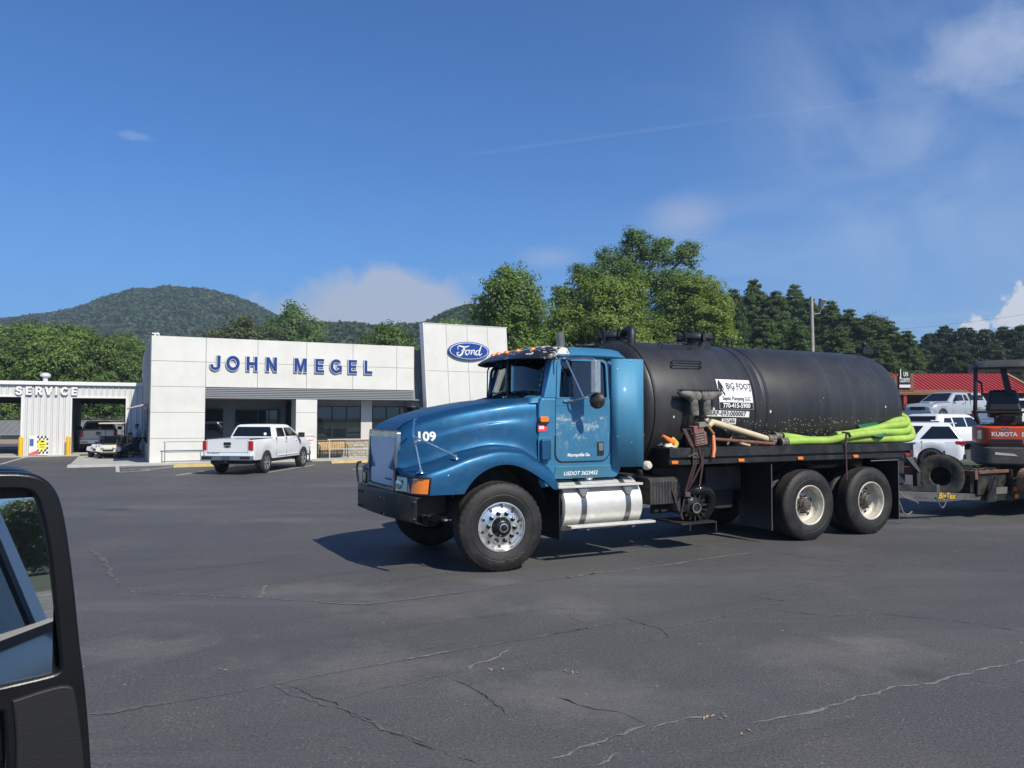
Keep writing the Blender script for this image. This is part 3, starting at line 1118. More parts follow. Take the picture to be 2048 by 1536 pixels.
# hood number
def on_hood(mb, u0, z0):
    out = []
    for x, y, z in mb.v:
        u, zz = u0 + x, z0 + y
        H = hood_half(u)
        w = None
        for (w0, a), (w1, b) in zip(H[9:], H[10:]):
            if (a - zz) * (b - zz) <= 0 and a != b:
                w = lerp(w0, w1, (zz - a) / (b - a))
                break
        out.append((u, (w if w is not None else .35) - .004 - z, zz))
    mb.v = out
    return mb
mb = text('109', .15, .001, offset=.006, sx=.98)
on_hood(mb, -.77, 1.60)
build(mb, 'hood_number', MT['white_letter'], TR, smooth=0)
mb = MB().box(-.66, -.60, .03, .034, 1.158, 1.170).xf(Matrix.Translation((-.02, .0, 0)))
build(mb, 'paint_chip', MT['white_letter'], TR)

# --- cab
CABW0, CABW1 = .20, 2.24
mb = MB().prism([(.60, 1.05), (1.80, 1.05), (1.90, 1.22), (1.90, 2.085), (.66, 2.085), (.62, 2.0)], (0, 0), 'y', CABW0, CABW1)
cab = build(mb, 'cab', M_CAB, TR, bevel=.03, seg=3)
# pillars and back wall, roof underside frame
def pillars(s, W):
    def hx(a, b, name='pillar'):
        mb = MB().hexa([(p[0], W(p[1]), p[2]) for p in a] + [(p[0], W(p[1]), p[2]) for p in b])
        build(mb, name, M_CAB, TR, bevel=.022, seg=3)
    e = .14 if s else 0
    hx([(.68 + e, .20, 2.07), (.92 + e, .20, 2.07), (.92 + e, .31, 2.07), (.72 + e, .36 - e, 2.07)], [(.86 + e, .245, 2.64), (.99 + e, .245, 2.64), (.99 + e, .33, 2.64), (.84 + e, .40 - e, 2.64)])
    hx([(1.68, .20, 2.07), (1.90, .20, 2.07), (1.90, .31, 2.07), (1.68, .31, 2.07)], [(1.68, .245, 2.64), (1.90, .245, 2.64), (1.90, .34, 2.64), (1.68, .34, 2.64)])
    # cowl blister between hood and windscreen
    mb = MB()
    mb.hexa([(.50, W(.27), 2.0), (.78, W(.215), 2.02), (.78, W(.5), 2.05), (.56, W(.6), 2.05), (.58, W(.34), 2.085), (.80, W(.27), 2.135), (.82, W(.5), 2.125), (.64, W(.62), 2.12)])
    build(mb, 'cowl', M_CAB, TR, bevel=.03, seg=3)
mir(pillars)
mb = flat([rrect(.24, 2.20, 2.06, 2.62, .04), rrect(.62, 1.82, 2.15, 2.50, .06)], .05).xf(Matrix(((0, 0, 1, 1.85), (1, 0, 0, 0), (0, 1, 0, 0), (0, 0, 0, 1))))
build(mb, 'back_wall', M_CAB, TR)
mb = MB().box(1.872, 1.878, .62, 1.82, 2.15, 2.5)
build(mb, 'rear_window', MT['glass_tint'], TR)

# roof: crowned slab with rounded edge and a drip rail
def roof_rows():
    out = []
    for u, f in ((1.10, 1), (1.3, 1), (1.6, 1), (1.78, .96), (1.88, .8), (1.93, .45), (1.945, .12), (1.945, 0)):
        r = []
        for i in range(25):
            a = i / 24
            w = .205 + a * 2.03
            e = min(a, 1 - a) * 2.03
            h = math.sqrt(max(0, 1 - (1 - min(e / .16, 1)) ** 2)) * .115 + .025 * math.sin(math.pi * a)
            r.append((u, w, 2.635 + h * f))
        out.append(r)
    return out
rr = roof_rows()
mb = MB().grid(rr)
mb.box(.92, 1.93, .21, 2.23, 2.615, 2.637)
build(mb, 'roof', M_CAB, TR, smooth=40)
mb = MB().tube([(.90, .215, 2.628), (1.2, .20, 2.64), (1.6, .195, 2.64), (1.90, .20, 2.632), (1.955, .25, 2.628), (1.96, .6, 2.628), (1.96, 2.24, 2.628)], .014, 6)
build(mb, 'drip_rail', M_CAB, TR)

# sun visor and front roof cap in peeling black paint
vr = []
for i in range(25):
    a = i / 24
    w = .225 + a * 1.99
    q = (w - 1.22) / .995
    qq = abs(q)
    uf = .46 + .07 * q * q + .30 * qq ** 5
    zf = 2.585 + .02 * (1 - q * q)
    edge = math.sqrt(max(0, 1 - qq ** 8))
    vr.append([(uf + .012, w, zf - .012), (uf, w, zf), (lerp(uf, 1.15, .10), w, zf + .045 * edge), (lerp(uf, 1.15, .35), w, zf + .118 * edge + .008), (lerp(uf, 1.15, .65), w, zf + .165 * edge + .018),
               (1.06, w, 2.645 + .122 * edge), (1.15, w, 2.642 + .125 * edge + .012 * (1 - qq))])
mb = MB().grid(vr)
v = build(mb, 'sun_visor', M_VISOR, TR, smooth=60)
sm = v.modifiers.new('thick', 'SOLIDIFY')
sm.thickness = .012
for u, w in ((.62, .62), (.56, .92), (.54, 1.22), (.56, 1.52), (.62, 1.82)):
    z = 2.70
    mb = MB().lathe([(.045, 0), (.045, .018), (.036, .04), (.02, .052), (.001, .056)], (u + .16, w, z + .012), (0, 0, 1), 14)
    mb.fn(lambda p, u=u, w=w, z=z: ((p[0] - u - .16) * 1.1 + u + .14, (p[1] - w) * .72 + w, (p[2] - z) * .8 + z + .002))
    build(mb, 'marker_lamp', MT['amber'], TR)

# windscreen: two flat panes with a centre post, black gasket
def pane(s, W):
    e = .09 if s else 0
    a = [(.755 + e, W(.415 - e), 2.125), (.70, W(1.19), 2.125), (.70, W(1.19), 2.60), (.875 + e, W(.45 - e), 2.60)]
    A_ = [Vector(p) for p in a]
    rws = []
    for i in range(9):
        lo, hi = A_[0].lerp(A_[1], i / 8), A_[3].lerp(A_[2], i / 8)
        bow = -.03 * math.sin(math.pi * i / 8)
        rws.append([tuple(lo.lerp(hi, j / 6) + Vector((bow, 0, 0))) for j in range(7)])
    gp = build(MB().grid(rws), 'windscreen', MT['glass'], TR, smooth=80)
    gp.modifiers.new('thick', 'SOLIDIFY').thickness = .006
    mb = MB().tube([Vector(p) for p in spline([(.755 + e, W(.42 - e), 2.14), (.748 + e, W(.47 - e), 2.118), (.70, W(1.19), 2.118), (.695, W(1.19), 2.61)], 6)], .014, 6)
    mb.tube([Vector(p) for p in spline([(.755 + e, W(.42 - e), 2.14), (.80 + e, W(.425 - e), 2.3), (.87 + e, W(.44 - e), 2.58)], 4)], .016, 6)
    build(mb, 'gasket', MT['black'], TR)
    mb = MB().tube([(.70, W(.62), 2.10), (.685, W(.60), 2.16), (.69, W(.74), 2.185), (.685, W(1.0), 2.16)], .008, 6)
    build(mb, 'wiper', MT['black'], TR)
mir(pane)
mb = MB().box(.685, .715, 1.195, 1.245, 2.09, 2.62)
build(mb, 'centre_post', MT['black'], TR, bevel=.006)

# interior
mb = MB().box(.78, 1.0, .30, 2.14, 2.04, 2.10).box(1.30, 1.42, .42, .95, 2.0, 2.42).box(1.30, 1.42, 1.5, 2.05, 2.0, 2.32)
build(mb, 'seat', MT['interior'], TR, bevel=.03)
mb = MB().box(.92, 1.85, .22, 2.22, 2.60, 2.614)
build(mb, 'headliner', mat('headliner', (.12, .12, .115), .9), TR)
mb = MB()
wheel_c = Vector((1.02, .80, 2.16))
a1, a2 = Vector((0, 1, 0)), Vector((-.35, 0, .94)).normalized()
mb.tube([wheel_c + (a1 * math.cos(R(q)) + a2 * math.sin(R(q))) * .20 for q in range(0, 360, 18)], .016, 8, closed=True)
mb.tube([wheel_c - a1 * .2, wheel_c + a1 * .2], .014, 6)
mb.tube([wheel_c, wheel_c + Vector((-.14, 0, -.12))], .03, 8)
build(mb, 'steering_wheel', MT['black'], TR)
mb = MB().tube([(.86, 1.22, 2.10), (.86, 1.18, 2.24), (.90, 1.15, 2.30)], .014, 6).box(.82, .88, 1.08, 1.30, 2.27, 2.33).sphere((.76, 1.28, 2.42), (.02, .04, .07))
build(mb, 'dash_phone_mount', MT['black'], TR)

# side doors
def door(s, W):
    sg = 1 if s == 0 else -1
    def put(mb, w):
        M = Matrix(((1, 0, 0, 0), (0, 0, -sg, W(w)), (0, 1, 0, 0), (0, 0, 0, 1)))
        return mb.xf(M)
    # lower skin
    o = build(put(flat([rrect(.855, 1.665, 1.275, 2.075, (.10, .14, .01, .01), 6)], .012), CABW0), 'door', M_DOOR, TR, bevel=.005)
    # dark seam round the door
    seam = put(flat([rrect(.838, 1.682, 1.258, 2.62, (.11, .155, .10, .10), 6), rrect(.856, 1.664, 1.276, 2.60, (.10, .14, .09, .09), 6)], .006), CABW0 - .001)
    seam.fn(lambda p: (p[0], p[1] + (.045 * max(0, (p[2] - 2.08) / .55)) * sg, p[2]))
    build(seam, 'door_seam', MT['black'], o)
    # window frame
    fr = put(flat([rrect(.862, 1.658, 2.078, 2.60, (.01, .01, .09, .09), 6), rrect(.90, 1.635, 2.09, 2.565, (.02, .02, .07, .07), 5)], .022), CABW0 + .004)
    fr.fn(lambda p: (p[0] + (.04 * max(0, (p[2] - 2.1) / .5) if p[0] < 1.1 else 0), p[1] + (.045 * max(0, (p[2] - 2.08) / .55)) * sg, p[2]))
    build(fr, 'window_frame', M_CAB, o, bevel=.005)
    gl = put(flat([rrect(.885, 1.645, 2.082, 2.575, .03, 3)], .005), CABW0 + .022)
    gl.fn(lambda p: (p[0] + (.04 * max(0, (p[2] - 2.1) / .5) if p[0] < 1.1 else 0), p[1] + (.045 * max(0, (p[2] - 2.08) / .55)) * sg, p[2]))
    build(gl, 'side_window', MT['glass_tint'] if s == 0 else MT['glass'], o)
    mb = MB().box(1.12, 1.135, *sorted((W(CABW0 + .03), W(CABW0 + .05))), 2.08, 2.57)
    build(mb, 'vent_post', MT['black'], o)
    # stamped line under the window
    mb = put(flat([rrect(.87, 1.65, 1.985, 1.993, .003, 1)], .004), CABW0 - .0125)
    build(mb, 'press_line', M_DOOR, o)
    # handle pocket
    mb = put(flat([rrect(1.47, 1.575, 1.335, 1.515, .02, 3)], .006), CABW0 - .012)
    h = build(mb, 'door_handle', MT['black'], o, bevel=.003)
    mb = put(flat([rrect(1.488, 1.557, 1.40, 1.50, .012, 3)], .012), CABW0 - .018)
    build(mb, 'latch_plate', MT['chrome'], h, bevel=.003)
    return o
door(0, lambda w: w)
door(1, lambda w: TW - w)
mb = text('Murrayville Ga', .056, .001, offset=.0018).xf(face_front(1.19, CABW0 - .0135, 1.352))
build(mb, 'door_lettering', MT['white_letter'], TR, smooth=0)
mb = MB().prism([(.82, 1.09), (.86, 1.215), (1.60, 1.215), (1.72, 1.215), (1.66, 1.075), (.83, 1.055)], (0, 0), 'y', CABW0 - .015, CABW0 + .1)
build(mb, 'rocker_panel', truck_paint('rocker_paint', (.07, .24, .34)), TR, bevel=.01)
mb = text('USDOT 3623452', .068, .001, offset=.001, shear=.28, sx=1.06).xf(face_front(1.215, CABW0 - .017, 1.118))
build(mb, 'dot_lettering', MT['white_letter'], TR, smooth=0)
mb = MB().cyl((.72, .205, 1.13), (.72, .19, 1.13), .03, n=14).cyl((.66, .205, 1.06), (.66, .192, 1.06), .016, n=10)
build(mb, 'cab_bolt', MT['chrome'], TR)
mb = MB().hexa([(.60, .19, .95), (.84, .19, .97), (.84, .3, .97), (.60, .3, .95), (.60, .19, 1.06), (.83, .19, 1.06), (.83, .3, 1.06), (.60, .3, 1.06)])
build(mb, 'cab_step_panel', M_CAB, TR, bevel=.012)
mb = MB().prism(rrect(.615, .735, 1.775, 1.845, .02), (0, 0), 'y', .155, .20)
build(mb, 'side_turn_lamp', MT['amber'], TR, bevel=.008)
mb = MB().prism(rrect(.61, .74, 1.755, 1.78, .008), (0, 0), 'y', .16, .20)
build(mb, 'lamp_base', MT['black'], TR)
mb = MB().box(.60, .725, .193, .199, 1.655, 1.755)
st = build(mb, 'permit_sticker', mat('sticker_red', (.70, .05, .07), .5), TR)
mb = MB().box(.612, .685, .190, .1945, 1.685, 1.738)
build(mb, 'sticker_print', mat('sticker_print', (.80, .62, .60), .5), st)
mb = MB().prism(rrect(.62, .755, 1.30, 1.56, .02), (0, 0), 'y', .125, .20)
build(mb, 'intake_box', truck_paint('intake_paint', (.014, .10, .23)), TR, bevel=.018, seg=3)
mb = MB().prism(rrect(.60, .77, 1.285, 1.585, .02), (0, 0), 'y', .188, .203)
build(mb, 'intake_plate', M_CAB, TR, bevel=.004)

# west-coast mirror and its bracket
mb = MB().box(-.09, .09, -.035, .035, -.205, .205)
M1 = Matrix.Translation((1.25, -.13, 2.345)) @ Matrix.Rotation(R(38), 4, 'Z')
mb.xf(M1)
mr = build(mb, 'side_mirror', mat('mirror_back', (.66, .65, .61), .34, .75, var=.2, vscale=14, grime=((.42, .37, .30), 11, .5, .6), bump=.3, bscale=60), TR, bevel=.012, seg=3)
mb = MB().box(-.082, .082, -.0005, .0005, -.195, .195).xf(M1 @ Matrix.Translation((0, .0365, 0)))
build(mb, 'mirror_face', mat('mirror_glass', (.85, .88, .9), .02, 1.0), mr)
mb = MB().tube(spline([(1.02, .18, 2.045), (1.08, .05, 2.06), (1.22, -.10, 2.13), (1.235, -.13, 2.2), (1.235, -.13, 2.5), (1.20, -.11, 2.575), (1.0, .16, 2.585)], 6), .013, 8)
mb.tube([(1.14, -.01, 2.09), (1.00, .17, 2.56)], .012, 8)
build(mb, 'mirror_bracket', MT['chrome'], TR)
build(MB().box(.96, 1.13, .16, .20, 2.03, 2.055), 'bracket_foot', MT['chrome'], TR, bevel=.005)
build(MB().box(.95, 1.10, .165, .21, 2.575, 2.60), 'bracket_foot', MT['chrome'], TR, bevel=.005)
mb = MB().lathe([(.001, -.035), (.066, -.03), (.098, -.008), (.10, .004), (.001, .006)], (1.275, -.12, 2.04), (.70, .70, 0), 24)
build(mb, 'spot_mirror', mat('mirror_black', (.03, .028, .026), .4, .3, grime=((.16, .14, .11), 14, .45, .6)), TR)

# cab side extender
mb = MB()
prof = [(1.70, .185), (1.78, .135), (1.88, .105), (2.0, .085), (2.13, .075)]
mb.grid([[(u, w, 2.605 - .0 * u) for u, w in prof], [(u - .005, w, 1.185) for u, w in prof]])
fe = build(mb, 'cab_extender', truck_paint('extender_paint', (.048, .22, .37), metal=.1, rough=.52, coat=.04), TR, smooth=60)
s_ = fe.modifiers.new('thick', 'SOLIDIFY')
s_.thickness = .012
mb = MB()
for u, w, z in ((1.77, .138, 2.46), (1.765, .14, 1.58), (1.95, .088, 1.50), (1.95, .088, 2.58)):
    mb.lathe([(.016, 0), (.014, .007), (.006, .011), (.001, .012)], (u, w, z), (0, -1, 0), 10)
build(mb, 'extender_bolt', MT['chrome'], TR, kind='stuff')
mb = MB().grid([[(u, TW - w, 2.605) for u, w in prof], [(u, TW - w, 1.185) for u, w in prof]])
fe2 = build(mb, 'cab_extender', M_CAB, TR, smooth=60)
fe2.modifiers.new('thick', 'SOLIDIFY').thickness = .012
mb = MB().lathe([(.001, -.05), (.04, -.045), (.062, -.015), (.062, .02), (.05, .03), (.001, .032)], (2.24, .14, 1.19), (-.2, 1, 0), 20)
build(mb, 'work_lamp', mat('cream_plastic', (.62, .58, .48), .5), TR)

# exhaust stack, air horn
mb = MB().tube([(1.98, 1.95, 1.6), (1.98, 1.95, 2.9), (1.975, 1.95, 2.98), (1.955, 1.94, 3.05), (1.94, 1.93, 3.13)], [.058, .058, .066, .066, .066], 18)
build(mb, 'exhaust_stack', mat('stack_metal', (.55, .52, .46), .3, .9, grime=((.32, .25, .16), 5, .4, .7)), TR)
mb = MB().lathe([(.001, 0), (.028, .002), (.028, .05), (.012, .08), (.014, .22), (.04, .30), (.05, .315), (.001, .30)], (1.80, 1.25, 2.875), (1, 0, .05), 14).tube([(1.83, 1.25, 2.76), (1.83, 1.25, 2.87)], .012, 6).tube([(2.0, 1.25, 2.76), (2.0, 1.25, 2.87)], .01, 6)
build(mb, 'air_horn', MT['black'], TR)

# --- chassis
mb = MB()
for w in (.80, 1.56):
    mb.box(-1.05, 7.45, w, w + .08, .72, .98)
for u in (-.9, .9, 2.3, 3.6, 4.6, 5.8, 7.2):
    mb.box(u, u + .1, .88, 1.56, .76, .94)
build(mb, 'frame_rail', MT['dark_steel'], TR)
mb = MB().tube([(0, .25, .53), (0, .45, .50), (0, .7, .40), (0, 1.74, .40), (0, 2.0, .50), (0, 2.2, .53)], .06, 8).box(-.5, .6, .72, .80, .58, .66).box(-.5, .6, 1.64, 1.72, .58, .66).box(-.2, .7, .95, 1.5, .55, 1.1).tube([(-.42, .5, .60), (-.30, 1.9, .62)], .025, 6)
mb.box(-.95, -.55, .42, .60, .68, .90).box(-.62, -.30, .35, .52, .60, .66)
build(mb, 'front_axle', MT['dark_steel'], TR)
mb = MB()
mb.box(-.50, -.44, .30, .33, .83, .93).hexa([(-.60, .32, .60), (-.42, .30, .62), (-.42, .34, .62), (-.60, .36, .60), (-.60, .32, .615), (-.42, .30, .635), (-.42, .34, .635), (-.60, .36, .615)])
build(mb, 'spring_clamp', mat('bare_clamp', (.38, .34, .29), .6, .3, var=.4, vscale=14), TR)
mb = MB()
for u in (5.12, 6.46):
    mb.cyl((u, .4, .53), (u, 2.04, .53), .09, n=12).sphere((u, 1.22, .55), (.24, .22, .24), 14, 9)
mb.cyl((1.0, 1.22, .7), (5.0, 1.22, .62), .06, n=10)
mb.box(4.9, 6.7, .62, .72, .55, .72).box(4.9, 6.7, 1.72, 1.82, .55, .72)
build(mb, 'rear_axle', MT['dark_steel'], TR)
mb = MB().box(2.75, 4.30, .72, .78, .45, 1.15).box(3.6, 4.3, .55, .72, .75, 1.12)  # dark boxes added below the deck so the underside stays as dark as shade
build(mb, 'underbody_filler', MT['dark_steel'], TR, bevel=.03)


# --- wheels
def tyre_mesh(rad=.53, wid=.285, rim=.292, lug=.012, n=120):
    prof = [(rim, .035), (rim + .012, .006), (.335, -.006), (.38, -.014), (.392, -.010), (.402, -.015), (.44, -.013), (.475, -.003), (.488, .006), (rad - .022, .012), (rad - .006, .028), (rad, .045)]
    for k in range(4):
        c = .045 + (wid - .09) * (k + 1) / 5
        prof += [(rad, c - .008), (rad - .014, c - .005), (rad - .014, c + .005), (rad, c + .008)]
    prof += [(r, wid - t) for r, t in reversed(prof[:12])]
    mb = MB().lathe(prof, (0, 0, 0), (0, 1, 0), n, caps=False)
    m = len(prof)
    for j in range(m):
        r, tt = prof[j]
        if r > rad - .03 and (tt < .05 or tt > wid - .05):
            for i in range(n):
                if i % 3 == 0:
                    x, y, z = mb.v[j * n + i]
                    f = (r - lug) / r
                    mb.v[j * n + i] = (x * f, y, z * f)
    return mb


tyre_front_src = build(tyre_mesh(.533, .30, .292, .009), 'tyre', MT['rubber'], None, smooth=28)
tyre_rear_src = build(tyre_mesh(.528, .27, .292, .006), 'tyre', MT['rubber'], None, smooth=28)


def arc_text(body, rad, a0, size, inward=False, dep=.004):
    """letters along a circle in the xz plane facing -y, a0 in degrees at the word's middle"""
    mb = text(body, size, dep, offset=.001, space=1.25)
    out = []
    for x, y, z in mb.v:
        if inward:                        # reads upright at the top when a0 = 90
            a, r = R(a0) - x / rad, rad + y
        else:
            a, r = R(a0) + x / rad, rad - y
        out.append((r * math.cos(a), -z, r * math.sin(a)))
    mb.v = out
    return mb


M_TLET = mat('sidewall_letter', (.055, .052, .048), .6)
# front rim: polished disc with hand holes and capped nuts
mb = MB().lathe([(.292, .05), (.298, .012), (.296, .002), (.286, .0), (.276, .012), (.268, .045), (.250, .060), (.235, .056), (.19, .030), (.15, .020), (.12, .020), (.118, .05), (.001, .05)], (0, 0, 0), (0, 1, 0), 48, caps=False)
rim_f = build(mb, 'rim', MT['alu'], None, smooth=30)
mb = MB()
for k in range(10):
    a = R(36 * k + 14)
    for i in (0,):
        mb.cyl((.232 * math.cos(a), .046, .232 * math.sin(a)), (.226 * math.cos(a), .058, .226 * math.sin(a)), .017, n=12)
hole_f = build(mb, 'hand_hole', MT['black'], None, kind='stuff')
hole_f.data.transform(Matrix.Translation((0, -.002, 0)))
mb = MB()
for k in range(10):
    a = R(36 * k + 32)
    c = (.165 * math.cos(a), .165 * math.sin(a))
    mb.lathe([(.027, .028), (.026, .0), (.019, -.018), (.008, -.024), (.001, -.025)], (c[0], 0, c[1]), (0, 1, 0), 10)
nut_f = build(mb, 'lug_nut', MT['black_gloss'], None, kind='stuff')
mb = MB().lathe([(.125, .03), (.118, .0), (.105, -.012), (.092, -.04), (.078, -.052), (.052, -.055), (.05, -.07), (.034, -.075), (.001, -.076)], (0, 0, 0), (0, 1, 0), 28)
hub_f = build(mb, 'hub', mat('hub_black', (.012, .012, .012), .35, .2, grime=((.30, .25, .20), 25, .55, .6)), None)
mb = MB().lathe([(.052, .0), (.052, -.006), (.044, -.008), (.042, .0)], (0, -.071, 0), (0, 1, 0), 24, closed=True)
cap_f = build(mb, 'hub_ring', MT['alu'], None)
tl_f = build(arc_text('SAMSON', .40, 285, .085).fn(lambda p: (p[0], p[1] - .012, p[2])), 'sidewall_lettering', M_TLET, None, smooth=0)
fw = empty('front_wheel', (0, 0, 0), 0, TR)
fw.location = (0, 0, .53)
fw.rotation_euler.z = R(-7)
for o in (tyre_front_src, rim_f, hole_f, nut_f, hub_f, cap_f, tl_f):
    o.parent = fw
fw2 = copy_tree(fw, TR)
fw2.location = (0, TW, .53)
fw2.rotation_euler.z = R(180 - 7)

# rear rim: deep dish
M_RIMR = mat('rear_rim_paint', (.62, .58, .49), .38, .25, var=.12, vscale=6, grime=((.30, .25, .17), 8, .50, .7))
mb = MB().lathe([(.296, .02), (.298, .0), (.288, -.004), (.278, .002), (.268, .03), (.262, .055), (.25, .075), (.255, .10), (.25, .14), (.225, .165), (.205, .155), (.14, .150), (.001, .150)], (0, 0, 0), (0, 1, 0), 48, caps=False)
rim_r = build(mb, 'rim', M_RIMR, None, smooth=30)
mb = MB()
for k in range(5):
    a = R(72 * k + 20)
    mb.xf(Matrix())
    c = MB().cyl((0, .148, 0), (0, .156, 0), .03, n=12).fn(lambda p: (p[0] * .6, p[1], p[2]))
    c.xf(Matrix.Rotation(-a, 4, 'Y') @ Matrix.Translation((.188, 0, 0)))
    mb.merge(c)
hole_r = build(mb, 'hand_hole', MT['black'], None, kind='stuff')
mb = MB().lathe([(.105, .15), (.10, .10), (.085, .085), (.08, .05), (.06, .035), (.001, .034)], (0, 0, 0), (0, 1, 0), 20)
hub_r = build(mb, 'hub', mat('hub_grime', (.10, .09, .08), .7, .3, var=.5, vscale=20), None)
mb = MB()
for k in range(10):
    a = R(36 * k)
    mb.cyl((.128 * math.cos(a), .15, .128 * math.sin(a)), (.128 * math.cos(a), .105, .128 * math.sin(a)), .016, n=6)
nut_r = build(mb, 'lug_nut', mat('nut_rust', (.07, .06, .055), .7, .3, var=.5, vscale=30), None, kind='stuff')
tl_r = build(arc_text('SONIC', .41, 80, .075, inward=True).fn(lambda p: (p[0], p[1] - .012, p[2])), 'sidewall_lettering', M_TLET, None, smooth=0)
rw = empty('rear_wheel', (5.12, 0, .525), 0, TR)
for o in (tyre_rear_src, rim_r, hole_r, hub_r, nut_r, tl_r):
    o.parent = rw
t2 = share(tyre_rear_src, rw, (0, .32, 0))
for (u, w, rz, rot) in ((6.46, 0, 0, 25), (5.12, TW, 180, 0), (6.46, TW, 180, 50)):
    c = copy_tree(rw, TR)
    c.location = (u, w, .525)
    c.rotation_euler = (0, R(rot), R(rz))

# --- mud flaps
mb = MB().box(4.395, 4.41, .06, .72, .20, 1.14)
build(mb, 'mud_flap', MT['black'], TR)
mb = MB().tube([(4.39, .04, 1.15), (4.40, .05, .9), (4.395, .05, .55), (4.40, .055, .19)], .006, 5)
build(mb, 'flap_edge', MT['steel'], TR)
mb = MB().box(7.14, 7.155, .03, .70, .19, 1.14)
build(mb, 'mud_flap', MT['black'], TR)
mb = MB().tube([(6.5, .03, 1.145), (7.14, .025, 1.145), (7.145, .025, 1.1), (7.145, .028, .19)], .007, 5)
build(mb, 'flap_edge', MT['steel'], TR)
for u in (4.395, 7.14):
    mb = MB().box(u, u + .015, TW - .72, TW - .06, .20, 1.14)
    build(mb, 'mud_flap', MT['black'], TR)
mb = MB().tube([(.885, .10, .93), (.885, .09, .7), (.87, .10, .32)], .005, 5).box(.86, .875, .12, .62, .30, .95)
build(mb, 'mud_flap', MT['black'], TR)

# --- fuel tank with straps, steps, cap
def rr_tank(s, W):
    r = .335
    mb = MB().lathe([(.001, -.02), (.22, -.012), (r - .03, 0), (r, .02), (r, 1.20), (r - .03, 1.22), (.22, 1.232), (.001, 1.24)], (.90, W(.40), .70), (1, 0, 0), 40)
    o = build(mb, 'fuel_tank', MT['alu_tank'], TR, smooth=40)
    for u in (1.16, 1.84):
        mb = MB().lathe([(r + .001, 0), (r + .008, 0), (r + .008, .075), (r + .001, .075)], (u, W(.40), .70), (1, 0, 0), 40, closed=True)
        build(mb, 'tank_strap', mat('strap_metal', (.20, .20, .21), .3, .8), o)
    mb = MB().lathe([(.06, 0), (.06, .02), (.072, .02), (.072, .05), (.05, .06), (.001, .062)], (1.42, W(.33), 1.022), (0, -.12 if s == 0 else .12, 1), 20)
    build(mb, 'filler_cap', MT['alu'], o, bevel=.003)
    if s == 0:
        mb = MB().box(.80, 2.10, .045, .17, .945, .975)
        build(mb, 'upper_step', MT['alu_tank'], o, bevel=.006)
        mb = MB().box(.93, 2.22, -.06, .07, .455, .485)
        build(mb, 'lower_step', MT['alu_tank'], o, bevel=.006)
        for u in (1.17, 1.86):
            mb = MB().hexa([(u, .06, .83), (u + .05, .06, .83), (u + .05, .12, .80), (u, .12, .80), (u - .05, .07, .943), (u + .10, .07, .943), (u + .10, .16, .943), (u - .05, .16, .943)])
            build(mb, 'step_bracket', MT['steel'], o)
            build(MB().box(u, u + .05, -.03, .25, .42, .455), 'step_bracket', MT['steel'], o)
    mb = MB().lathe([(.001, -.024), (.21, -.018), (r - .04, -.008)], (.90, W(.40), .70), (1, 0, 0), 32)
    build(mb, 'tank_end', mat('tank_end_black', (.02, .021, .022), .5, .2, grime=((.45, .42, .36), 7, .58, .6)), o, fix=False)
mir(rr_tank)

# --- battery box
mb = MB().prism([(.12, .66), (.12, .97), (.17, 1.02), (.62, 1.02), (.62, .66)], (0, 0), 'x', 2.27, 2.73)
bb = build(mb, 'battery_box', mat('box_black', (.022, .022, .022), .6, var=.3, grime=((.12, .11, .10), 7, .45, .5)), TR, bevel=.012)
mb = MB()
for i in range(8):
    u = 2.32 + i * .05
    mb.tube([(u, .6, 1.022), (u, .17, 1.022), (u, .118, .97), (u, .118, .68)], .006, 5)
build(mb, 'box_rib', mat('box_rib', (.03, .03, .03), .55), bb, kind='stuff')
mb = MB().box(2.0, 2.26, .35, .75, 1.0, 1.06).box(2.22, 2.28, .3, .36, 1.05, 1.12)
build(mb, 'cab_mount', MT['dark_steel'], TR)

# --- vacuum pump with elbow, on a bracket
mb = MB().lathe([(.001, -.02), (.07, -.02), (.085, -.005), (.085, .02), (.13, .03), (.165, .06), (.17, .32), (.001, .33)], (3.08, .16, .58), (0.25, 1, 0), 28)
pu = build(mb, 'vacuum_pump', mat('pump_black', (.018, .018, .018), .38, .3, grime=((.10, .09, .08), 12, .5, .5)), TR, smooth=30)
mb = MB()
for k in range(14):
    a = R(360 / 14 * k)
    c = MB().box(-.008, .008, -.02, .2, .11, .185)
    c.xf(Matrix.Translation((3.09, .20, .58)) @ Matrix.Rotation(-R(14), 4, 'Z') @ Matrix.Rotation(a, 4, 'Y'))
    mb.merge(c)
build(mb, 'pump_fin', MT['dark_steel'], pu, kind='stuff')
mb = MB().lathe([(.055, -.0), (.062, -.012), (.075, -.012), (.078, 0)], (3.075, .135, .58), (.25, 1, 0), 24, closed=True)
build(mb, 'pump_ring', MT['steel'], pu)
mb = MB().tube(spline([(2.98, .30, .78), (3.08, .24, .80), (3.22, .20, .82), (3.34, .20, .78), (3.40, .22, .65), (3.36, .26, .50), (3.28, .32, .42)], 6), .078, 16)
build(mb, 'pump_elbow', MT['black_gloss'], pu)
mb = MB().box(2.78, 3.40, .10, .70, .365, .385).box(2.92, 2.935, .10, .13, .28, .37).box(3.385, 3.40, .10, .13, .24, .37).tube([(2.7, .3, .9), (2.72, .3, .75), (2.85, .3, .7)], .03, 8).tube([(2.76, .25, .8), (2.8, .2, .9), (2.78, .2, 1.0)], .015, 6).box(2.74, 2.86, .22, .4, .55, .9)
build(mb, 'pump_bracket', MT['dark_steel'], TR)

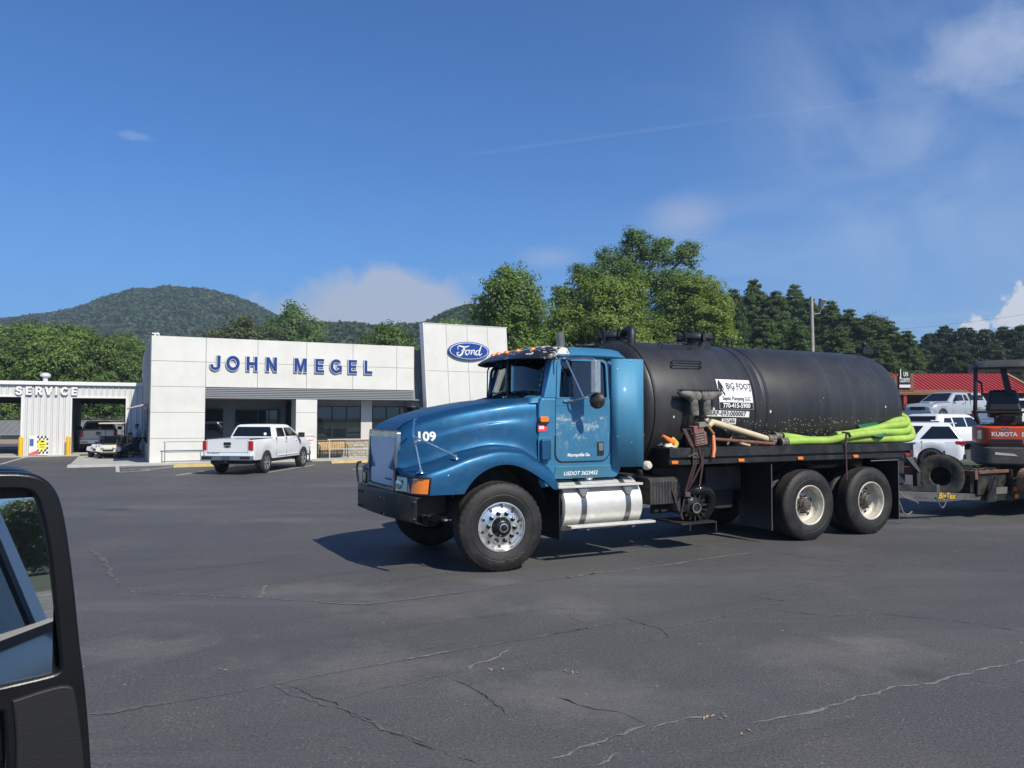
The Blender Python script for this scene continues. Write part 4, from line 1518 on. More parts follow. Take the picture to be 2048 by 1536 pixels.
# --- deck
prof = [(0.0, 1.30), (0.0, 1.415), (.38, 1.418), (.38, 1.40), (.02, 1.395), (.02, 1.30), (.05, 1.295), (.05, 1.265), (.012, 1.255), (.012, 1.195), (.30, 1.19), (.30, 1.21), (.07, 1.22), (.07, 1.38), (.38, 1.385)]
M_DECK = mat('deck_black', (.020, .021, .023), .45, .2, var=.35, vscale=5, wear=((.45, .45, .43), 34, .70), grime=((.10, .095, .085), 4, .5, .5))
def deck(s, W):
    pts = [(0.0, 1.29), (0.0, 1.415), (.40, 1.418), (.40, 1.20), (.30, 1.19), (.012, 1.19), (.012, 1.255), (.045, 1.262), (.045, 1.285)]
    mb = MB().prism([(W(a), b) for a, b in pts], (0, 0), 'x', 2.51, 7.49)
    d = build(mb, 'deck_rail', M_DECK, TR, bevel=.004)
    mb = MB()
    for i in range(124):
        u = 2.53 + i * .04
        mb.box(u, u + .018, *sorted((W(-.003), W(.001))), 1.388 + (.006 if i % 2 else 0), 1.394 + (.006 if i % 2 else 0))
    build(mb, 'tread_bump', M_DECK, d, kind='stuff')
    for u in (2.59, 3.77, 4.93, 6.12, 7.34):
        red = u > 7
        mb = MB().prism(rrect(u - .055, u + .055, 1.205, 1.25, .015), (0, 0), 'y', W(.012), W(-.012))
        build(mb, 'side_marker', MT['red_lens'] if red else MT['amber'], d, bevel=.006, label='red rear side marker' if red else None)
mir(deck)
mb = MB().box(2.55, 7.45, .40, 2.04, 1.19, 1.30)
build(mb, 'deck_floor', MT['dark_steel'], TR)
mb = MB().hexa([(7.42, .0, 1.19), (7.50, .0, 1.19), (7.50, .7, 1.19), (7.42, .7, 1.19), (7.40, .0, 1.40), (7.49, .0, 1.40), (7.49, .7, 1.40), (7.40, .7, 1.40)])
mb.box(7.40, 7.48, .7, 1.74, 1.10, 1.40)
mb.hexa([(7.60, .02, .70), (7.68, .02, .70), (7.68, .10, .70), (7.60, .10, .70), (7.60, .02, .95), (7.68, .02, .95), (7.68, .10, .95), (7.60, .10, .95)])
build(mb, 'rear_frame', MT['dark_steel'], TR)
mb = MB().hexa([(7.46, -.005, 1.19), (7.47, -.005, 1.19), (7.47, .15, 1.19), (7.46, .15, 1.19), (7.66, -.005, .94), (7.67, -.005, .94), (7.67, .15, .94), (7.66, .15, .94)])
mb.prism([(7.30, 1.19), (7.48, 1.19), (7.67, .94), (7.63, .93)], (0, 0), 'y', .0, .008)
build(mb, 'tail_plate', mat('tail_plate_grey', (.12, .12, .12), .55, .4, var=.3), TR)
mb = MB().box(7.18, 7.66, .30, .36, .70, 1.1).cyl((7.42, .28, .98), (7.42, .34, .98), .06, n=14).box(7.35, 7.55, .20, .26, .75, .9)
build(mb, 'tail_bracket', MT['dark_steel'], TR)

# --- the tank
TA, TZ, RT = 1.22, 1.96, 1.0
mb = MB().lathe([(.001, 2.12), (.35, 2.13), (.65, 2.19), (.86, 2.28), (.955, 2.345), (RT - .005, 2.40), (RT, 2.42), (RT, 4.42), (RT - .006, 4.44), (RT, 4.46), (RT, 7.44), (RT - .012, 7.50), (.955, 7.60), (.86, 7.70), (.65, 7.80), (.35, 7.86), (.001, 7.875)], (0, TA, TZ), (1, 0, 0), 96)
tk = build(mb, 'tank', M_TANK, TR, smooth=30)


def on_tank(mb, u0, z0, eps=.004, tilt=0.0):
    out = []
    ct, stt = math.cos(tilt), math.sin(tilt)
    for x, y, z in mb.v:
        u, s = u0 + x * ct - y * stt, z0 + x * stt + y * ct
        sin = max(-.99, min(.99, (s - TZ) / RT))
        r = RT + eps + z
        a = math.asin(sin)
        out.append((u, TA - r * math.cos(a), TZ + r * math.sin(a)))
    mb.v = out
    return mb


def gridplate(w, h, n=8, hgt=.001):
    return MB().grid([[(x, -h / 2 + h * j / n, hgt) for x in (-w / 2, w / 2)] for j in range(n + 1)])


for u in (2.43, 4.27, 4.50):
    mb = MB().lathe([(RT, 0), (RT + (.018 if u < 3 else .008), .0), (RT + (.018 if u < 3 else .008), .035 if u < 3 else .05), (RT, .035 if u < 3 else .05)], (u, TA, TZ), (1, 0, 0), 96, closed=True)
    build(mb, 'weld_band', M_TANK, tk, smooth=30)
# number plates and company sign
sg = build(on_tank(gridplate(.64, .43), 3.905, 2.165, .005, -R(.5)), 'company_sign', mat('sign_white', (.80, .80, .78), .4, grime=((.4, .38, .34), 9, .62, .3)), tk, fix=True, smooth=60)
M_SIGNBLK = mat('sign_black', (.010, .010, .012), .4)
build(on_tank(MB().grid([[(x, -.10 + .095 * j / 3 - .112, .002) for x in (-.315, .315)] for j in range(4)]), 3.905, 2.165, .005, -R(.5)), 'phone_band', M_SIGNBLK, sg, smooth=60)
build(on_tank(text('770-415-5900', .092, .001, offset=.0025, sx=1.0).fn(lambda p: (p[0] + .0, p[1] - .165, p[2] + .003)), 3.905, 2.165, .006, -R(.5)), 'phone_number', MT['white_letter'], sg, smooth=0)
build(on_tank(text('Septic Pumping LLC', .074, .001, offset=.0018, sx=.90).fn(lambda p: (p[0] + .01, p[1] - .062, p[2])), 3.905, 2.165, .007, -R(.5)), 'trade_line', M_SIGNBLK, sg, smooth=0)
bigt = text('BIG FOOT', .122, .001, offset=.0025, sx=.88).fn(lambda p: (p[0] + .085, p[1] + .115, p[2]))
for i, (x, l) in enumerate(((-.125, .05), (-.04, .07), (-.02, .045), (.115, .04), (.20, .03), (.285, .075), (.30, .04), (.04, .05))):
    bigt.add([(x - .008, .075, .0005), (x + .008, .075, .0005), (x, .075 - l, .0005)], [(0, 1, 2)])
build(on_tank(bigt, 3.905, 2.165, .007, -R(.5)), 'sign_title', M_SIGNBLK, sg, smooth=0)
fig = [(-.03, .105), (-.012, .112), (.0, .10), (.002, .085), (.018, .07), (.03, .04), (.045, .0), (.05, -.03), (.04, -.035), (.03, -.01), (.02, .012), (.02, -.02), (.035, -.055), (.06, -.085), (.05, -.10), (.075, -.108), (.04, -.11), (.03, -.095), (.0, -.05), (-.012, -.06),
       (-.035, -.10), (-.02, -.108), (-.06, -.108), (-.05, -.09), (-.03, -.055), (-.035, -.01), (-.045, -.03), (-.06, -.06), (-.072, -.055), (-.06, -.02), (-.05, .03), (-.045, .07), (-.035, .085)]
build(on_tank(flat([[(a - .255, b + .09) for a, b in fig]], .001), 3.905, 2.165, .007, -R(.5)), 'sign_figure', M_SIGNBLK, sg, smooth=0)
pl1 = build(on_tank(gridplate(.80, .085, 3), 3.745, 1.885, .005, -R(1.2)), 'permit_plate', MT['white_letter'], tk, smooth=60)
build(on_tank(text('SRP-093:000007', .092, .001, offset=.003, space=1.08, sx=1.02), 3.745, 1.885, .007, -R(1.2)), 'permit_number', M_SIGNBLK, pl1, smooth=0)
pl2 = build(on_tank(gridplate(.27, .085, 3), 3.765, 1.775, .005, R(1)), 'permit_plate', MT['white_letter'], tk, smooth=60)
build(on_tank(text('F0G486', .088, .001, offset=.001, sx=.82, shear=.12), 3.765, 1.775, .007, R(1)), 'permit_number', M_SIGNBLK, pl2, smooth=0)
# climbing rungs
def rung(u0, u1, z0, z1, skew):
    def P(u, z):
        a = math.asin(min(.995, (z - TZ) / RT))
        return Vector((u, TA - RT * math.cos(a), TZ + RT * math.sin(a)))
    def N(z):
        a = math.asin(min(.995, (z - TZ) / RT))
        return Vector((0, -math.cos(a), math.sin(a)))
    mb = MB()
    a, b, c, d = P(u0, z0), P(u1, z0), P(u1 + skew, z1), P(u0 + skew, z1)
    o0, o1 = N(z0) * .05, N(z1) * .05
    mb.tube([a, a + o0, b + o0, b], .009, 6)
    mb.tube([d, d + o1, c + o1, c], .009, 6)
    mb.tube([a + o0, d + o1], .009, 6)
    mb.tube([b + o0, c + o1], .009, 6)
    build(mb, 'climbing_rung', MT['black'], tk)
rung(2.86, 3.38, 2.535, 2.61, .05)
rung(2.97, 3.50, 2.84, 2.905, .05)
# manholes
def manhole(u, w, z, r, name='manhole'):
    mb = MB().lathe([(r * .93, -.15), (r * .93, .10), (r * 1.12, .11), (r * 1.12, .135), (r * 1.1, .14), (r * 1.05, .17), (r * .8, .20), (r * .4, .215), (.001, .22)], (u, w, z), (0, 0, 1), 28)
    o = build(mb, name, M_TANK, tk, smooth=30)
    mb = MB()
    for k in range(6):
        a = R(60 * k + 15)
        c = MB().box(-.03, .03, -.022, .022, .07, .19).cyl((0, 0, .05), (0, 0, .235), .013, n=8).box(-.012, .05, -.006, .006, .19, .215)
        c.xf(Matrix.Translation((u, w, z)) @ Matrix.Rotation(a, 4, 'Z') @ Matrix.Translation((r * 1.13, 0, 0)))
        mb.merge(c)
    build(mb, 'lid_clamp', MT['black'], o, kind='stuff')
manhole(3.98, 1.18, 2.94, .24)
manhole(2.62, 1.45, 2.93, .20)
mb = MB().tube(spline([(2.47, 1.1, 2.3), (2.50, .95, 2.62), (2.53, .90, 2.85), (2.56, .92, 3.06), (2.60, 1.0, 3.13), (2.64, 1.2, 3.10)], 7), .062, 14)
build(mb, 'vent_hose', MT['black'], tk)
mb = MB().tube([(4.66, 1.2, 2.94), (4.66, 1.2, 3.09)], .02, 8).cyl((4.66, 1.2, 3.03), (4.66, 1.2, 3.08), .035, n=10)
build(mb, 'relief_valve', MT['dark_steel'], tk)
mb = MB().tube([(4.80, 1.25, 2.94), (4.80, 1.25, 3.10)], .024, 8).tube([(4.52, 1.2, 2.94), (4.52, 1.2, 3.03)], .018, 8)
build(mb, 'relief_valve', MT['dark_steel'], tk)
mb = MB().box(7.15, 7.80, .98, 1.10, 2.945, 2.955).box(7.55, 7.80, .96, 1.12, 2.95, 3.04).cyl((7.68, 1.04, 3.03), (7.68, 1.04, 3.10), .03, n=10).sphere((7.68, 1.04, 3.12), .045)
build(mb, 'rear_valve', MT['black'], tk)
mb = MB().cyl((6.25, 1.2, 2.95), (6.25, 1.2, 2.99), .02, n=8)
build(mb, 'lifting_stud', MT['black'], tk)
mb = MB().box(2.89, 3.44, .10, .25, 2.155, 2.175).tube([(3.0, .13, 2.165), (3.0, .3, 2.12)], .012, 6).tube([(3.3, .13, 2.165), (3.3, .3, 2.12)], .012, 6)
build(mb, 'boot_shelf', MT['black'], tk)


# ------------------------------------------------------------------ things carried on the truck (in truck coordinates turned into the world)
def TP(u, w, z):
    p = Vector((-.12, 9.21, 0)) + UX * u + WX * w
    return Vector((p.x, p.y, z))


def carried(name, u, w, z, label, cat, group=None):
    p = TP(u, w, z)
    return empty(name, p, YAW, None, label, cat, group)


M_BOOT = mat('boot_rubber', (.045, .044, .041), .6, var=.3, vscale=12, grime=((.24, .23, .20), 9, .34, .85))
M_BOOT2 = mat('boot_sole', (.016, .016, .016), .6, bump=.8, bscale=70)
def boot(u, direction, label):
    b = carried('rubber_boot', u, .09, 1.86, label, 'boot', 'rubber boots hung upside down on the tank')
    # shaft opening down, foot on top
    mb = MB()
    rr = []
    for z, rx, ry, dx in ((.0, .070, .060, 0), (.005, .073, .063, 0), (.10, .068, .06, 0), (.20, .058, .054, .005 * direction), (.26, .056, .052, .01 * direction)):
        rr.append([(dx + rx * math.cos(R(a)), ry * math.sin(R(a)), z) for a in range(0, 360, 24)])
    mb.grid(rr, True)
    build(mb, 'shaft', M_BOOT, b, smooth=60)
    mb = MB()
    rr = []
    for x, hw, z0, z1 in ((-.085, .02, .27, .33), (-.075, .042, .25, .345), (-.03, .048, .235, .352), (.05, .048, .24, .352), (.12, .056, .275, .352), (.18, .052, .29, .348), (.215, .03, .305, .338)):
        rr.append([(x * direction, hw * math.cos(R(a)), lerp(z0, z1, .5 + .5 * math.sin(R(a)))) for a in range(0, 360, 30)])
    mb.grid(rr, True, True)
    mb.fn(lambda p: (p[0] * 1.22, p[1] * 1.35, .35 - (.352 - p[2]) * 1.45))
    build(mb, 'foot', M_BOOT, b, smooth=60)
    mb = MB()
    for i in range(9):
        x = (-.08 + i * .034) * direction
        mb.box(x * 1.22 - .013, x * 1.22 + .013, -.06, .06, .343, .355)
    build(mb, 'sole', M_BOOT2, b, kind='stuff')
boot(3.005, -1, 'black rubber boot hanging sole up with its toe pointing to the cab')
boot(3.225, 1, 'black rubber boot hanging sole up with its toe pointing to the sign')

# pump engine
e = carried('pump_engine', 3.10, .16, 1.42, 'small faded red motor strapped on the deck below the boots', 'engine')
M_ENG = mat('faded_red_metal', (.23, .085, .075), .6, .2, var=.35, vscale=9, grime=((.20, .17, .15), 12, .45, .7))
mb = MB().box(-.09, .13, -.10, .12, .02, .20).box(-.06, .12, -.07, .10, .20, .30)
mb.xf(Matrix.Rotation(R(-8), 4, 'Y'))
eb = build(mb, 'engine_block', M_ENG, e, bevel=.015)
mb = MB()
for i in range(5):
    mb.box(-.075, .09, -.115, .10, .06 + i * .035, .07 + i * .035)
mb.box(.02, .2, -.09, .05, .27, .34).cyl((.16, -.06, .33), (.20, -.06, .36), .05, n=12)
mb.xf(Matrix.Rotation(R(-8), 4, 'Y'))
build(mb, 'cooling_fin', mat('dirty_alloy', (.28, .25, .22), .6, .5, var=.4, vscale=14), eb, kind='stuff')
mb = MB().box(-.19, .02, -.03, .0, .245, .26).tube([(-.12, -.02, .25), (-.08, -.03, .1), (-.02, -.06, 0.0)], .012, 6).tube([(-.05, .05, .3), (.0, .0, .38), (.1, .0, .36)], .012, 6)
build(mb, 'throttle_arm', MT['dark_steel'], e)

c = carried('traffic_cone', 2.72, .20, 1.42, 'tipped orange cone lying at the front corner of the deck', 'cone')
mb = MB().lathe([(.055, 0), (.05, .02), (.014, .22), (.001, .225)], (0, 0, .06), (-.75, -.1, .42), 14)
build(mb, 'cone_body', mat('cone_orange', (.80, .20, .03), .5, var=.15, vscale=14), c)
mb = MB().box(-.07, .07, -.01, .01, -.06, .06).xf(Matrix.Translation((.02, 0, .055)) @ Matrix.Rotation(R(40), 4, 'Y'))
build(mb, 'cone_base', mat('cone_yellow', (.62, .55, .10), .6), c)
for lab, u, ww, col in (('crumpled pale rag beside the tipped cone on the deck', 2.60, .12, (.62, .62, .50)), ('dark wadded rag behind the tipped cone on the deck', 2.66, .36, (.07, .08, .10))):
    c = carried('rag', u, ww, 1.425, lab, 'rag')
    rnd = random.Random(int(u * 100))
    rows_ = [[(x * .035 - .09, y * .03 - .05, .012 + rnd.uniform(0, .05) * (0 < x < 5) * (0 < y < 3)) for x in range(6)] for y in range(4)]
    o = build(MB().grid(rows_), 'cloth', mat('rag_cloth', col, .9, var=.2, vscale=20), c, smooth=80)
    o.modifiers.new('thick', 'SOLIDIFY').thickness = .01

c = carried('wand_pipe', 3.37, .17, 1.42, 'cream plastic pipe lying slantwise from the engine to the hose couplings', 'pipe')
mb = MB().tube([(-.02, .02, .29), (.05, .02, .345), (.12, .01, .325), (1.08, -.07, .08)], [.04, .048, .048, .044], 14)
build(mb, 'tube', mat('cream_pvc', (.62, .52, .34), .5, var=.12, vscale=5, grime=((.22, .17, .10), 6, .5, .6)), c)
mb = MB().cyl((1.07, -.07, .082), (1.14, -.075, .065), .055, n=16)
build(mb, 'end_collar', MT['steel'], c)
c = carried('iron_rod', 3.34, .08, 1.42, 'rusty reddish rod lying on the deck under the cream pipe', 'rod')
build(MB().tube([(0, 0, .11), (1.13, -.02, .025)], .024, 10), 'rod', mat('rust_rod', (.20, .085, .06), .8, .2, var=.3, vscale=12), c)
c = carried('pry_bar', 3.2, .13, 1.42, 'short rust-orange bar propped against the motor', 'bar')
build(MB().tube([(.01, .03, .42), (.03, .02, .38), (.12, -.0, .25), (.17, -.02, .18)], .02, 8), 'bar', mat('rust_orange', (.36, .19, .05), .8, .2, var=.4, vscale=20), c)
c = carried('hand_lever', 3.2, -.02, 1.22, 'faded orange lever hanging over the deck edge below the motor', 'lever')
build(MB().tube([(.12, .08, .36), (.06, 0, .18), (.02, -.02, .06)], [.022, .026, .024], 8), 'lever', mat('faded_orange', (.70, .20, .07), .6, var=.2, vscale=16), c)
c = carried('grey_stick', 3.8, .2, 1.42, 'thin grey stick leaning up from the rusty rod', 'stick')
build(MB().tube([(-.1, 0, .02), (.02, .02, .15), (.1, .05, .26)], .014, 6), 'stick', mat('grey_wood', (.22, .19, .15), .9), c)
c = carried('yellow_stick', 3.8, .05, 1.42, 'short yellow stick lying on the deck by the rusty rod', 'stick')
build(MB().tube([(-.03, .05, .07), (.08, 0, .03), (.17, -.02, .012)], .016, 6), 'stick', mat('pale_wood', (.55, .42, .20), .8), c)

# straps
M_STRAP = mat('dark_red_webbing', (.045, .022, .020), .8, var=.3, vscale=30)
c = carried('ratchet_strap', 2.9, 0, .4, 'dark red ratchet straps tying the motor down to the pump bracket', 'strap')
mb = MB()
def web(path, wd=.03):
    P_ = [Vector(p) for p in path]
    rows_ = [[(p.x - wd / 2, p.y, p.z), (p.x + wd / 2, p.y, p.z)] for p in P_]
    o = MB().grid(rows_)
    o2 = MB().grid([[(x, y + .004, z) for x, y, z in r] for r in rows_])
    return o.merge(o2)
for pth in ([(-.06, .12, 1.28), (-.03, -.01, 1.05), (0, -.018, 1.02), (0, -.02, .79), (-.10, .02, .46), (-.16, .06, .1)],
            [(-.03, .12, 1.28), (.0, -.01, 1.05), (.04, -.02, .80), (-.04, .02, .5)],
            [(.10, -.01, 1.03), (.16, -.02, .80), (.10, .0, .42)], [(.18, -.01, .95), (.14, -.02, .80), (.0, .0, .56), (-.12, .05, .36)], [(-.27, .1, .45), (-.13, .06, .05)]):
    mb.merge(web(pth))
build(mb, 'webbing', M_STRAP, c, fix=False, smooth=0)
build(MB().box(-.13, -.05, .0, .03, .36, .42), 'ratchet', mat('ratchet_steel', (.12, .10, .085), .6, .4, var=.4, vscale=20), c)
mb = MB().box(-.03, .05, -.04, -.02, .88, .95).tube([(-.1, -.03, .9), (0, -.05, .94), (.08, -.03, .88)], .01, 6)
build(mb, 'ratchet', bpy.data.materials['ratchet_steel'], c)
c = carried('ratchet_strap', 5.9, 0, .85, 'dark strap hanging over the deck edge across the green hose', 'strap')
mb = web([(.14, .22, .70), (.10, .10, .735), (.02, -.01, .72), (-.02, -.02, .55), (-.01, -.02, .40), (.0, -.02, .02)], .028)
build(mb, 'webbing', M_STRAP, c, fix=False, smooth=0)
mb = MB().tube([(.02, .08, .75), (.08, .0, .74), (.10, -.02, .68)], .015, 6).tube([(.05, -.01, .66), (-.01, -.03, .6), (-.05, -.03, .55)], .012, 6)
build(mb, 'hook', MT['dark_steel'], c)

# green hose: one long hose laid in loops, with couplings
def hose_mat():
    m = mat('green_hose', (.34, .52, .085), .5, var=.15, vscale=3, grime=((.22, .24, .07), 4, .45, .6))
    t = NT(m.node_tree)
    return m
M_HOSE = hose_mat()
c = carried('suction_hose', 6.2, .15, 1.42, 'bright lime green ribbed hose laid in loops along the deck beside the tank', 'hose')
def rib_tube(path, r=.058, n=12):
    P_ = spline(path, 12)
    fine = []
    for a, b in zip(P_, P_[1:]):
        k = max(1, int((b - a).length / .011))
        fine += [a.lerp(b, i / k) for i in range(k)]
    fine.append(P_[-1])
    rs = [r * (1 + .035 * math.sin(i * math.pi)) + (.0025 if i % 2 else -.0015) for i in range(len(fine))]
    return MB().tube(fine, rs, n)
for run in ([(-1.50, -.02, .13), (-1.2, 0, .10), (-.9, 0, .065), (-.5, -.02, .06), (-.2, -.03, .06), (.2, -.02, .062), (.7, -.04, .06), (1.15, -.05, .06), (1.42, -.02, .08), (1.55, .06, .15), (1.58, .14, .27), (1.53, .26, .38), (1.46, .5, .44), (1.46, .8, .46)],
            [(-1.44, -.06, .05), (-1.1, -.07, .06), (-.6, -.09, .06), (-.25, -.09, .11), (.2, -.08, .15), (.7, -.06, .17), (1.15, -.02, .175), (1.40, .03, .20), (1.49, .08, .28), (1.42, .12, .36), (1.2, .08, .355), (.85, .04, .27), (.5, .04, .19), (.2, .06, .12)],
            [(-.3, .03, .13), (.1, .02, .16), (.5, -.02, .22), (.9, -.03, .275), (1.2, .0, .29), (1.42, .06, .32), (1.52, .16, .40), (1.50, .34, .47), (1.45, .7, .48)],
            [(-.1, .09, .06), (.3, .06, .06), (.8, .06, .07), (1.2, .08, .10), (1.42, .14, .16), (1.50, .26, .24), (1.50, .6, .30)]):
    build(rib_tube(run), 'hose_run', M_HOSE, c, smooth=60)
M_CPL = mat('coupling_metal', (.22, .19, .16), .5, .6, var=.4, vscale=18)
for (a, b) in (((-1.68, -.03, .135), (-1.50, -.02, .13)), ((-1.60, -.07, .045), (-1.44, -.06, .045)), ((-1.82, -.05, .10), (-1.70, -.05, .10))):
    A, B = Vector(a), Vector(b)
    d = (B - A).normalized()
    mb = MB().lathe([(.047, 0), (.062, 0), (.064, .04), (.056, .045), (.056, .09), (.062, .095), (.062, .13), (.05, .14)], A, d, 20)
    mb.f = [f for f in mb.f if len(f) == 4]
    mb.merge(MB().cyl(A + d * .02, A + d * .025, .05, n=16))
    build(mb, 'coupling', M_CPL, c, smooth=40)
# second coil on the deck: dark inside disc of lid
c = carried('tank_lid', 6.72, .20, 1.635, 'dark green plastic lid leaning between the tank and the hose', 'lid')
mb = MB().lathe([(.001, 0), (.08, 0), (.09, .008), (.15, .008), (.16, 0), (.215, 0), (.235, .012), (.235, .045), (.22, .05), (.001, .045)], (0, 0, 0), (-.10, -.62, .78), 36)
build(mb, 'lid_disc', mat('green_plastic', (.010, .125, .060), .45, var=.15, vscale=5), c)
# ------------------------------------------------------------------ dealership building
G0 = -.35
BX, BY = -16.44, 35.0
BP = Vector((BX, BY, G0))


def fs(px, py, off=0.0, b=BP):
    """(along, up) on the facade plane seen at a pixel, used to lay out signs and windows"""
    d = px_dir(px, py)
    t = (off + b.x * WX.x + b.y * WX.y) / (d.x * WX.x + d.y * WX.y)
    q = d * t - Vector((b.x, b.y, 0))
    return q.x * UX.x + q.y * UX.y, CAM_H + d.z * t - b.z


M_PANEL = mat('white_metal_panel', (.71, .70, .655), .40, .0, var=.05, vscale=.5, grime=((.54, .52, .46), .9, .45, .45))
M_PANEL2 = mat('column_stucco', (.56, .55, .52), .6, var=.05, vscale=2)
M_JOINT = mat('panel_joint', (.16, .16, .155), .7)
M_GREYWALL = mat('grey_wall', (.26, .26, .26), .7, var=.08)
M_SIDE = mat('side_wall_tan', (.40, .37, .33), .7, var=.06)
M_BLUEL = mat('letter_blue', (.012, .045, .22), .35)
M_CONC = mat('concrete', (.42, .41, .38), .85, var=.15, vscale=2, bump=.3, bscale=30)
M_FRAME = mat('window_frame_dark', (.03, .032, .035), .4, .4)
M_BGLASS = mat('storefront_glass', (.012, .018, .022), .02, 0, spec=.9)

DB = empty('dealership_building', BP, YAW, None, 'low white panelled car dealership with blue letters over dark recessed windows', 'building')
# carcass behind the panels
mb = MB().box(.06, 12.60, .07, 14, 3.62, 5.86).box(.06, 2.28, .07, 14, 0, 3.62)
mb.box(2.28, 13.2, 4.2, 14, 0, 3.62)
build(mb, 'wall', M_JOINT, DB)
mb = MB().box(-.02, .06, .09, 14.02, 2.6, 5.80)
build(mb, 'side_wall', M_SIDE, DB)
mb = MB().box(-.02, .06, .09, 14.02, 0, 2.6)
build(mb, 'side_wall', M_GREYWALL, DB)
mb = MB().box(.0, 12.62, .1, 14, 5.86, 5.90)
build(mb, 'parapet_cap', M_PANEL, DB)
mb = MB()
for i in range(3):
    mb.box(-.05, -.02, 2.2 + i * 2.4, 3.9 + i * 2.4, .9, 2.5)
build(mb, 'side_window', M_BGLASS, DB, kind='stuff')
mb = MB().hexa([(-.9, 1.2, 2.55), (-.02, 1.2, 2.75), (-.02, 5, 2.75), (-.9, 5, 2.55), (-.9, 1.2, 2.6), (-.02, 1.2, 2.85), (-.02, 5, 2.85), (-.9, 5, 2.6)])
build(mb, 'side_awning', mat('awning_pink', (.45, .34, .33), .7), DB)
J = .014


def panel(s0, s1, z0, z1, m=None, name='wall_panel', d0=0.0, d1=.06, par=None):
    mb = MB().box(s0 + J / 2, s1 - J / 2, d0, d1, z0 + J / 2, z1 - J / 2)
    return build(mb, name, m or M_PANEL, par or DB, bevel=.006, seg=1)


for z0, z1 in ((4.745, 5.90), (3.575, 4.745), (2.385, 3.575), (1.185, 2.385), (0.02, 1.185)):
    panel(0, 2.335, z0, z1)
for s0, s1 in ((2.335, 4.67), (4.67, 7.0), (7.0, 9.335), (9.335, 11.67), (11.67, 12.63)):
    for z0, z1 in ((4.745, 5.90), (3.575, 4.745)):
        panel(s0, s1, z0, z1)
for z0, z1 in ((2.385, 3.04), (1.165, 2.385), (0.02, 1.165)):
    panel(6.50, 7.55, z0, z1, M_PANEL, d1=.05)
mb = MB().box(6.53, 7.52, .05, 1.25, 0, 3.04)
build(mb, 'column', M_PANEL2, DB)
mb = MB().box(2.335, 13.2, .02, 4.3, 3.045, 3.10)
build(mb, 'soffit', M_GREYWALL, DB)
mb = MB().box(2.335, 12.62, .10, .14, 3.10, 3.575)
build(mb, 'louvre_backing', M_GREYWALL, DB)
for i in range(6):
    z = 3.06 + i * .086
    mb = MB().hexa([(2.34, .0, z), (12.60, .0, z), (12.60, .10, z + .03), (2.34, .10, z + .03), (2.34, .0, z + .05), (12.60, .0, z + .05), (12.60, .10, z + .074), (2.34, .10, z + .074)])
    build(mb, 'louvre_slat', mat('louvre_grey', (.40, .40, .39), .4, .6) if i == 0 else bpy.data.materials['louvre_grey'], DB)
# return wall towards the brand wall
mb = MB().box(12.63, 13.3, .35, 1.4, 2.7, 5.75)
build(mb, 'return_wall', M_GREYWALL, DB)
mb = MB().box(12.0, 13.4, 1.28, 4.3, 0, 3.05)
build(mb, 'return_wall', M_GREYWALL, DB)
# recessed wall behind the right bay: stone base, windows, pier
mb = MB().box(7.55, 13.3, 1.26, 1.45, .93, 3.05)
build(mb, 'bay_wall', M_GREYWALL, DB)
mb = MB().box(10.12, 10.72, 1.20, 1.30, .98, 3.05)
build(mb, 'pier', M_PANEL2, DB, bevel=.01)


def window(s0, s1, z0, z1, y, nm, par=DB):
    mb = flat([[(s0, z0), (s1, z0), (s1, z1), (s0, z1)]] + [[(a + .03, z0 + .05), (b - .03, z0 + .05), (b - .03, z1 - .05), (a + .03, z1 - .05)] for a, b in
              [(lerp(s0, s1, i / nm), lerp(s0, s1, (i + 1) / nm)) for i in range(nm)]], .06).xf(face_front(0, y, 0))
    f = build(mb, 'window', M_FRAME, par)
    for i in range(nm):
        a, b = lerp(s0, s1, i / nm) + .03, lerp(s0, s1, (i + 1) / nm) - .03
        build(MB().box(a, b, y - .03, y - .024, z0 + .05, z1 - .05), 'pane', M_BGLASS, f)
    return f


window(7.84, 10.10, 1.03, 2.74, 1.25, 3)
window(10.75, 13.02, 1.03, 2.74, 1.25, 3)
mb = MB().box(7.55, 13.2, 1.12, 1.27, .93, .975)
build(mb, 'stone_sill', mat('sandstone_sill', (.40, .28, .19), .8, var=.15), DB, bevel=.008)
mb = MB().box(7.55, 13.2, 1.20, 1.30, 0, .93)
build(mb, 'mortar', mat('mortar', (.22, .21, .19), .9), DB)
stm = [mat('ledge_stone', c, .85, var=.2, vscale=6, bump=.5, bscale=18) for c in ((.40, .36, .30), (.33, .31, .28), (.47, .42, .34), (.44, .33, .20), (.28, .27, .26))]
rnd = random.Random(3)
srcs = []
for k, m in enumerate(stm):
    mb = MB().box(-.5, .5, -.5, .5, -.5, .5)
    mb.fn(lambda p: (p[0] + rnd.uniform(-.03, .03), p[1] + rnd.uniform(-.12, .12), p[2] + rnd.uniform(-.06, .06)))
    mb.fn(lambda p: (p[0], p[1], p[2]))
    o = build(mb, 'stone', m, DB)
    srcs.append(o)
first = {}
z = .01
while z < .90:
    h = rnd.uniform(.09, .16)
    h = min(h, .925 - z)
    s = 7.56
    while s < 13.15:
        w = min(rnd.uniform(.20, .52), 13.18 - s)
        k = rnd.choices(range(5), (5, 4, 4, 1, 2))[0]
        o = srcs[k] if k not in first else share(srcs[k], DB)
        first[k] = 1
        o.location = (s + w / 2, 1.19 + rnd.uniform(-.012, .012), z + h / 2)
        o.scale = (w - .018, .05, h - .016)
        s += w
    z += h

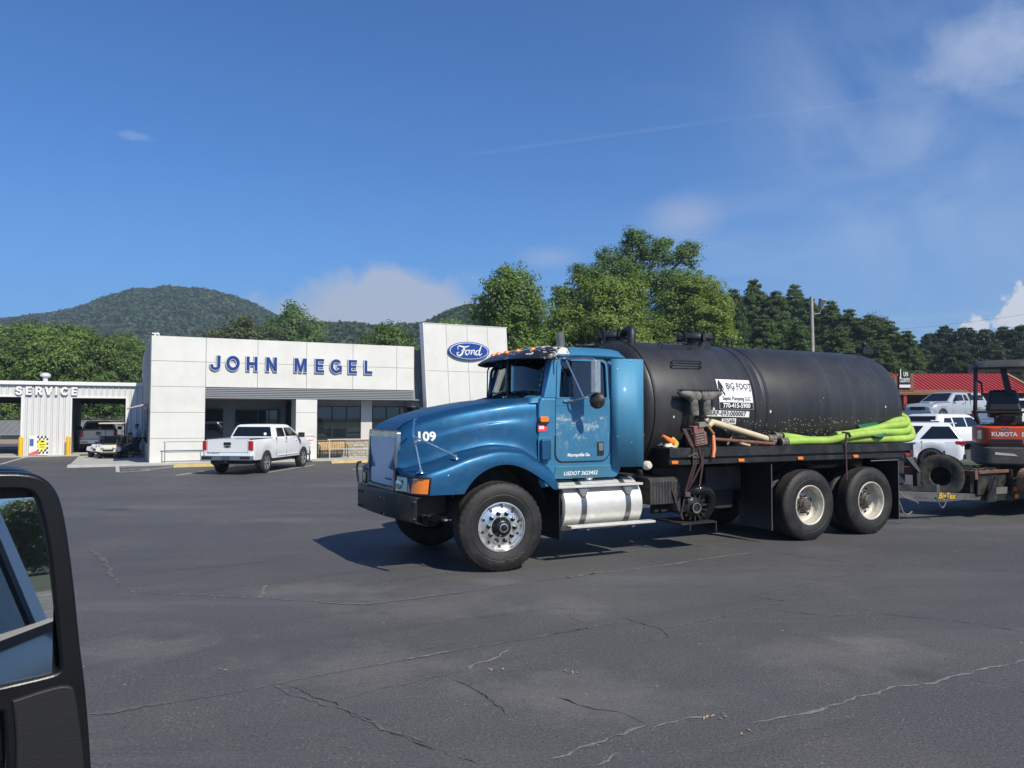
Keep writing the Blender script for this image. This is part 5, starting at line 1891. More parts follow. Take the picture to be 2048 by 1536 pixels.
# entrance bay on the left: glass front set back
mb = MB().box(2.34, 6.5, 4.0, 4.2, 0, 3.05)
build(mb, 'entrance_wall', mat('entrance_grey', (.10, .115, .13), .6), DB)
window(2.36, 3.42, .1, 2.6, 2.6, 1)
mb = MB().box(2.34, 6.5, 2.62, 2.72, 0, 3.05)
build(mb, 'entrance_front', mat('entrance_front_grey', (.12, .135, .15), .5), DB)
window(4.0, 5.1, .1, 2.55, 2.6, 1)
window(5.1, 6.2, .1, 2.55, 2.6, 2)
mb = MB().box(2.2, 13.4, .5, 4.2, -.12, .015)
build(mb, 'porch_floor', M_CONC, DB)

# company letters: blue box letters with a white edge, heavy block shapes
def arc(cx, cy, rx, ry, a0, a1, n=14):
    return [(cx + rx * math.cos(R(lerp(a0, a1, i / n))), cy + ry * math.sin(R(lerp(a0, a1, i / n)))) for i in range(n + 1)]


def block(ch, t=.22):
    """outlines of a heavy capital, height 1, centred"""
    w, h = .39, .5
    if ch == 'H':
        q = [[(-w, -h), (-w + t, -h), (-w + t, -t / 2), (w - t, -t / 2), (w - t, -h), (w, -h), (w, h), (w - t, h), (w - t, t / 2), (-w + t, t / 2), (-w + t, h), (-w, h)]]
    elif ch == 'I':
        q = [[(-t / 2, -h), (t / 2, -h), (t / 2, h), (-t / 2, h)]]
    elif ch == 'L':
        q = [[(-.3, -h), (.33, -h), (.33, -h + .2), (-.3 + t, -h + .2), (-.3 + t, h), (-.3, h)]]
    elif ch == 'E':
        u = .185
        q = [[(-.33, -h), (.34, -h), (.34, -h + u), (-.33 + t, -h + u), (-.33 + t, -.09), (.28, -.09), (.28, .09), (-.33 + t, .09), (-.33 + t, h - u), (.33, h - u), (.33, h), (-.33, h)]]
    elif ch == 'N':
        q = [[(-w, -h), (-w + t, -h), (-w + t, .14), (w - t, -h), (w, -h), (w, h), (w - t, h), (w - t, -.14), (-w + t, h), (-w, h)]]
    elif ch == 'M':
        m = .46
        q = [[(-m, -h), (-m + t * .9, -h), (-m + t * .9, .16), (-.10, -h), (.10, -h), (m - t * .9, .16), (m - t * .9, -h), (m, -h), (m, h), (m - .28, h), (0, -.12), (-m + .28, h), (-m, h)]]
    elif ch == 'V':
        q = [[(-.13, -h), (.13, -h), (.44, h), (.20, h), (0, -.22), (-.20, h), (-.44, h)]]
    elif ch == 'O':
        q = [arc(0, 0, .47, .515, 0, 352, 30), arc(0, 0, .24, .30, 0, 352, 30)]
    elif ch == 'C':
        q = [arc(0, 0, .46, .515, 38, 322, 24) + arc(0, 0, .23, .30, 318, 42, 20)]
    elif ch == 'G':
        q = [arc(0, 0, .46, .515, 40, 305, 24) + [(.44, -.42), (.44, .06), (.06, .06), (.06, -.11), (.23, -.11), (.23, -.20)] + arc(0, 0, .23, .30, 310, 44, 20)]
    elif ch == 'J':
        q = [[(.10, h), (.10, -.22)] + arc(-.035, -.22, .13, .10, -20, -160, 8) + [(-.16, -.12), (-.37, -.12)] + arc(-.02, -.20, .35, .315, 190, 350, 14) + [(.33, h)]]
    elif ch == 'R':
        q = [[(-.37, -h), (-.37 + t, -h), (-.37 + t, -.10), (-.02, -.10), (.16, -h), (.42, -h), (.20, -.06)] + arc(.08, .22, .30, .28, -55, 90, 12) + [(-.37, h)],
             [(-.37 + t, .06), (.04, .06)] + arc(.04, .195, .11, .135, -80, 80, 8) + [(-.37 + t, .33)]]
    elif ch == 'S':
        c = spline([(.27, .22, 0), (.20, .37, 0), (0, .415, 0), (-.22, .36, 0), (-.26, .22, 0), (-.12, .08, 0), (.12, .0, 0), (.28, -.13, 0), (.26, -.32, 0), (.04, -.415, 0), (-.20, -.38, 0), (-.30, -.20, 0)], 5)
        a, b = [], []
        for i, p in enumerate(c):
            d = (c[min(i + 1, len(c) - 1)] - c[max(i - 1, 0)]).normalized()
            a.append((p.x - d.y * .10, p.y + d.x * .10))
            b.append((p.x + d.y * .10, p.y - d.x * .10))
        q = [a + b[::-1]]
    return q


def grow(q, o):
    """outline pushed outward by o (mitred)"""
    out = []
    for k, P in enumerate(q):
        area = sum(P[i - 1][0] * P[i][1] - P[i][0] * P[i - 1][1] for i in range(len(P)))
        sg = (1 if area > 0 else -1) * (1 if k == 0 else -1)
        r = []
        n = len(P)
        for i in range(n):
            a, b, c = Vector(P[i - 1]), Vector(P[i]), Vector(P[(i + 1) % n])
            d1, d2 = (b - a), (c - b)
            if d1.length < 1e-6 or d2.length < 1e-6:
                r.append(P[i])
                continue
            d1.normalize()
            d2.normalize()
            n1, n2 = Vector((d1.y, -d1.x)), Vector((d2.y, -d2.x))
            m = n1 + n2
            m = m * (1 / max(.5, 1 + n1.dot(n2)))
            r.append((b.x + m.x * o * sg, b.y + m.y * o * sg))
        out.append(r)
    return out


def channel_letter(ch, s, z, h, layers, par, sx=1.0, first='sign_letter'):
    """layers: (grow, from y, depth, material, name)"""
    top = None
    for g, y, dep, m, nm in layers:
        q = [[(a * sx, b) for a, b in P] for P in grow(block(ch), g)]
        o = build(flat([[(a * h, b * h) for a, b in P] for P in q], dep).xf(face_front(s, y, z)), nm, m, top or par, smooth=0)
        top = top or o
    return top


for ch, px in zip('JOHNMEGEL', (431, 465.5, 503.5, 542.5, 600.5, 638.5, 671.5, 704.5, 735.5)):
    s, z = fs(px, 727 + (px - 431) * .026)
    channel_letter(ch, s, 4.73, .68, ((.042, -.01, .07, M_BLUEL, 'sign_letter'), (.042, -.082, .012, MT['white_letter'], 'letter_rim'), (.0, -.096, .012, M_BLUEL, 'letter_face')), DB, .96)
# roof camera on the corner
mb = MB().box(.12, .34, .05, .28, 5.9, 6.0).sphere((.26, .02, 5.97), .07).box(.02, .3, .1, .14, 5.98, 6.03)
build(mb, 'security_camera', MT['white_paint'], DB)

# ------------------------------------------------------------------ slanted brand wall with the oval sign
BW = empty('brand_wall', BP + UX * 13.3 - WX * .6, YAW, None, 'tall slanting white panel wall with a blue oval sign', 'sign wall')
def sl(x, z):
    return x - .055 * (z - 0)
xs = [0.03, 1.26, 2.47, 3.69, 4.88]
zs = [7.1, 4.6, 2.1, .05]
mb = MB().add([(sl(.02, 0), .03, 0), (sl(4.9, 0), .03, 0), (sl(4.9, 0), .5, 0), (sl(.02, 0), .5, 0), (sl(.02, 7.08), .03, 7.08), (sl(4.9, 7.08), .03, 7.08), (sl(4.9, 7.08), .5, 7.08), (sl(.02, 7.08), .5, 7.08)],
              [(3, 2, 1, 0), (4, 5, 6, 7), (0, 1, 5, 4), (1, 2, 6, 5), (2, 3, 7, 6), (3, 0, 4, 7)])
build(mb, 'wall_core', M_JOINT, BW)
for a, b in zip(xs, xs[1:]):
    for z1, z0 in zip(zs, zs[1:]):
        a2, b2, z2, z3 = a + J / 2, b - J / 2, z0 + J / 2, z1 - J / 2
        mb = MB().hexa([(sl(a2, z2), -.03, z2), (sl(b2, z2), -.03, z2), (sl(b2, z2), .03, z2), (sl(a2, z2), .03, z2), (sl(a2, z3), -.03, z3), (sl(b2, z3), -.03, z3), (sl(b2, z3), .03, z3), (sl(a2, z3), .03, z3)])
        build(mb, 'wall_panel', M_PANEL, BW, bevel=.006, seg=1)
mb = MB().hexa([(sl(-.04, 0), -.05, 0), (sl(.025, 0), -.05, 0), (sl(.025, 0), .5, 0), (sl(-.04, 0), .5, 0), (sl(-.04, 7.13), -.05, 7.13), (sl(.025, 7.13), -.05, 7.13), (sl(.025, 7.13), .5, 7.13), (sl(-.04, 7.13), .5, 7.13)])
mb.hexa([(sl(.025, 7.1), -.05, 7.1), (sl(4.93, 7.1), -.05, 7.1), (sl(4.93, 7.1), .5, 7.1), (sl(.025, 7.1), .5, 7.1), (sl(.025, 7.13), -.05, 7.13), (sl(4.93, 7.13), -.05, 7.13), (sl(4.93, 7.13), .5, 7.13), (sl(.025, 7.13), .5, 7.13)])
build(mb, 'edge_trim', MT['white_paint'], BW)
OC = (2.17, 5.72)
def oval(a, b, dep, y, m, par, name):
    pts = [(OC[0] + a * math.cos(R(t)), OC[1] + b * math.sin(R(t))) for t in range(0, 360, 5)]
    return build(flat([pts], dep).xf(face_front(0, y, 0)), name, m, par, smooth=40)
M_OVAL = mat('oval_blue', (.012, .05, .27), .25, coat=.4)
ov = oval(1.20, .49, .14, -.03, M_OVAL, BW, 'oval_sign')
oval(1.13, .445, .012, -.171, MT['white_letter'], ov, 'oval_ring')
oval(1.09, .415, .012, -.184, M_OVAL, ov, 'oval_field')
def ribbon2(pts, w):
    P = spline([(a, b, 0) for a, b in pts], 8)
    mb, rws = MB(), []
    for i, p in enumerate(P):
        d = (P[min(i + 1, len(P) - 1)] - P[max(i - 1, 0)]).normalized()
        nn = Vector((-d.y, d.x, 0))
        t = i / (len(P) - 1)
        ww = (w if not isinstance(w, (tuple, list)) else interp(t, w)) / 2
        rws.append([tuple(p - nn * ww), tuple(p + nn * ww)])
    return mb.grid(rws)
mb = MB()
for pts, w in (([(-.66, .08), (-.72, .20), (-.62, .31), (-.45, .27), (-.20, .26), (.02, .33)], [(0, .02), (.4, .05), (.7, .085), (1, .03)]),
               ([(-.26, .27), (-.34, .10), (-.43, -.12), (-.55, -.25), (-.70, -.24), (-.76, -.14), (-.70, -.07), (-.62, -.10)], [(0, .10), (.4, .095), (.7, .05), (1, .03)]),
               ([(-.50, .03), (-.36, .04), (-.18, .06)], [(0, .03), (.5, .06), (1, .03)]),
               ([(-.05, .08), (-.17, .04), (-.22, -.10), (-.14, -.20), (-.02, -.13), (.02, .0), (-.05, .08), (.06, .05), (.13, .09)], [(0, .03), (.3, .075), (.5, .04), (.7, .07), (1, .03)]),
               ([(.20, .10), (.17, -.02), (.12, -.18)], [(0, .05), (.5, .085), (1, .06)]),
               ([(.17, -.02), (.24, .07), (.32, .09), (.34, .02), (.32, -.10), (.38, -.18), (.46, -.13)], [(0, .025), (.3, .06), (.6, .06), (1, .025)]),
               ([(.62, .07), (.50, .06), (.43, -.08), (.49, -.19), (.60, -.12), (.66, .04)], [(0, .03), (.4, .075), (1, .03)]),
               ([(.80, .36), (.72, .18), (.65, -.04), (.66, -.17), (.74, -.18), (.84, -.08)], [(0, .04), (.3, .09), (.6, .08), (1, .02)])):
    mb.merge(ribbon2([(a * .92 + OC[0] - .02, b * .92 + OC[1] - .03) for a, b in pts], w))
mb.fn(lambda p: (p[0], -.198, p[1]))
build(mb, 'oval_script', MT['white_letter'], ov, smooth=0)

# ------------------------------------------------------------------ in front of the building
def LB(s, d, z=0):
    p = BP + UX * s + WX * d
    return Vector((p.x, p.y, G0 + z))
mb = MB().box(-3.2, 18, -.55, .5, -.2, .10).box(-3.2, 0, .5, 12, -.2, .02)
build(mb, 'sidewalk', M_CONC, None, kind='structure', loc=BP, rz=YAW, bevel=.02)
# handrails
M_RAIL = mat('rail_grey', (.33, .34, .34), .45, .4)
M_RAIL2 = mat('rail_pale', (.62, .62, .58), .5)
def handrail(s0, s1, d, label, m, h=.95):
    r = empty('handrail', LB(s0, d, .1), YAW, None, label, 'handrail', 'handrails along the dealership front')
    L = s1 - s0
    build(MB().tube(spline([(0, 0, 0), (0, 0, h - .1), (.06, 0, h), (L * .5, 0, h), (L - .06, 0, h), (L, 0, h - .1), (L, 0, 0)], 5), .022, 8), 'top_rail', m, r)
    build(MB().tube([(0, 0, h * .5), (L, 0, h * .5)], .018, 6), 'mid_rail', m, r)
    build(MB().tube([(L / 2, 0, 0), (L / 2, 0, h)], .018, 6), 'post', m, r)
handrail(.62, 3.9, -.45, 'grey pipe handrail in front of the bare white panels', M_RAIL)
handrail(8.08, 12.2, -.45, 'pale pipe handrail in front of the slatted bench', M_RAIL2)
# bench
bn = empty('park_bench', LB(7.75, .85, .1), YAW, None, 'bench with tan slats and black metal arms by the stone base', 'bench')
M_SLAT = mat('bench_wood', (.50, .34, .15), .6, var=.2, vscale=8)
for i in range(15):
    x = .12 + i * .0885
    build(MB().box(x, x + .062, -.02, .01, .42, .80).xf(Matrix.Rotation(R(-8), 4, 'X')), 'back_slat', M_SLAT, bn)
for i in range(5):
    build(MB().box(.08, 1.42, -.48 + i * .095, -.41 + i * .095, .42, .445), 'seat_slat', M_SLAT, bn)
for x in (.04, 1.46):
    build(MB().tube([(x, -.45, 0), (x, -.47, .42), (x, -.45, .62), (x, .0, .64)], .022, 6).tube([(x, .05, 0), (x, .0, .42), (x, .1, .86)], .022, 6), 'bench_arm', MT['black'], bn)
build(MB().tube([(.04, .09, .84), (1.46, .09, .84)], .02, 6).tube([(.04, .01, .43), (1.46, .01, .43)], .02, 6), 'bench_rail', MT['black'], bn)
# parking sign
sg = empty('parking_sign', LB(7.02, -.75, 0), YAW, None, 'small white parking sign with red print on a black post', 'sign')
build(MB().cyl((0, 0, 0), (0, 0, .04), .16, .12, n=14).cyl((0, 0, .04), (0, 0, 1.0), .035, n=10), 'post', MT['black'], sg)
pl = build(MB().prism(rrect(-.17, .17, .78, 1.36, .02), (0, 0), 'y', -.05, -.04), 'sign_plate', MT['white_paint'], sg)
M_RED = mat('sign_print_red', (.48, .03, .03), .6)
for tx, z, sz in (('CUSTOMER', 1.24, .075), ('PARKING', 1.04, .075), ('ONLY', .90, .07)):
    build(text(tx, sz, .002, offset=.003).xf(face_front(0, -.051, z)), 'sign_text', M_RED, pl, smooth=0)
# wheel stops
for i, (s, lab) in enumerate(((2.2, 'yellow concrete wheel stop under the bumper of the white crew cab pickup'), (8.9, 'yellow concrete wheel stop in front of the bench'))):
    p = px_drop(*((394, 934), (702, 926))[i])
    ws = empty('wheel_stop', (p.x, p.y, gz(p.x, p.y)), YAW, None, lab, 'wheel stop', 'yellow wheel stops')
    mb = MB().prism([(-.12, 0), (.12, 0), (.07, .13), (-.07, .13)], (0, 0), 'x', -.95, .95)
    build(mb, 'stop_block', mat('faded_yellow', (.52, .38, .13), .7, var=.2, vscale=5, grime=((.30, .27, .2), 6, .45, .6)) if i == 0 else bpy.data.materials['faded_yellow'], ws, bevel=.02)

# ------------------------------------------------------------------ service building, open through both doors
SP = Vector((-28.06, 42.33, G0))
SV = empty('service_building', SP, YAW, None, 'low white ribbed metal service building with two open drive-through doors', 'building')
M_SIDING = mat('white_siding', (.66, .66, .65), .5, .1, var=.05, vscale=1.5, grime=((.42, .41, .38), 1.2, .58, .35))
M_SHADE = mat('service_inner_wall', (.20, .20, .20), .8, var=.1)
doors = ((-2.2, .92, 3.28), (3.38, 6.11, 3.25))
RIB = .305
srcs = {}
k = -24
while k * RIB < 8.3:
    s0, s1 = k * RIB, (k + 1) * RIB
    k += 1
    for part in ((0, 3.97),):
        z0, z1 = part
        for a, b, h in doors:
            if s0 >= a - .16 and s1 <= b + .16:
                z0 = h
        key = round(z0, 2)
        if key not in srcs:
            mb = MB().grid([[(x, y, z) for x, y in ((.004, 0), (.20, 0), (.225, -.035), (.275, -.035), (.301, 0))] for z in (z0, z1)])
            srcs[key] = build(mb, 'siding_panel', M_SIDING, SV, smooth=0)
            srcs[key].location = (s0, 0, 0)
        else:
            share(srcs[key], SV, (s0, 0, 0))
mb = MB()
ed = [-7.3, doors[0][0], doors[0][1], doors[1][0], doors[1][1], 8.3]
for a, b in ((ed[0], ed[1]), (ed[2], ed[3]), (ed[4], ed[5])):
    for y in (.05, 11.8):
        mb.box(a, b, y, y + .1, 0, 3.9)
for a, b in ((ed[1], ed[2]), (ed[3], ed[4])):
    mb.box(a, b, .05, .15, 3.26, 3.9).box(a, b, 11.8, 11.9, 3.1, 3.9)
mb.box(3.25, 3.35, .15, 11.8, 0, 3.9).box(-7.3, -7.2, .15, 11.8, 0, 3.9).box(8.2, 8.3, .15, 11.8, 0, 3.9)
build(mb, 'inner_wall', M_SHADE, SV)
mb = MB().hexa([(-7.4, -.12, 4.02), (8.35, -.12, 4.02), (8.35, 6, 4.15), (-7.4, 6, 4.15), (-7.4, -.12, 4.16), (8.35, -.12, 4.16), (8.35, 6, 4.28), (-7.4, 6, 4.28)])
mb.hexa([(-7.4, 6, 4.15), (8.35, 6, 4.15), (8.35, 12.1, 4.02), (-7.4, 12.1, 4.02), (-7.4, 6, 4.28), (8.35, 6, 4.28), (8.35, 12.1, 4.16), (-7.4, 12.1, 4.16)])
build(mb, 'roof', M_SIDING, SV)
build(MB().box(-7.42, 8.36, -.18, -.05, 3.96, 4.17), 'eave_trim', MT['white_paint'], SV, bevel=.02)
for a, b, h in doors:
    mb = MB().box(a - .08, a, -.05, .16, 0, h).box(b, b + .08, -.05, .16, 0, h).box(a - .08, b + .08, -.05, .16, h, h + .10)
    build(mb, 'door_trim', MT['white_paint'], SV)
mb = MB().cyl((1.95, 1.2, 4.2), (1.95, 1.2, 4.55), .13, n=14).lathe([(.001, .0), (.27, .0), (.27, .12), (.15, .2), (.001, .22)], (1.95, 1.2, 4.50), (0, 0, 1), 18)
build(mb, 'roof_vent', M_SIDING, SV)
M_LW, M_LG = MT['white_letter'], mat('letter_return_grey', (.13, .13, .13), .6)
for ch, px in zip('SERVICE', (38.5, 58, 78, 98, 113, 130, 149)):
    s, z = fs(px, 781.5, 0, SP)
    channel_letter(ch, s, 3.63, .44, ((.03, -.04, .10, M_LG, 'sign_letter'), (.028, -.142, .012, M_LW, 'letter_face')), SV, .92)
build(MB().box(-8, 7.6, -1.3, 13, -.05, .02), 'sidewalk', M_CONC, None, kind='structure', loc=SP, rz=YAW)
for i, (s, lab) in enumerate(((-2.35, 'yellow bollard at the frame edge beside the open service door'), (.98, 'yellow bollard by the left service door and the checkered poster'), (3.25, 'yellow bollard between the checkered poster and the right service door'), (6.22, 'yellow bollard partly behind the golf carts'))):
    p = SP + UX * s - WX * .35
    b = empty('bollard', (p.x, p.y, G0), YAW, None, lab, 'bollard', 'yellow bollards by the service doors')
    build(MB().lathe([(.115, 0), (.115, 1.0), (.10, 1.05), (.06, 1.08), (.001, 1.09)], (0, 0, 0), (0, 0, 1), 18), 'post', MT['yellow'], b)
# checkered poster leaning on the siding
po = empty('poster_board', SP + UX * 1.35 - WX * .16, YAW, None, 'checkered sales poster board with a yellow burst, leaning on the white siding', 'poster')
bd = build(MB().box(0, .92, -.02, .0, .05, 1.12), 'board', MT['white_paint'], po)
mb = MB()
for i in range(7):
    for j in range(8):
        if (i + j) % 2 == 0 and not (1 < i < 6 and 1 < j < 6) and i > 0:
            x, z = .30 + i * .088, .10 + j * .125
            mb.add([(x, -.023, z), (x + .088, -.023, z + .03), (x + .088, -.023, z + .155), (x, -.023, z + .125)], [(0, 1, 2, 3)])
build(mb, 'checker_print', M_SIGNBLK, bd, smooth=0, kind='stuff')
burst = [(.62 + (.26 if k % 2 else .20) * math.cos(R(15 * k)), .62 + (.34 if k % 2 else .26) * math.sin(R(15 * k))) for k in range(24)]
build(flat([burst], .004).xf(face_front(0, -.025, 0)), 'burst_print', mat('poster_yellow', (.78, .70, .05), .5), bd, smooth=0)
build(MB().box(.50, .76, -.032, -.029, .60, .64).box(.56, .72, -.032, -.029, .76, .84).box(.52, .74, -.032, -.029, .48, .51), 'burst_text', M_SIGNBLK, bd, kind='stuff')
build(MB().box(.03, .22, -.024, -.021, .55, .95), 'badge_print', mat('poster_blue', (.05, .12, .35), .5), bd)
build(MB().hexa([(.0, -.024, .06), (.5, -.024, .08), (.5, -.021, .08), (.0, -.021, .06), (.0, -.024, .14), (.42, -.024, .34), (.42, -.021, .34), (.0, -.021, .14)]), 'ribbon_print', mat('poster_red', (.6, .10, .10), .5), bd)

# long low shed far behind, seen through the right door
p = px_ground(205, 860, -.4)
sh = empty('storage_shed', (-40, 77, -2.15), YAW * .8, None, 'long low shed with a grey ribbed roof seen through the right service door', 'shed')
mb = MB().hexa([(-16, 0, 2.2), (16, 0, 2.2), (16, 6, 3.4), (-16, 6, 3.4), (-16, 0, 2.35), (16, 0, 2.35), (16, 6, 3.55), (-16, 6, 3.55)])
for i in range(52):
    x = -15.6 + i * .6
    mb.hexa([(x, -.02, 2.34), (x + .08, -.02, 2.34), (x + .08, 6, 3.54), (x, 6, 3.54), (x, -.02, 2.42), (x + .08, -.02, 2.42), (x + .08, 6, 3.62), (x, 6, 3.62)])
build(mb, 'roof', mat('shed_roof', (.30, .30, .31), .5, .3), sh)
build(MB().box(-15.8, 15.8, .4, 6, 0, 2.2), 'wall', mat('shed_wall', (.34, .27, .22), .8), sh)
# chain link fence left
fe = empty('chain_link_fence', SP + UX * -8 + WX * 17, YAW, None, 'grey chain link fence topped with slanting wire arms, seen through the left service door', 'fence')
M_WIRE = mat('fence_wire', (.36, .37, .38), .5, .5)
for i in range(8):
    x = i * 3.0
    build(MB().cyl((x, 0, 0), (x, 0, 1.9), .03, n=8).tube([(x, 0, 1.85), (x - .35, -.25, 2.2)], .02, 6), 'fence_post', M_WIRE, fe)
mb = MB().tube([(0, 0, 1.9), (21, 0, 1.9)], .022, 6)
for k in range(3):
    mb.tube([(-.12 * k, -.09 * k, 1.92 + .12 * k), (21 - .12 * k, -.09 * k, 1.92 + .12 * k)], .006, 4)
build(mb, 'top_rail', M_WIRE, fe)
mb = MB()
for i in range(140):
    x = i * .15
    for sgn in (1, -1):
        x0, x1 = (x, x + 1.9) if sgn > 0 else (x + 1.9, x)
        if max(x0, x1) <= 21:
            mb.tube([(x0, 0, 0), (x1, 0, 1.9)], .006, 3, caps=False)
build(mb, 'wire_mesh', M_WIRE, fe, kind='stuff', fix=False)

# ------------------------------------------------------------------ red-roofed restaurant
RP = Vector((36.0, 67.0, 2.35))
RB = empty('restaurant', RP, R(-3), None, 'low rustic restaurant with a red metal roof and timber sign front', 'building')
M_RROOF = mat('red_metal_roof', (.48, .055, .050), .45, .1, var=.08, vscale=1)
M_TIM = mat('brown_timber', (.20, .095, .045), .8, var=.25, vscale=3)
M_REDP = mat('red_post_paint', (.42, .02, .03), .5)
build(MB().box(-3, 9.4, 1.8, 9, 0, 1.6), 'wall', mat('restaurant_wall', (.10, .04, .035), .8), RB)
# roof: front slope with standing seams, gable to the right
mb = MB().hexa([(-2, .3, 1.55), (9.6, .3, 1.55), (9.6, 5.0, 3.35), (-2, 5.0, 3.35), (-2, .3, 1.65), (9.6, .3, 1.65), (9.6, 5.0, 3.45), (-2, 5.0, 3.45)])
mb.hexa([(-2, 5.0, 3.35), (9.6, 5.0, 3.35), (9.6, 9.6, 1.6), (-2, 9.6, 1.6), (-2, 5.0, 3.45), (9.6, 5.0, 3.45), (9.6, 9.6, 1.7), (-2, 9.6, 1.7)])
build(mb, 'roof', M_RROOF, RB)
src = None
for i in range(31):
    x = -1.9 + i * .37
    if src is None:
        src = build(MB().hexa([(-.03, .28, 1.65), (.03, .28, 1.65), (.03, 5.0, 3.45), (-.03, 5.0, 3.45), (-.03, .28, 1.74), (.03, .28, 1.74), (.03, 5.0, 3.54), (-.03, 5.0, 3.54)]), 'roof_seam', M_RROOF, RB)
        src.location.x = x
    else:
        share(src, RB, (x, 0, 0))
build(MB().prism([(.3, 1.5), (9.6, 1.5), (5.0, 3.3)], (0, 0), 'x', 9.0, 9.5), 'gable', M_TIM, RB)
build(MB().hexa([(9.5, .2, 1.5), (9.7, .2, 1.5), (9.7, 5.0, 3.4), (9.5, 5.0, 3.4), (9.5, .2, 1.75), (9.7, .2, 1.75), (9.7, 5.0, 3.6), (9.5, 5.0, 3.6)]).hexa([(9.5, 9.8, 1.5), (9.7, 9.8, 1.5), (9.7, 5.0, 3.4), (9.5, 5.0, 3.4), (9.5, 9.8, 1.75), (9.7, 9.8, 1.75), (9.7, 5.0, 3.6), (9.5, 5.0, 3.6)]), 'bargeboard', mat('gable_trim', (.42, .22, .13), .8), RB)
build(MB().box(9.71, 9.75, 4.2, 5.0, 1.9, 2.9), 'gable_sign', MT['white_paint'], RB)
# porch roof and sign parapet
build(MB().hexa([(-6, -1.2, 1.35), (3.5, -1.2, 1.35), (3.5, 1.0, 1.75), (-6, 1.0, 1.75), (-6, -1.2, 1.5), (3.5, -1.2, 1.5), (3.5, 1.0, 1.9), (-6, 1.0, 1.9)]), 'porch_roof', M_TIM, RB)
build(MB().box(-5.5, 3, 1.6, 1.8, 0, 1.4), 'porch_wall', mat('porch_dark', (.03, .02, .02), .8), RB)
for i in range(6):
    x = -3.7 + i * .44
    h = 3.35 if i in (3, 4) else 3.0 if i < 3 else 3.25
    build(MB().box(x, x + .42, -.3, -.15, 1.7, h), 'timber_board', M_TIM, RB, bevel=.02, seg=1)
for x in (-4.5, -2.35, -.1, 2.2):
    build(MB().box(x, x + .26, -1.1, -.84, 0, 1.4), 'porch_post', M_REDP, RB)
sb = build(MB().box(-2.42, -1.45, -.42, -.30, 1.95, 3.35), 'roof_sign', M_SIGNBLK, RB)
build(text('COUNTRY', .52, .03, offset=.010, sx=.34, space=1.02).xf(face_front(-1.94, -.43, 2.62)), 'sign_text', MT['white_letter'], sb, smooth=0)
build(text('J', .85, .03, offset=.02, sx=.6).xf(face_front(-2.28, -.43, 3.25)), 'sign_text', MT['white_letter'], sb, smooth=0)
build(text('UN', .55, .03, offset=.012, sx=.5).xf(face_front(-1.85, -.43, 3.15)), 'sign_text', MT['white_letter'], sb, smooth=0)
build(MB().box(-2.4, -1.47, -.45, -.43, 2.0, 2.25), 'sign_strip', MT['white_paint'], sb)

# ------------------------------------------------------------------ light pole, wires
d = px_dir(1626, 700)
t = 62 / d.y
lp = empty('light_pole', (d.x * t, 62, 2.0), 0, None, 'weathered wooden pole with one floodlight on a short arm', 'light pole')
build(MB().cyl((0, 0, 0), (-.05, 0, 9.55), .16, .125, n=12), 'pole', mat('weathered_pole', (.36, .34, .30), .85, var=.2, vscale=3), lp)
build(MB().tube([(0, -.1, 8.1), (.55, -.15, 8.15)], .04, 8).tube([(.55, -.15, 8.15), (.6, -.15, 8.6)], .03, 8), 'arm', MT['steel'], lp)
build(MB().hexa([(.42, -.35, 8.6), (.70, -.35, 8.6), (.70, .0, 8.6), (.42, .0, 8.6), (.52, -.55, 9.3), (1.0, -.55, 9.2), (.95, -.05, 9.35), (.5, -.05, 9.4)]), 'floodlight', MT['steel'], lp, bevel=.05)


def wire(a, b, D0, D1, sag, label):
    p, q = px_dir(*a), px_dir(*b)
    A, B = Vector((0, 0, CAM_H)) + p * (D0 / p.y), Vector((0, 0, CAM_H)) + q * (D1 / q.y)
    pts = [A.lerp(B, i / 16) - Vector((0, 0, sag * 4 * (i / 16) * (1 - i / 16))) for i in range(17)]
    o = build(MB().tube([q_ - A for q_ in pts], .016, 5), 'overhead_wire', MT['black'], None, label=label, cat='wire', loc=A)
wire((1640, 668), (2060, 627), 95, 100, .4, 'thin overhead wire over the dark pines beside the light pole')
wire((-20, 691), (300, 706), 52, 52, .2, 'thin overhead wire crossing the trees above the service roof')
# ------------------------------------------------------------------ cars and pickups  (x forward from the rear bumper, y to the left, z up)
M_CARTYRE = mat('car_tyre', (.017, .017, .017), .8)
M_ALLOY = mat('alloy_rim', (.55, .55, .56), .25, .8)
M_DRIM = mat('dark_alloy_rim', (.05, .05, .055), .3, .7)
_wh = {}


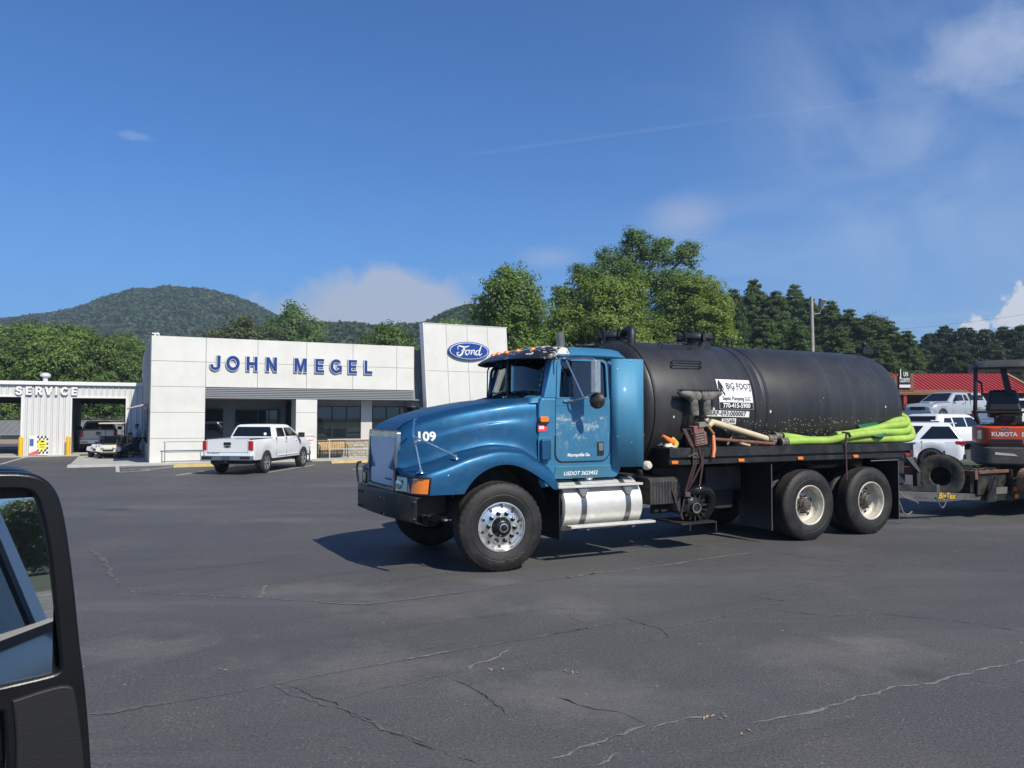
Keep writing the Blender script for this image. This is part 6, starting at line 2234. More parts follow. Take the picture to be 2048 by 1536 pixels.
def car_wheel(parent, x, y, r, m, n=6):
    key = (round(r, 2), m.name, n)
    if key not in _wh:
        w = .26
        t = build(MB().lathe([(r * .66, .02), (r * .72, .0), (r * .9, .0), (r * .97, .02), (r, .05), (r, w - .05), (r * .97, w - .02), (r * .9, w), (r * .66, w)], (0, 0, 0), (0, 1, 0), 32, caps=False), 'tyre', M_CARTYRE, None)
        mb = MB().lathe([(r * .66, .02), (r * .64, .012), (r * .60, .03), (r * .60, .12)], (0, 0, 0), (0, 1, 0), 32, caps=False).cyl((0, .02, 0), (0, .10, 0), r * .15, n=12)
        for k in range(n):
            c = MB().hexa([(r * .08, .03, -r * .055), (r * .62, .02, -r * .085), (r * .62, .06, -r * .085), (r * .08, .08, -r * .055), (r * .08, .03, r * .055), (r * .62, .02, r * .085), (r * .62, .06, r * .085), (r * .08, .08, r * .055)])
            mb.merge(c.xf(Matrix.Rotation(2 * math.pi * k / n, 4, 'Y')))
        ri = build(mb, 'rim', m, None)
        dk = build(MB().cyl((0, .11, 0), (0, .13, 0), r * .62, n=24), 'brake_backing', MT['dark_steel'], None)
        _wh[key] = (t, ri, dk, [0])
    t, ri, dk, used = _wh[key]
    e = empty('wheel', (x, y, r), R(180) if y > 0 else 0, parent)
    for o in (t, ri, dk):
        if used[0] == 0:
            o.parent = e
        else:
            share(o, e)
    used[0] = 1
    return e


def car(name, label, cat, loc, head, paint, sp, group=None, rim=None):
    c = empty(name, loc, R(head), None, label, cat, group)
    L, W = sp['L'], sp['W'] / 2
    top, arches, r = sp['top'], sp['arch'], sp['r']
    sill = sp.get('sill', .38)
    ra = r * 1.17
    xs_ = sorted(set([round(v, 3) for v in list(np.linspace(0, .25, 6)) + list(np.linspace(L - .35, L, 8)) + list(np.linspace(.25, L - .35, 26)) + [a + ra * math.cos(R(q)) for a in arches for q in range(0, 181, 12)] + [p[0] for p in top]]))
    rows_ = []
    for x in xs_:
        zt_ = interp(x, top)
        e0 = min(x / .22, 1)
        e1 = min((L - x) / .40, 1)
        hw = W * (1 - .10 * (1 - e0) ** 2 - .22 * (1 - e1) ** 2)
        zl = sill + .12 * (1 - e1) ** 2 + .08 * (1 - e0)
        for a in arches:
            d = abs(x - a)
            if d < ra:
                zl = max(zl, r + math.sqrt(ra * ra - d * d) * .96)
        zl = min(zl, zt_ - .12)
        m = lerp(zl, zt_, .55)
        H = [(0, zt_ + .015), (hw * .7, zt_ + .005), (hw - .09, zt_ - .012), (hw - .035, zt_ - .05), (hw - .012, lerp(m, zt_, .5)), (hw, m), (hw - .012, lerp(zl, m, .4)), (hw - .03, zl), (hw - .2, zl)]
        rows_.append([(x, y, z) for y, z in H[::-1]] + [(x, -y, z) for y, z in H[1:]])
    mb = MB().grid(rows_)
    k = len(rows_[0])
    mb.f.append(tuple(range(k)))
    mb.f.append(tuple((len(rows_) - 1) * k + i for i in range(k)))
    build(mb, 'body', paint, c, smooth=38)
    build(MB().box(.25, L - .35, -W + .22, W - .22, .40, min(.85, sp['top'][0][1] - .2)), 'underbody', MT['black'], c)
    # cabin
    b0, b1, t0, t1, zb, zr = sp['cab']
    wb, wt = W - .06, sp.get('wt', W - .26)
    rows_ = []
    for t, ins in ((0, 0), (.35, 0), (.75, 0), (.93, .015), (1.0, .08), (1.03, .45)):
        tt = min(t, 1)
        q = lerp(wb, wt, tt ** 1.15)
        ring = rrect(lerp(b0, t0, tt) + ins, lerp(b1, t1, tt) - ins, -q + ins, q - ins, .10, 3)
        rows_.append([(x, y, lerp(zb - .05, zr, t)) for x, y in ring])
    mb = MB().grid(rows_, True)
    n = len(rows_[0])
    mb.f.append(tuple(5 * n + i for i in range(n)))
    cabin = build(mb, 'cabin', paint, c, smooth=50)

    def hwz(z):
        t = max(0, min(1, (z - zb + .05) / (zr - zb + .05)))
        return lerp(wb, wt, t ** 1.15)
    for poly in sp['side']:
        P_ = poly
        for s in (1, -1):
            mb = MB()
            n = len(P_)
            mb.add([(x, s * (hwz(z) + .006), z) for x, z in P_] + [(x, s * (hwz(z) - .03), z) for x, z in P_], [tuple(range(n)), tuple(range(2 * n - 1, n - 1, -1))] + [(i, (i + 1) % n, n + (i + 1) % n, n + i) for i in range(n)])
            build(mb, 'side_window', MT['glass_dark'], c, smooth=0)
    for nm, xa, xb, f, sgn in (('rear_window', b0, t0, sp.get('rw', (.12, .88)), -1), ('windscreen', b1, t1, (.10, .92), 1)):
        if f is None:
            continue
        P_ = []
        for t, k in ((f[0], 1), (f[1], 1), (f[1], -1), (f[0], -1)):
            z = lerp(zb - .05, zr, t)
            P_.append((lerp(xa, xb, t), k * (hwz(z) - .11), z))
        mb = MB().add([(x + sgn * .007, y, z) for x, y, z in P_] + [(x - sgn * .02, y, z) for x, y, z in P_], [(0, 1, 2, 3), (7, 6, 5, 4), (0, 4, 5, 1), (1, 5, 6, 2), (2, 6, 7, 3), (3, 7, 4, 0)])
        build(mb, nm, MT['glass_dark'], c, smooth=0)
    for a in arches:
        for s in (1, -1):
            car_wheel(c, a, s * (W - .015), r, rim or M_ALLOY, sp.get('spokes', 6))
    for nm, x0, x1, y0, y1, z0, z1, m, both in sp['bits']:
        for s in ((1, -1) if both else (1,)):
            ya, yb = sorted((s * y0, s * y1))
            build(MB().box(x0, x1, ya, yb, z0, z1), nm, m, c, bevel=min(.02, (x1 - x0) / 4, (yb - ya) / 4, (z1 - z0) / 4))
    return c


M_SEAM = mat('panel_seam', (.05, .05, .05), .6)
CHR, BLK, RED = MT['chrome'], MT['black'], MT['red_lens']
PICK = dict(L=5.84, W=2.03, r=.42, sill=.55, top=[(0, 1.33), (1.95, 1.36), (4.35, 1.33), (4.6, 1.27), (5.5, 1.18), (5.84, 1.02)], arch=(1.25, 4.90), cab=(1.95, 4.72, 2.22, 3.72, 1.36, 1.87), rw=(.16, .84), wt=.76,
            side=[[(2.28, 1.39), (3.02, 1.39), (3.02, 1.74), (2.40, 1.74)], [(3.12, 1.39), (4.32, 1.39), (3.78, 1.74), (3.12, 1.74)]],
            bits=[('tail_light', -.02, .10, .83, .99, .93, 1.28, RED, 1), ('rear_bumper', -.13, .12, -.98, .98, .55, .73, mat('bumper_chrome', (.42, .45, .50), .2, .9), 0), ('bumper_step', -.14, .0, .55, .95, .60, .70, BLK, 1), ('license_plate', -.14, -.125, -.16, .16, .57, .71, mat('plate_dark', (.06, .06, .07), .5), 0),
                  ('tailgate_seam', -.006, .03, -.80, .80, .845, .855, M_SEAM, 0), ('tailgate_seam', -.006, .03, .800, .812, .80, 1.31, M_SEAM, 1), ('tailgate_handle', -.03, .0, -.14, .14, 1.13, 1.23, BLK, 0), ('badge', -.022, .0, -.13, .13, 1.045, 1.085, BLK, 0), ('badge', -.024, .0, -.035, .035, 1.03, 1.10, BLK, 0),
                  ('brake_lamp', 2.235, 2.26, -.20, .20, 1.79, 1.835, RED, 0), ('bed_rail_cap', .02, 1.92, .84, .93, 1.335, 1.365, BLK, 1), ('door_handle', 2.85, 3.02, .985, 1.03, 1.18, 1.215, MT['white_van'], 1), ('door_handle', 3.95, 4.12, .985, 1.03, 1.18, 1.215, MT['white_van'], 1),
                  ('door_seam', 3.06, 3.07, .96, 1.012, .56, 1.36, M_SEAM, 1), ('door_seam', 2.10, 2.11, .96, 1.012, .62, 1.36, M_SEAM, 1), ('door_seam', 4.36, 4.37, .96, 1.012, .60, 1.30, M_SEAM, 1), ('rub_strip', 2.2, 4.3, .99, 1.016, .62, .66, MT['white_van'], 1), ('side_mirror', 4.18, 4.34, 1.02, 1.26, 1.32, 1.52, BLK, 1),
                  ('head_light', 5.70, 5.80, .55, .86, .86, 1.03, MT['clear_lens'], 1), ('grille', 5.76, 5.86, -.55, .55, .72, 1.04, BLK, 0), ('front_bumper', 5.70, 5.90, -.92, .92, .48, .66, CHR, 0), ('mud_guard', .75, .78, .74, .99, .30, .60, BLK, 1), ('hitch', -.16, .2, -.05, .05, .46, .53, BLK, 0)])
SUV = dict(L=5.05, W=2.0, r=.385, sill=.36, top=[(0, .98), (.05, 1.10), (3.6, 1.10), (3.9, 1.08), (4.7, .98), (5.05, .80)], arch=(1.08, 4.10), cab=(.02, 4.05, .42, 3.05, 1.10, 1.74), rw=(.22, .86), wt=.74,
           side=[[(.16, 1.16), (1.42, 1.14), (1.02, 1.60), (.46, 1.60)], [(1.66, 1.13), (2.38, 1.13), (2.38, 1.62), (1.28, 1.62)], [(2.43, 1.13), (3.66, 1.13), (3.08, 1.62), (2.43, 1.62)]],
           bits=[('tail_light', -.035, .28, .62, .99, .94, 1.075, RED, 1), ('rear_bumper', -.06, .30, -.92, .92, .42, .60, BLK, 0), ('license_plate', -.045, -.02, -.24, .24, .80, .95, mat('plate_white', (.6, .6, .6), .5), 0), ('roof_spoiler', .20, .52, -.66, .66, 1.70, 1.735, MT['white_van'], 0), ('arch_trim', .62, .68, .96, 1.01, .42, .72, BLK, 1),
                 ('roof_rail', .75, 2.8, .66, .70, 1.765, 1.80, BLK, 1), ('door_handle', 1.55, 1.72, .975, 1.02, .98, 1.01, CHR, 1), ('door_handle', 2.55, 2.72, .975, 1.02, .98, 1.01, CHR, 1), ('door_seam', 2.40, 2.41, .955, 1.0, .45, 1.08, M_SEAM, 1), ('door_seam', 1.36, 1.37, .955, 1.0, .78, 1.08, M_SEAM, 1),
                 ('side_mirror', 3.32, 3.48, 1.0, 1.2, 1.10, 1.26, BLK, 1), ('head_light', 4.86, 4.98, .50, .82, .72, .86, MT['clear_lens'], 1), ('rocker_trim', 1.55, 3.60, .95, .99, .34, .46, BLK, 1), ('tail_lamp_bar', -.03, .05, -.62, .62, 1.0, 1.03, BLK, 0), ('antenna_fin', .8, 1.0, -.02, .02, 1.77, 1.83, MT['white_van'], 0)], spokes=10)
TACO = dict(L=5.29, W=1.9, r=.38, sill=.48, top=[(0, 1.22), (1.9, 1.23), (3.5, 1.20), (3.75, 1.16), (4.9, 1.06), (5.29, .88)], arch=(1.15, 4.35), cab=(.05, 3.85, .28, 2.95, 1.22, 1.74), rw=(.2, .85), wt=.68,
            side=[[(.40, 1.30), (1.62, 1.30), (1.58, 1.60), (.52, 1.60)], [(1.86, 1.26), (2.24, 1.26), (2.24, 1.60), (1.98, 1.60)], [(2.34, 1.26), (3.38, 1.24), (2.90, 1.60), (2.34, 1.60)]],
            bits=[('arch_flare', .66, 1.64, .935, .97, .86, .93, MT['silver_paint'], 1), ('door_handle', 2.45, 2.6, .92, .965, 1.05, 1.08, BLK, 1), ('door_seam', 2.29, 2.30, .90, .948, .55, 1.20, M_SEAM, 1), ('door_seam', 1.80, 1.81, .90, .948, .60, 1.20, M_SEAM, 1), ('door_seam', 3.46, 3.47, .90, .948, .55, 1.16, M_SEAM, 1), ('side_mirror', 3.15, 3.32, .93, 1.12, 1.22, 1.38, BLK, 1),
                  ('grille', 5.16, 5.32, -.45, .45, .70, .90, BLK, 0), ('head_light', 5.02, 5.20, .48, .80, .78, .93, MT['clear_lens'], 1), ('front_bumper', 5.1, 5.36, -.86, .86, .46, .66, MT['silver_paint'], 0), ('hood_scoop', 4.1, 4.5, -.22, .22, 1.10, 1.17, MT['silver_paint'], 0), ('cap_seam', 1.70, 1.72, .70, .91, 1.24, 1.70, M_SEAM, 1), ('tail_light', -.03, .1, .80, .93, .85, 1.15, RED, 1)])


def heading(deg):
    return Vector((math.cos(R(deg)), math.sin(R(deg)), 0))


def at_rear(px, Y):
    d = px_dir(px, 850)
    return Vector((d.x / d.y * Y, Y, gz(d.x / d.y * Y, Y)))


W_CAR = MT['white_van']
p = Vector((-10.52, 30.2, -.35)) - heading(83) * 1.25
cr = car('pickup_truck', 'white crew cab pickup parked nose to the dealership, rear towards the camera', 'pickup', p, 83, W_CAR, PICK, rim=mat('machined_rim', (.60, .60, .62), .2, .85))
build(text('SILVERADO', .075, .004, offset=.001, space=1.25).xf(Matrix(((0, 0, -1, -.002), (-1, 0, 0, .55), (0, 1, 0, .815), (0, 0, 0, 1)))), 'tailgate_lettering', M_SEAM, cr, smooth=0)
build(MB().cyl((2.02, -.55, 1.50), (2.005, -.55, 1.50), .06, n=16), 'window_sticker', MT['white_letter'], cr)
car('suv', 'white suv parked behind the trailer, red tail light towards the small excavator', 'suv', (16.75, 28.75, -.12), 155, W_CAR, SUV, rim=M_DRIM)
q = at_rear(1832, 32.6)
car('suv', 'white suv turned away behind the first one, dark rear window by the green hose', 'suv', (q.x, q.y, q.z), 30, W_CAR, dict(SUV, L=4.7, W=1.9, top=[(0, .95), (.05, 1.02), (3.3, 1.04), (3.6, 1.02), (4.4, .92), (4.7, .74)], arch=(1.0, 3.8), cab=(.02, 3.75, .5, 2.75, 1.04, 1.60),
    side=[[(.5, 1.08), (1.25, 1.08), (1.25, 1.44), (.8, 1.44)], [(1.36, 1.06), (2.2, 1.06), (2.2, 1.46), (1.36, 1.46)], [(2.28, 1.06), (3.4, 1.06), (2.8, 1.46), (2.28, 1.46)]], wt=.68, bits=[b for b in SUV['bits'] if b[0] in ('rear_bumper', 'rocker_trim')] + [('tail_light', -.03, .2, .6, .93, .80, .95, RED, 1), ('side_mirror', 3.05, 3.2, .93, 1.12, 1.04, 1.18, BLK, 1)]))
d = heading(208)
q = at_rear(1893, 45)
p = q - d * 2.65
car('pickup_truck', 'silver extended cab pickup with a camper shell in front of the red roof', 'pickup', (p.x, p.y, gz(p.x, p.y)), 208, MT['silver_paint'], TACO)
q = at_rear(1990, 36.5)
car('pickup_truck', 'white pickup with red tail lights seen through the excavator frame', 'pickup', (q.x, q.y, q.z + .05), 42, W_CAR, PICK)
q = px_ground(196, 905.5, -.35)
car('pickup_truck', 'white pickup standing tail out inside the right service door', 'pickup', (q.x, q.y, -.33), 117, W_CAR, PICK)
q = SP + UX * 6.6 + WX * 17
car('suv', 'white suv parked outside beyond the right service door', 'suv', (q.x, q.y, -.35), 60, W_CAR, SUV)

# ------------------------------------------------------------------ golf carts
def cart(loc, head, label, col, roof=True):
    c = empty('golf_cart', loc, R(head), None, label, 'golf cart', 'golf carts by the service doors')
    m = mat('cart_paint', col, .35, coat=.4)
    # x forward; front faces the camera
    build(MB().prism([(-1.15, .42), (-1.15, .66), (-.3, .70), (-.25, .34), (.55, .32), (.72, .62), (1.02, .74), (1.22, .60), (1.22, .34), (.5, .26), (-.5, .26)], (0, 0), 'y', -.36, .36), 'body', m, c, bevel=.03)
    for s in (1, -1):
        build(MB().hexa([(.62, s * .34, .34), (1.16, s * .34, .34), (1.16, s * .60, .40), (.62, s * .60, .40), (.66, s * .34, .62), (1.14, s * .34, .64), (1.10, s * .60, .60), (.70, s * .60, .58)]), 'front_fender', m, c, bevel=.04)
        build(MB().box(-1.2, -.5, *sorted((s * .34, s * .60)), .46, .66), 'rear_fender', m, c, bevel=.04)
        build(MB().sphere((1.235, s * .26, .56), (.03, .07, .05)), 'head_light', MT['clear_lens'], c)
    build(MB().box(1.215, 1.235, -.25, .25, .40, .50).box(1.2, 1.28, -.36, .36, .27, .34), 'front_grille', MT['black'], c)
    build(MB().box(-.55, .05, -.55, .55, .66, .80).box(-.68, -.52, -.55, .55, .80, 1.14), 'seat', MT['black'], c, bevel=.04)
    build(MB().tube([(.62, .28, .62), (.38, .28, .98)], .02, 6).lathe([(.17, -.015), (.185, 0), (.17, .015)], (.36, .28, 1.0), (-.7, 0, .7), 16, closed=True), 'steering_wheel', MT['black'], c)
    for x in (.80, -.80):
        for s in (1, -1):
            e = empty('wheel', (x, s * .56, .23), R(180) if s > 0 else 0, c)
            build(MB().lathe([(.11, 0), (.20, .0), (.23, .03), (.23, .17), (.20, .2), (.11, .2)], (0, 0, 0), (0, 1, 0), 20, caps=False), 'tyre', M_CARTYRE, e)
            build(MB().lathe([(.115, .02), (.08, .01), (.001, .0)], (0, .03, 0), (0, 1, 0), 16), 'rim', MT['white_paint'], e)
    if roof:
        for x, x2 in ((.80, .48), (-.72, -.78)):
            for s in (1, -1):
                build(MB().tube([(x, s * .50, .60), (x2, s * .52, 1.80)], .016, 6), 'roof_post', MT['black'], c)
        build(MB().prism(rrect(-1.0, .72, -.60, .60, .12), (0, 0), 'z', 1.80, 1.87), 'roof', mat('cart_roof', (.60, .55, .44), .5) if 'cart_roof' not in bpy.data.materials else bpy.data.materials['cart_roof'], c, bevel=.025)
    return c


cart((-21.15, 40.9, -.35), 287, 'cream golf cart with a tan roof standing by the hatched paint', (.62, .60, .50))
cart((-22.1, 42.0, -.35), 280, 'silver grey golf cart without a roof partly hidden by the cream one', (.50, .51, .53), False)


# ------------------------------------------------------------------ people by the dealership wall
def body_mesh(name, J, E, m, parent, sub=2):
    """one skinned figure: joints {name: (x, y, z, radius)}, edges between them"""
    ks = list(J)
    me = bpy.data.meshes.new(name)
    me.from_pydata([J[k][:3] for k in ks], [(ks.index(a), ks.index(b)) for a, b in E], [])
    o = bpy.data.objects.new(name, me)
    COL.objects.link(o)
    o.parent = parent
    me.materials.append(m)
    sk = o.modifiers.new('skin', 'SKIN')
    sk.use_smooth_shade = True
    for i, k in enumerate(ks):
        v = me.skin_vertices[0].data[i]
        r = J[k][3]
        v.radius = (r, r) if not isinstance(r, tuple) else r
        v.use_root = i == 0
    o.modifiers.new('sub', 'SUBSURF').levels = sub
    o.modifiers['sub'].render_levels = sub
    return o


M_SKIN = mat('skin', (.34, .20, .14), .6)
M_HAIR = mat('hair_grey', (.06, .055, .05), .8)
def person(loc, rz, label, sit, m_shirt, m_leg, sc=1.0):
    p = empty('person', loc, rz, None, label, 'person')
    p.scale = (sc, sc, sc)
    if not sit:
        J = dict(pelvis=(0, 0, .95, .15), waist=(0, -.01, 1.12, .145), chest=(0, 0, 1.34, .165), neck=(0, -.01, 1.50, .06), head=(0, -.03, 1.62, .095), crown=(0, -.02, 1.72, .085),
                 shl=(-.19, 0, 1.42, .07), ell=(-.27, .03, 1.15, .05), wrl=(-.25, -.10, .93, .036), hnl=(-.24, -.14, .86, .04), shr=(.19, 0, 1.42, .07), elr=(.26, .04, 1.15, .05), wrr=(.25, -.06, .92, .036), hnr=(.24, -.09, .84, .04),
                 hl=(-.10, 0, .90, .105), kl=(-.11, -.02, .50, .07), al=(-.11, .02, .09, .045), tl=(-.13, -.16, .04, .04), hr=(.10, 0, .90, .105), kr=(.11, -.01, .50, .07), ar=(.12, .04, .09, .045), tr=(.14, -.14, .04, .04))
    else:
        J = dict(pelvis=(0, 0, .55, .16), waist=(0, .02, .72, .15), chest=(0, -.08, .93, .165), neck=(0, -.16, 1.07, .06), head=(0, -.22, 1.17, .095), crown=(0, -.23, 1.27, .085),
                 shl=(-.19, -.10, 1.0, .07), ell=(-.24, -.24, .76, .05), wrl=(-.16, -.45, .66, .036), hnl=(-.12, -.52, .63, .04), shr=(.19, -.10, 1.0, .07), elr=(.24, -.24, .76, .05), wrr=(.16, -.45, .66, .036), hnr=(.12, -.52, .63, .04),
                 hl=(-.11, -.05, .53, .105), kl=(-.13, -.44, .54, .07), al=(-.13, -.42, .09, .045), tl=(-.14, -.58, .04, .04), hr=(.11, -.05, .53, .105), kr=(.13, -.44, .54, .07), ar=(.13, -.40, .09, .045), tr=(.14, -.56, .04, .04))
    E = [('pelvis', 'waist'), ('waist', 'chest'), ('chest', 'neck'), ('neck', 'head'), ('head', 'crown')]
    for s in 'lr':
        E += [('chest', 'sh' + s), ('sh' + s, 'el' + s), ('el' + s, 'wr' + s), ('wr' + s, 'hn' + s), ('pelvis', 'h' + s), ('h' + s, 'k' + s), ('k' + s, 'a' + s), ('a' + s, 't' + s)]
    body_mesh('body', J, E, M_SKIN, p)
    g = 1.17
    def sub(keys, es, nm, m):
        body_mesh(nm, {k: (*J[k][:3], J[k][3] * g + .008) for k in keys}, es, m, p)
    sub(['pelvis', 'waist', 'chest', 'shl', 'ell', 'shr', 'elr'], [('pelvis', 'waist'), ('waist', 'chest'), ('chest', 'shl'), ('shl', 'ell'), ('chest', 'shr'), ('shr', 'elr')], 'shirt', m_shirt)
    sub(['pelvis', 'hl', 'kl', 'al', 'hr', 'kr', 'ar'], [('pelvis', 'hl'), ('hl', 'kl'), ('kl', 'al'), ('pelvis', 'hr'), ('hr', 'kr'), ('kr', 'ar')], 'trousers', m_leg)
    hx, hy, hz = J['crown'][:3]
    build(MB().sphere((hx, hy + .02, hz - .015), (.10, .115, .085), 14, 8), 'hair', M_HAIR, p)
    hx, hy, hz = J['head'][:3]
    build(MB().hexa([(hx - .015, hy - .125, hz - .02), (hx + .015, hy - .125, hz - .02), (hx + .018, hy - .08, hz - .02), (hx - .018, hy - .08, hz - .02), (hx - .008, hy - .10, hz + .04), (hx + .008, hy - .10, hz + .04), (hx + .01, hy - .08, hz + .04), (hx - .01, hy - .08, hz + .04)]).box(hx - .025, hx + .025, hy - .105, hy - .09, hz - .055, hz - .045), 'nose', M_SKIN, p)
    mb = MB()
    for s in (-1, 1):
        mb.sphere((hx + s * .035, hy - .088, hz + .035), .012, 8, 5)
    build(mb, 'eye', MT['black'], p, kind='stuff')
    for a in ('l', 'r'):
        tx, ty, tz = J['t' + a][:3]
        build(MB().box(tx - .05, tx + .05, ty - .05, ty + .22, 0, .085), 'shoe', MT['black'], p, bevel=.03)
    return p


def stripe_mat():
    m = mat('striped_shirt', (.42, .47, .55), .8)
    t = NT(m.node_tree)
    w = t.add('ShaderNodeTexWave', {'Scale': 9.0})
    w.bands_direction = 'Z'
    t.l.new(t.add('ShaderNodeTexCoord').outputs['Object'], w.inputs['Vector'])
    t.l.new(t.mix(w.outputs['Fac'], (.50, .55, .62), (.22, .27, .36)), t.n['Principled BSDF'].inputs['Base Color'])
    return m
q = LB(-.9, 8.2)
person((-21.05, 43.3, G0 + .03), YAW + R(-60), 'man in a striped shirt and dark trousers standing in the shade by the service wall', False, stripe_mat(), mat('dark_trousers', (.03, .03, .035), .8), .98)
q = LB(-.50, 7.2, .02)
person(q, YAW + R(-75), 'person in dark clothes sitting bent forward in the shade of the dealership side wall', True, mat('dark_shirt', (.05, .055, .065), .8), mat('dark_jeans', (.03, .035, .05), .8))
ch = empty('bench_seat', LB(-.37, 7.25, .02), YAW, None, 'dark low bench under the seated person in the shade', 'bench')
build(MB().box(-.22, .22, -.25, .7, .34, .39), 'seat', MT['black'], ch)
for x in (-.18, .18):
    for y in (-.2, .65):
        build(MB().cyl((x, y, 0), (x, y, .35), .02, n=8), 'leg', MT['black'], ch)
# ------------------------------------------------------------------ trees, hills
def quads_obj(name, V, m, parent=None, kind=None):
    n = len(V)
    me = bpy.data.meshes.new(name)
    me.vertices.add(4 * n)
    me.vertices.foreach_set('co', np.ascontiguousarray(V, dtype=np.float32).ravel())
    me.loops.add(4 * n)
    me.loops.foreach_set('vertex_index', np.arange(4 * n, dtype=np.int32))
    me.polygons.add(n)
    me.polygons.foreach_set('loop_start', np.arange(0, 4 * n, 4, dtype=np.int32))
    me.update(calc_edges=True)
    me.validate()
    me.materials.append(m)
    o = bpy.data.objects.new(name, me)
    COL.objects.link(o)
    o.parent = parent
    return props(o, kind=kind)


def unit(a):
    return a / np.maximum(np.linalg.norm(a, axis=1, keepdims=True), 1e-9)


def leaf_quads(rg, C, Nrm, size, aspect=.55, flat_=.25):
    """one diamond-shaped leaf at each centre"""
    n = len(C)
    Nrm = unit(Nrm)
    t = unit(np.cross(Nrm, rg.normal(size=(n, 3))))
    b = np.cross(Nrm, t)
    s = (size * rg.uniform(.6, 1.35, (n, 1)))
    t = t * s
    b = b * s * aspect
    k = Nrm * s * flat_
    return np.stack([C - t, C - b * 1.0 + k, C + t, C + b * 1.0 + k], 1)


def crown_points(rg, lobes, dens, clump_r, per):
    Cs, Ns = [], []
    for (cx, cy, cz, rx, ry, rz) in lobes:
        area = 4 * math.pi * ((rx * ry + ry * rz + rx * rz) / 3)
        k = max(5, int(area * dens))
        d = unit(rg.normal(size=(k, 3)))
        d[:, 2] = np.where(d[:, 2] < -.5, -d[:, 2] * .6, d[:, 2])
        f = rg.uniform(.42, 1.12, (k, 1)) ** .65
        cc = np.array([cx, cy, cz]) + d * f * np.array([rx, ry, rz])
        r = clump_r * rg.uniform(.45, 1.45, (k, 1))
        P = np.repeat(cc, per, 0)
        off = unit(rg.normal(size=(k * per, 3))) * (rg.uniform(0, 1, (k * per, 1)) ** .45) * np.repeat(r, per, 0)
        off[:, 2] *= .75
        Cs.append(P + off)
        Ns.append(np.repeat(d, per, 0) * .7 + off / clump_r * .8 + rg.normal(size=(k * per, 3)) * .55 + np.array([0, 0, .45]))
    return np.concatenate(Cs), np.concatenate(Ns)


def trunk_mb(H, r, lobes, seed, lean=0.0):
    rnd = random.Random(seed)
    mb = MB()
    top = Vector((lean, 0, H))
    mb.tube(spline([(0, 0, -.3), (rnd.uniform(-.1, .1), 0, H * .35), (lean * .6 + rnd.uniform(-.2, .2), rnd.uniform(-.2, .2), H * .7), top], 3), [r * (1.25 - i / 9) for i in range(10)], 8)
    for (cx, cy, cz, rx, ry, rz) in lobes:
        z0 = max(H * .2, min(cz - rz * .8, H * .85))
        a = Vector((lean * z0 / H, 0, z0))
        b = Vector((cx, cy, cz))
        m = a.lerp(b, .5) + Vector((0, 0, -.12 * (b - a).length))
        mb.tube(spline([a, m, b], 3), [r * .5, r * .42, r * .36, r * .3, r * .24, r * .18, r * .12], 6)
    return mb


def lobes_round(seed, H, W, base, n=14, open_=.0, top=.5):
    """irregular broadleaf crown: one core and many side lobes"""
    rnd = random.Random(seed)
    L = []
    hh = H - base
    for i in range(n):
        t = (i + .5) / n
        z = base + hh * (.10 + .82 * t)
        prof = math.sin(math.pi * min(.97, (.18 + .74 * t) ** (.8 if top > .5 else 1.05))) ** .8
        a = i * 2.4 + rnd.uniform(-.5, .5)
        rr = W * .5 * prof * rnd.uniform(.35, .75)
        s = W * rnd.uniform(.15, .25)
        L.append((rr * math.cos(a), rr * math.sin(a), z - s * .3, s, s, s * rnd.uniform(.75, 1.15)))
    L.append((0, 0, base + hh * .45, W * .27, W * .27, hh * .34))
    L.append((rnd.uniform(-.2, .2) * W * .3, 0, H - W * .13, W * .13, W * .13, W * .16))
    return L


BARK = MT['bark']


def broadleaf(seed, lobes, m, H, trunk_r, leaf=.17, dens=.9, clump=.75, per=26):
    dens *= 1.35
    leaf *= .68
    per = int(per * 1.7)
    rg = np.random.default_rng(seed)
    C, N = crown_points(rg, lobes, dens, clump, per)
    return quads_obj('crown', leaf_quads(rg, C, N, leaf), m), build(trunk_mb(H * .8, trunk_r, lobes, seed), 'trunk', BARK)


def pine_parts(seed, H, W, base, m, leaf=.26, tiers=26, lump=.8):
    """conifer: whorls of drooping boughs set with needle sprays"""
    rg = np.random.default_rng(seed)
    C, N = [], []
    mb = MB().tube([(0, 0, -.3), (.05, 0, H * .5), (0, 0, H)], [.26, .16, .03], 8)
    for i in range(tiers):
        t = (i + rg.uniform(-.3, .3)) / tiers
        z = base + (H - base) * max(0, min(.985, t))
        rad = W * .5 * (1 - max(0, t)) ** .62 * rg.uniform(.78, 1.12) + .25
        k = int(5 + rad * 2.2)
        for j in range(k):
            a = rg.uniform(0, 6.283)
            rr = rad * rg.uniform(.75, 1.15)
            dirv = np.array([math.cos(a), math.sin(a), 0])
            n = int(34 + rr * 52)
            q = rg.uniform(.15, 1, n) ** .75
            drop = -.20 * rr * q ** 2 + .10 * rr * q
            P = dirv * (q * rr)[:, None]
            P[:, 2] = z + drop
            side = rg.normal(size=(n, 3)) * (np.array([.22, .22, .17]) * lump * (.5 + .25 * rr))
            C.append(P + side)
            nn = rg.normal(size=(n, 3)) * .8 + np.array([0, 0, .6]) + dirv * .5
            N.append(nn)
            if j % 2 == 0 and rr > .8:
                mb.tube([(0, 0, z), tuple(dirv * rr * .5 + np.array([0, 0, z + .02])), tuple(dirv * rr * .85 + np.array([0, 0, z - .08 * rr]))], [.035, .025, .012], 4)
    C, N = np.concatenate(C), np.concatenate(N)
    return quads_obj('crown', leaf_quads(rg, C, N, leaf * .62, .36, .15), m), build(mb, 'trunk', BARK)


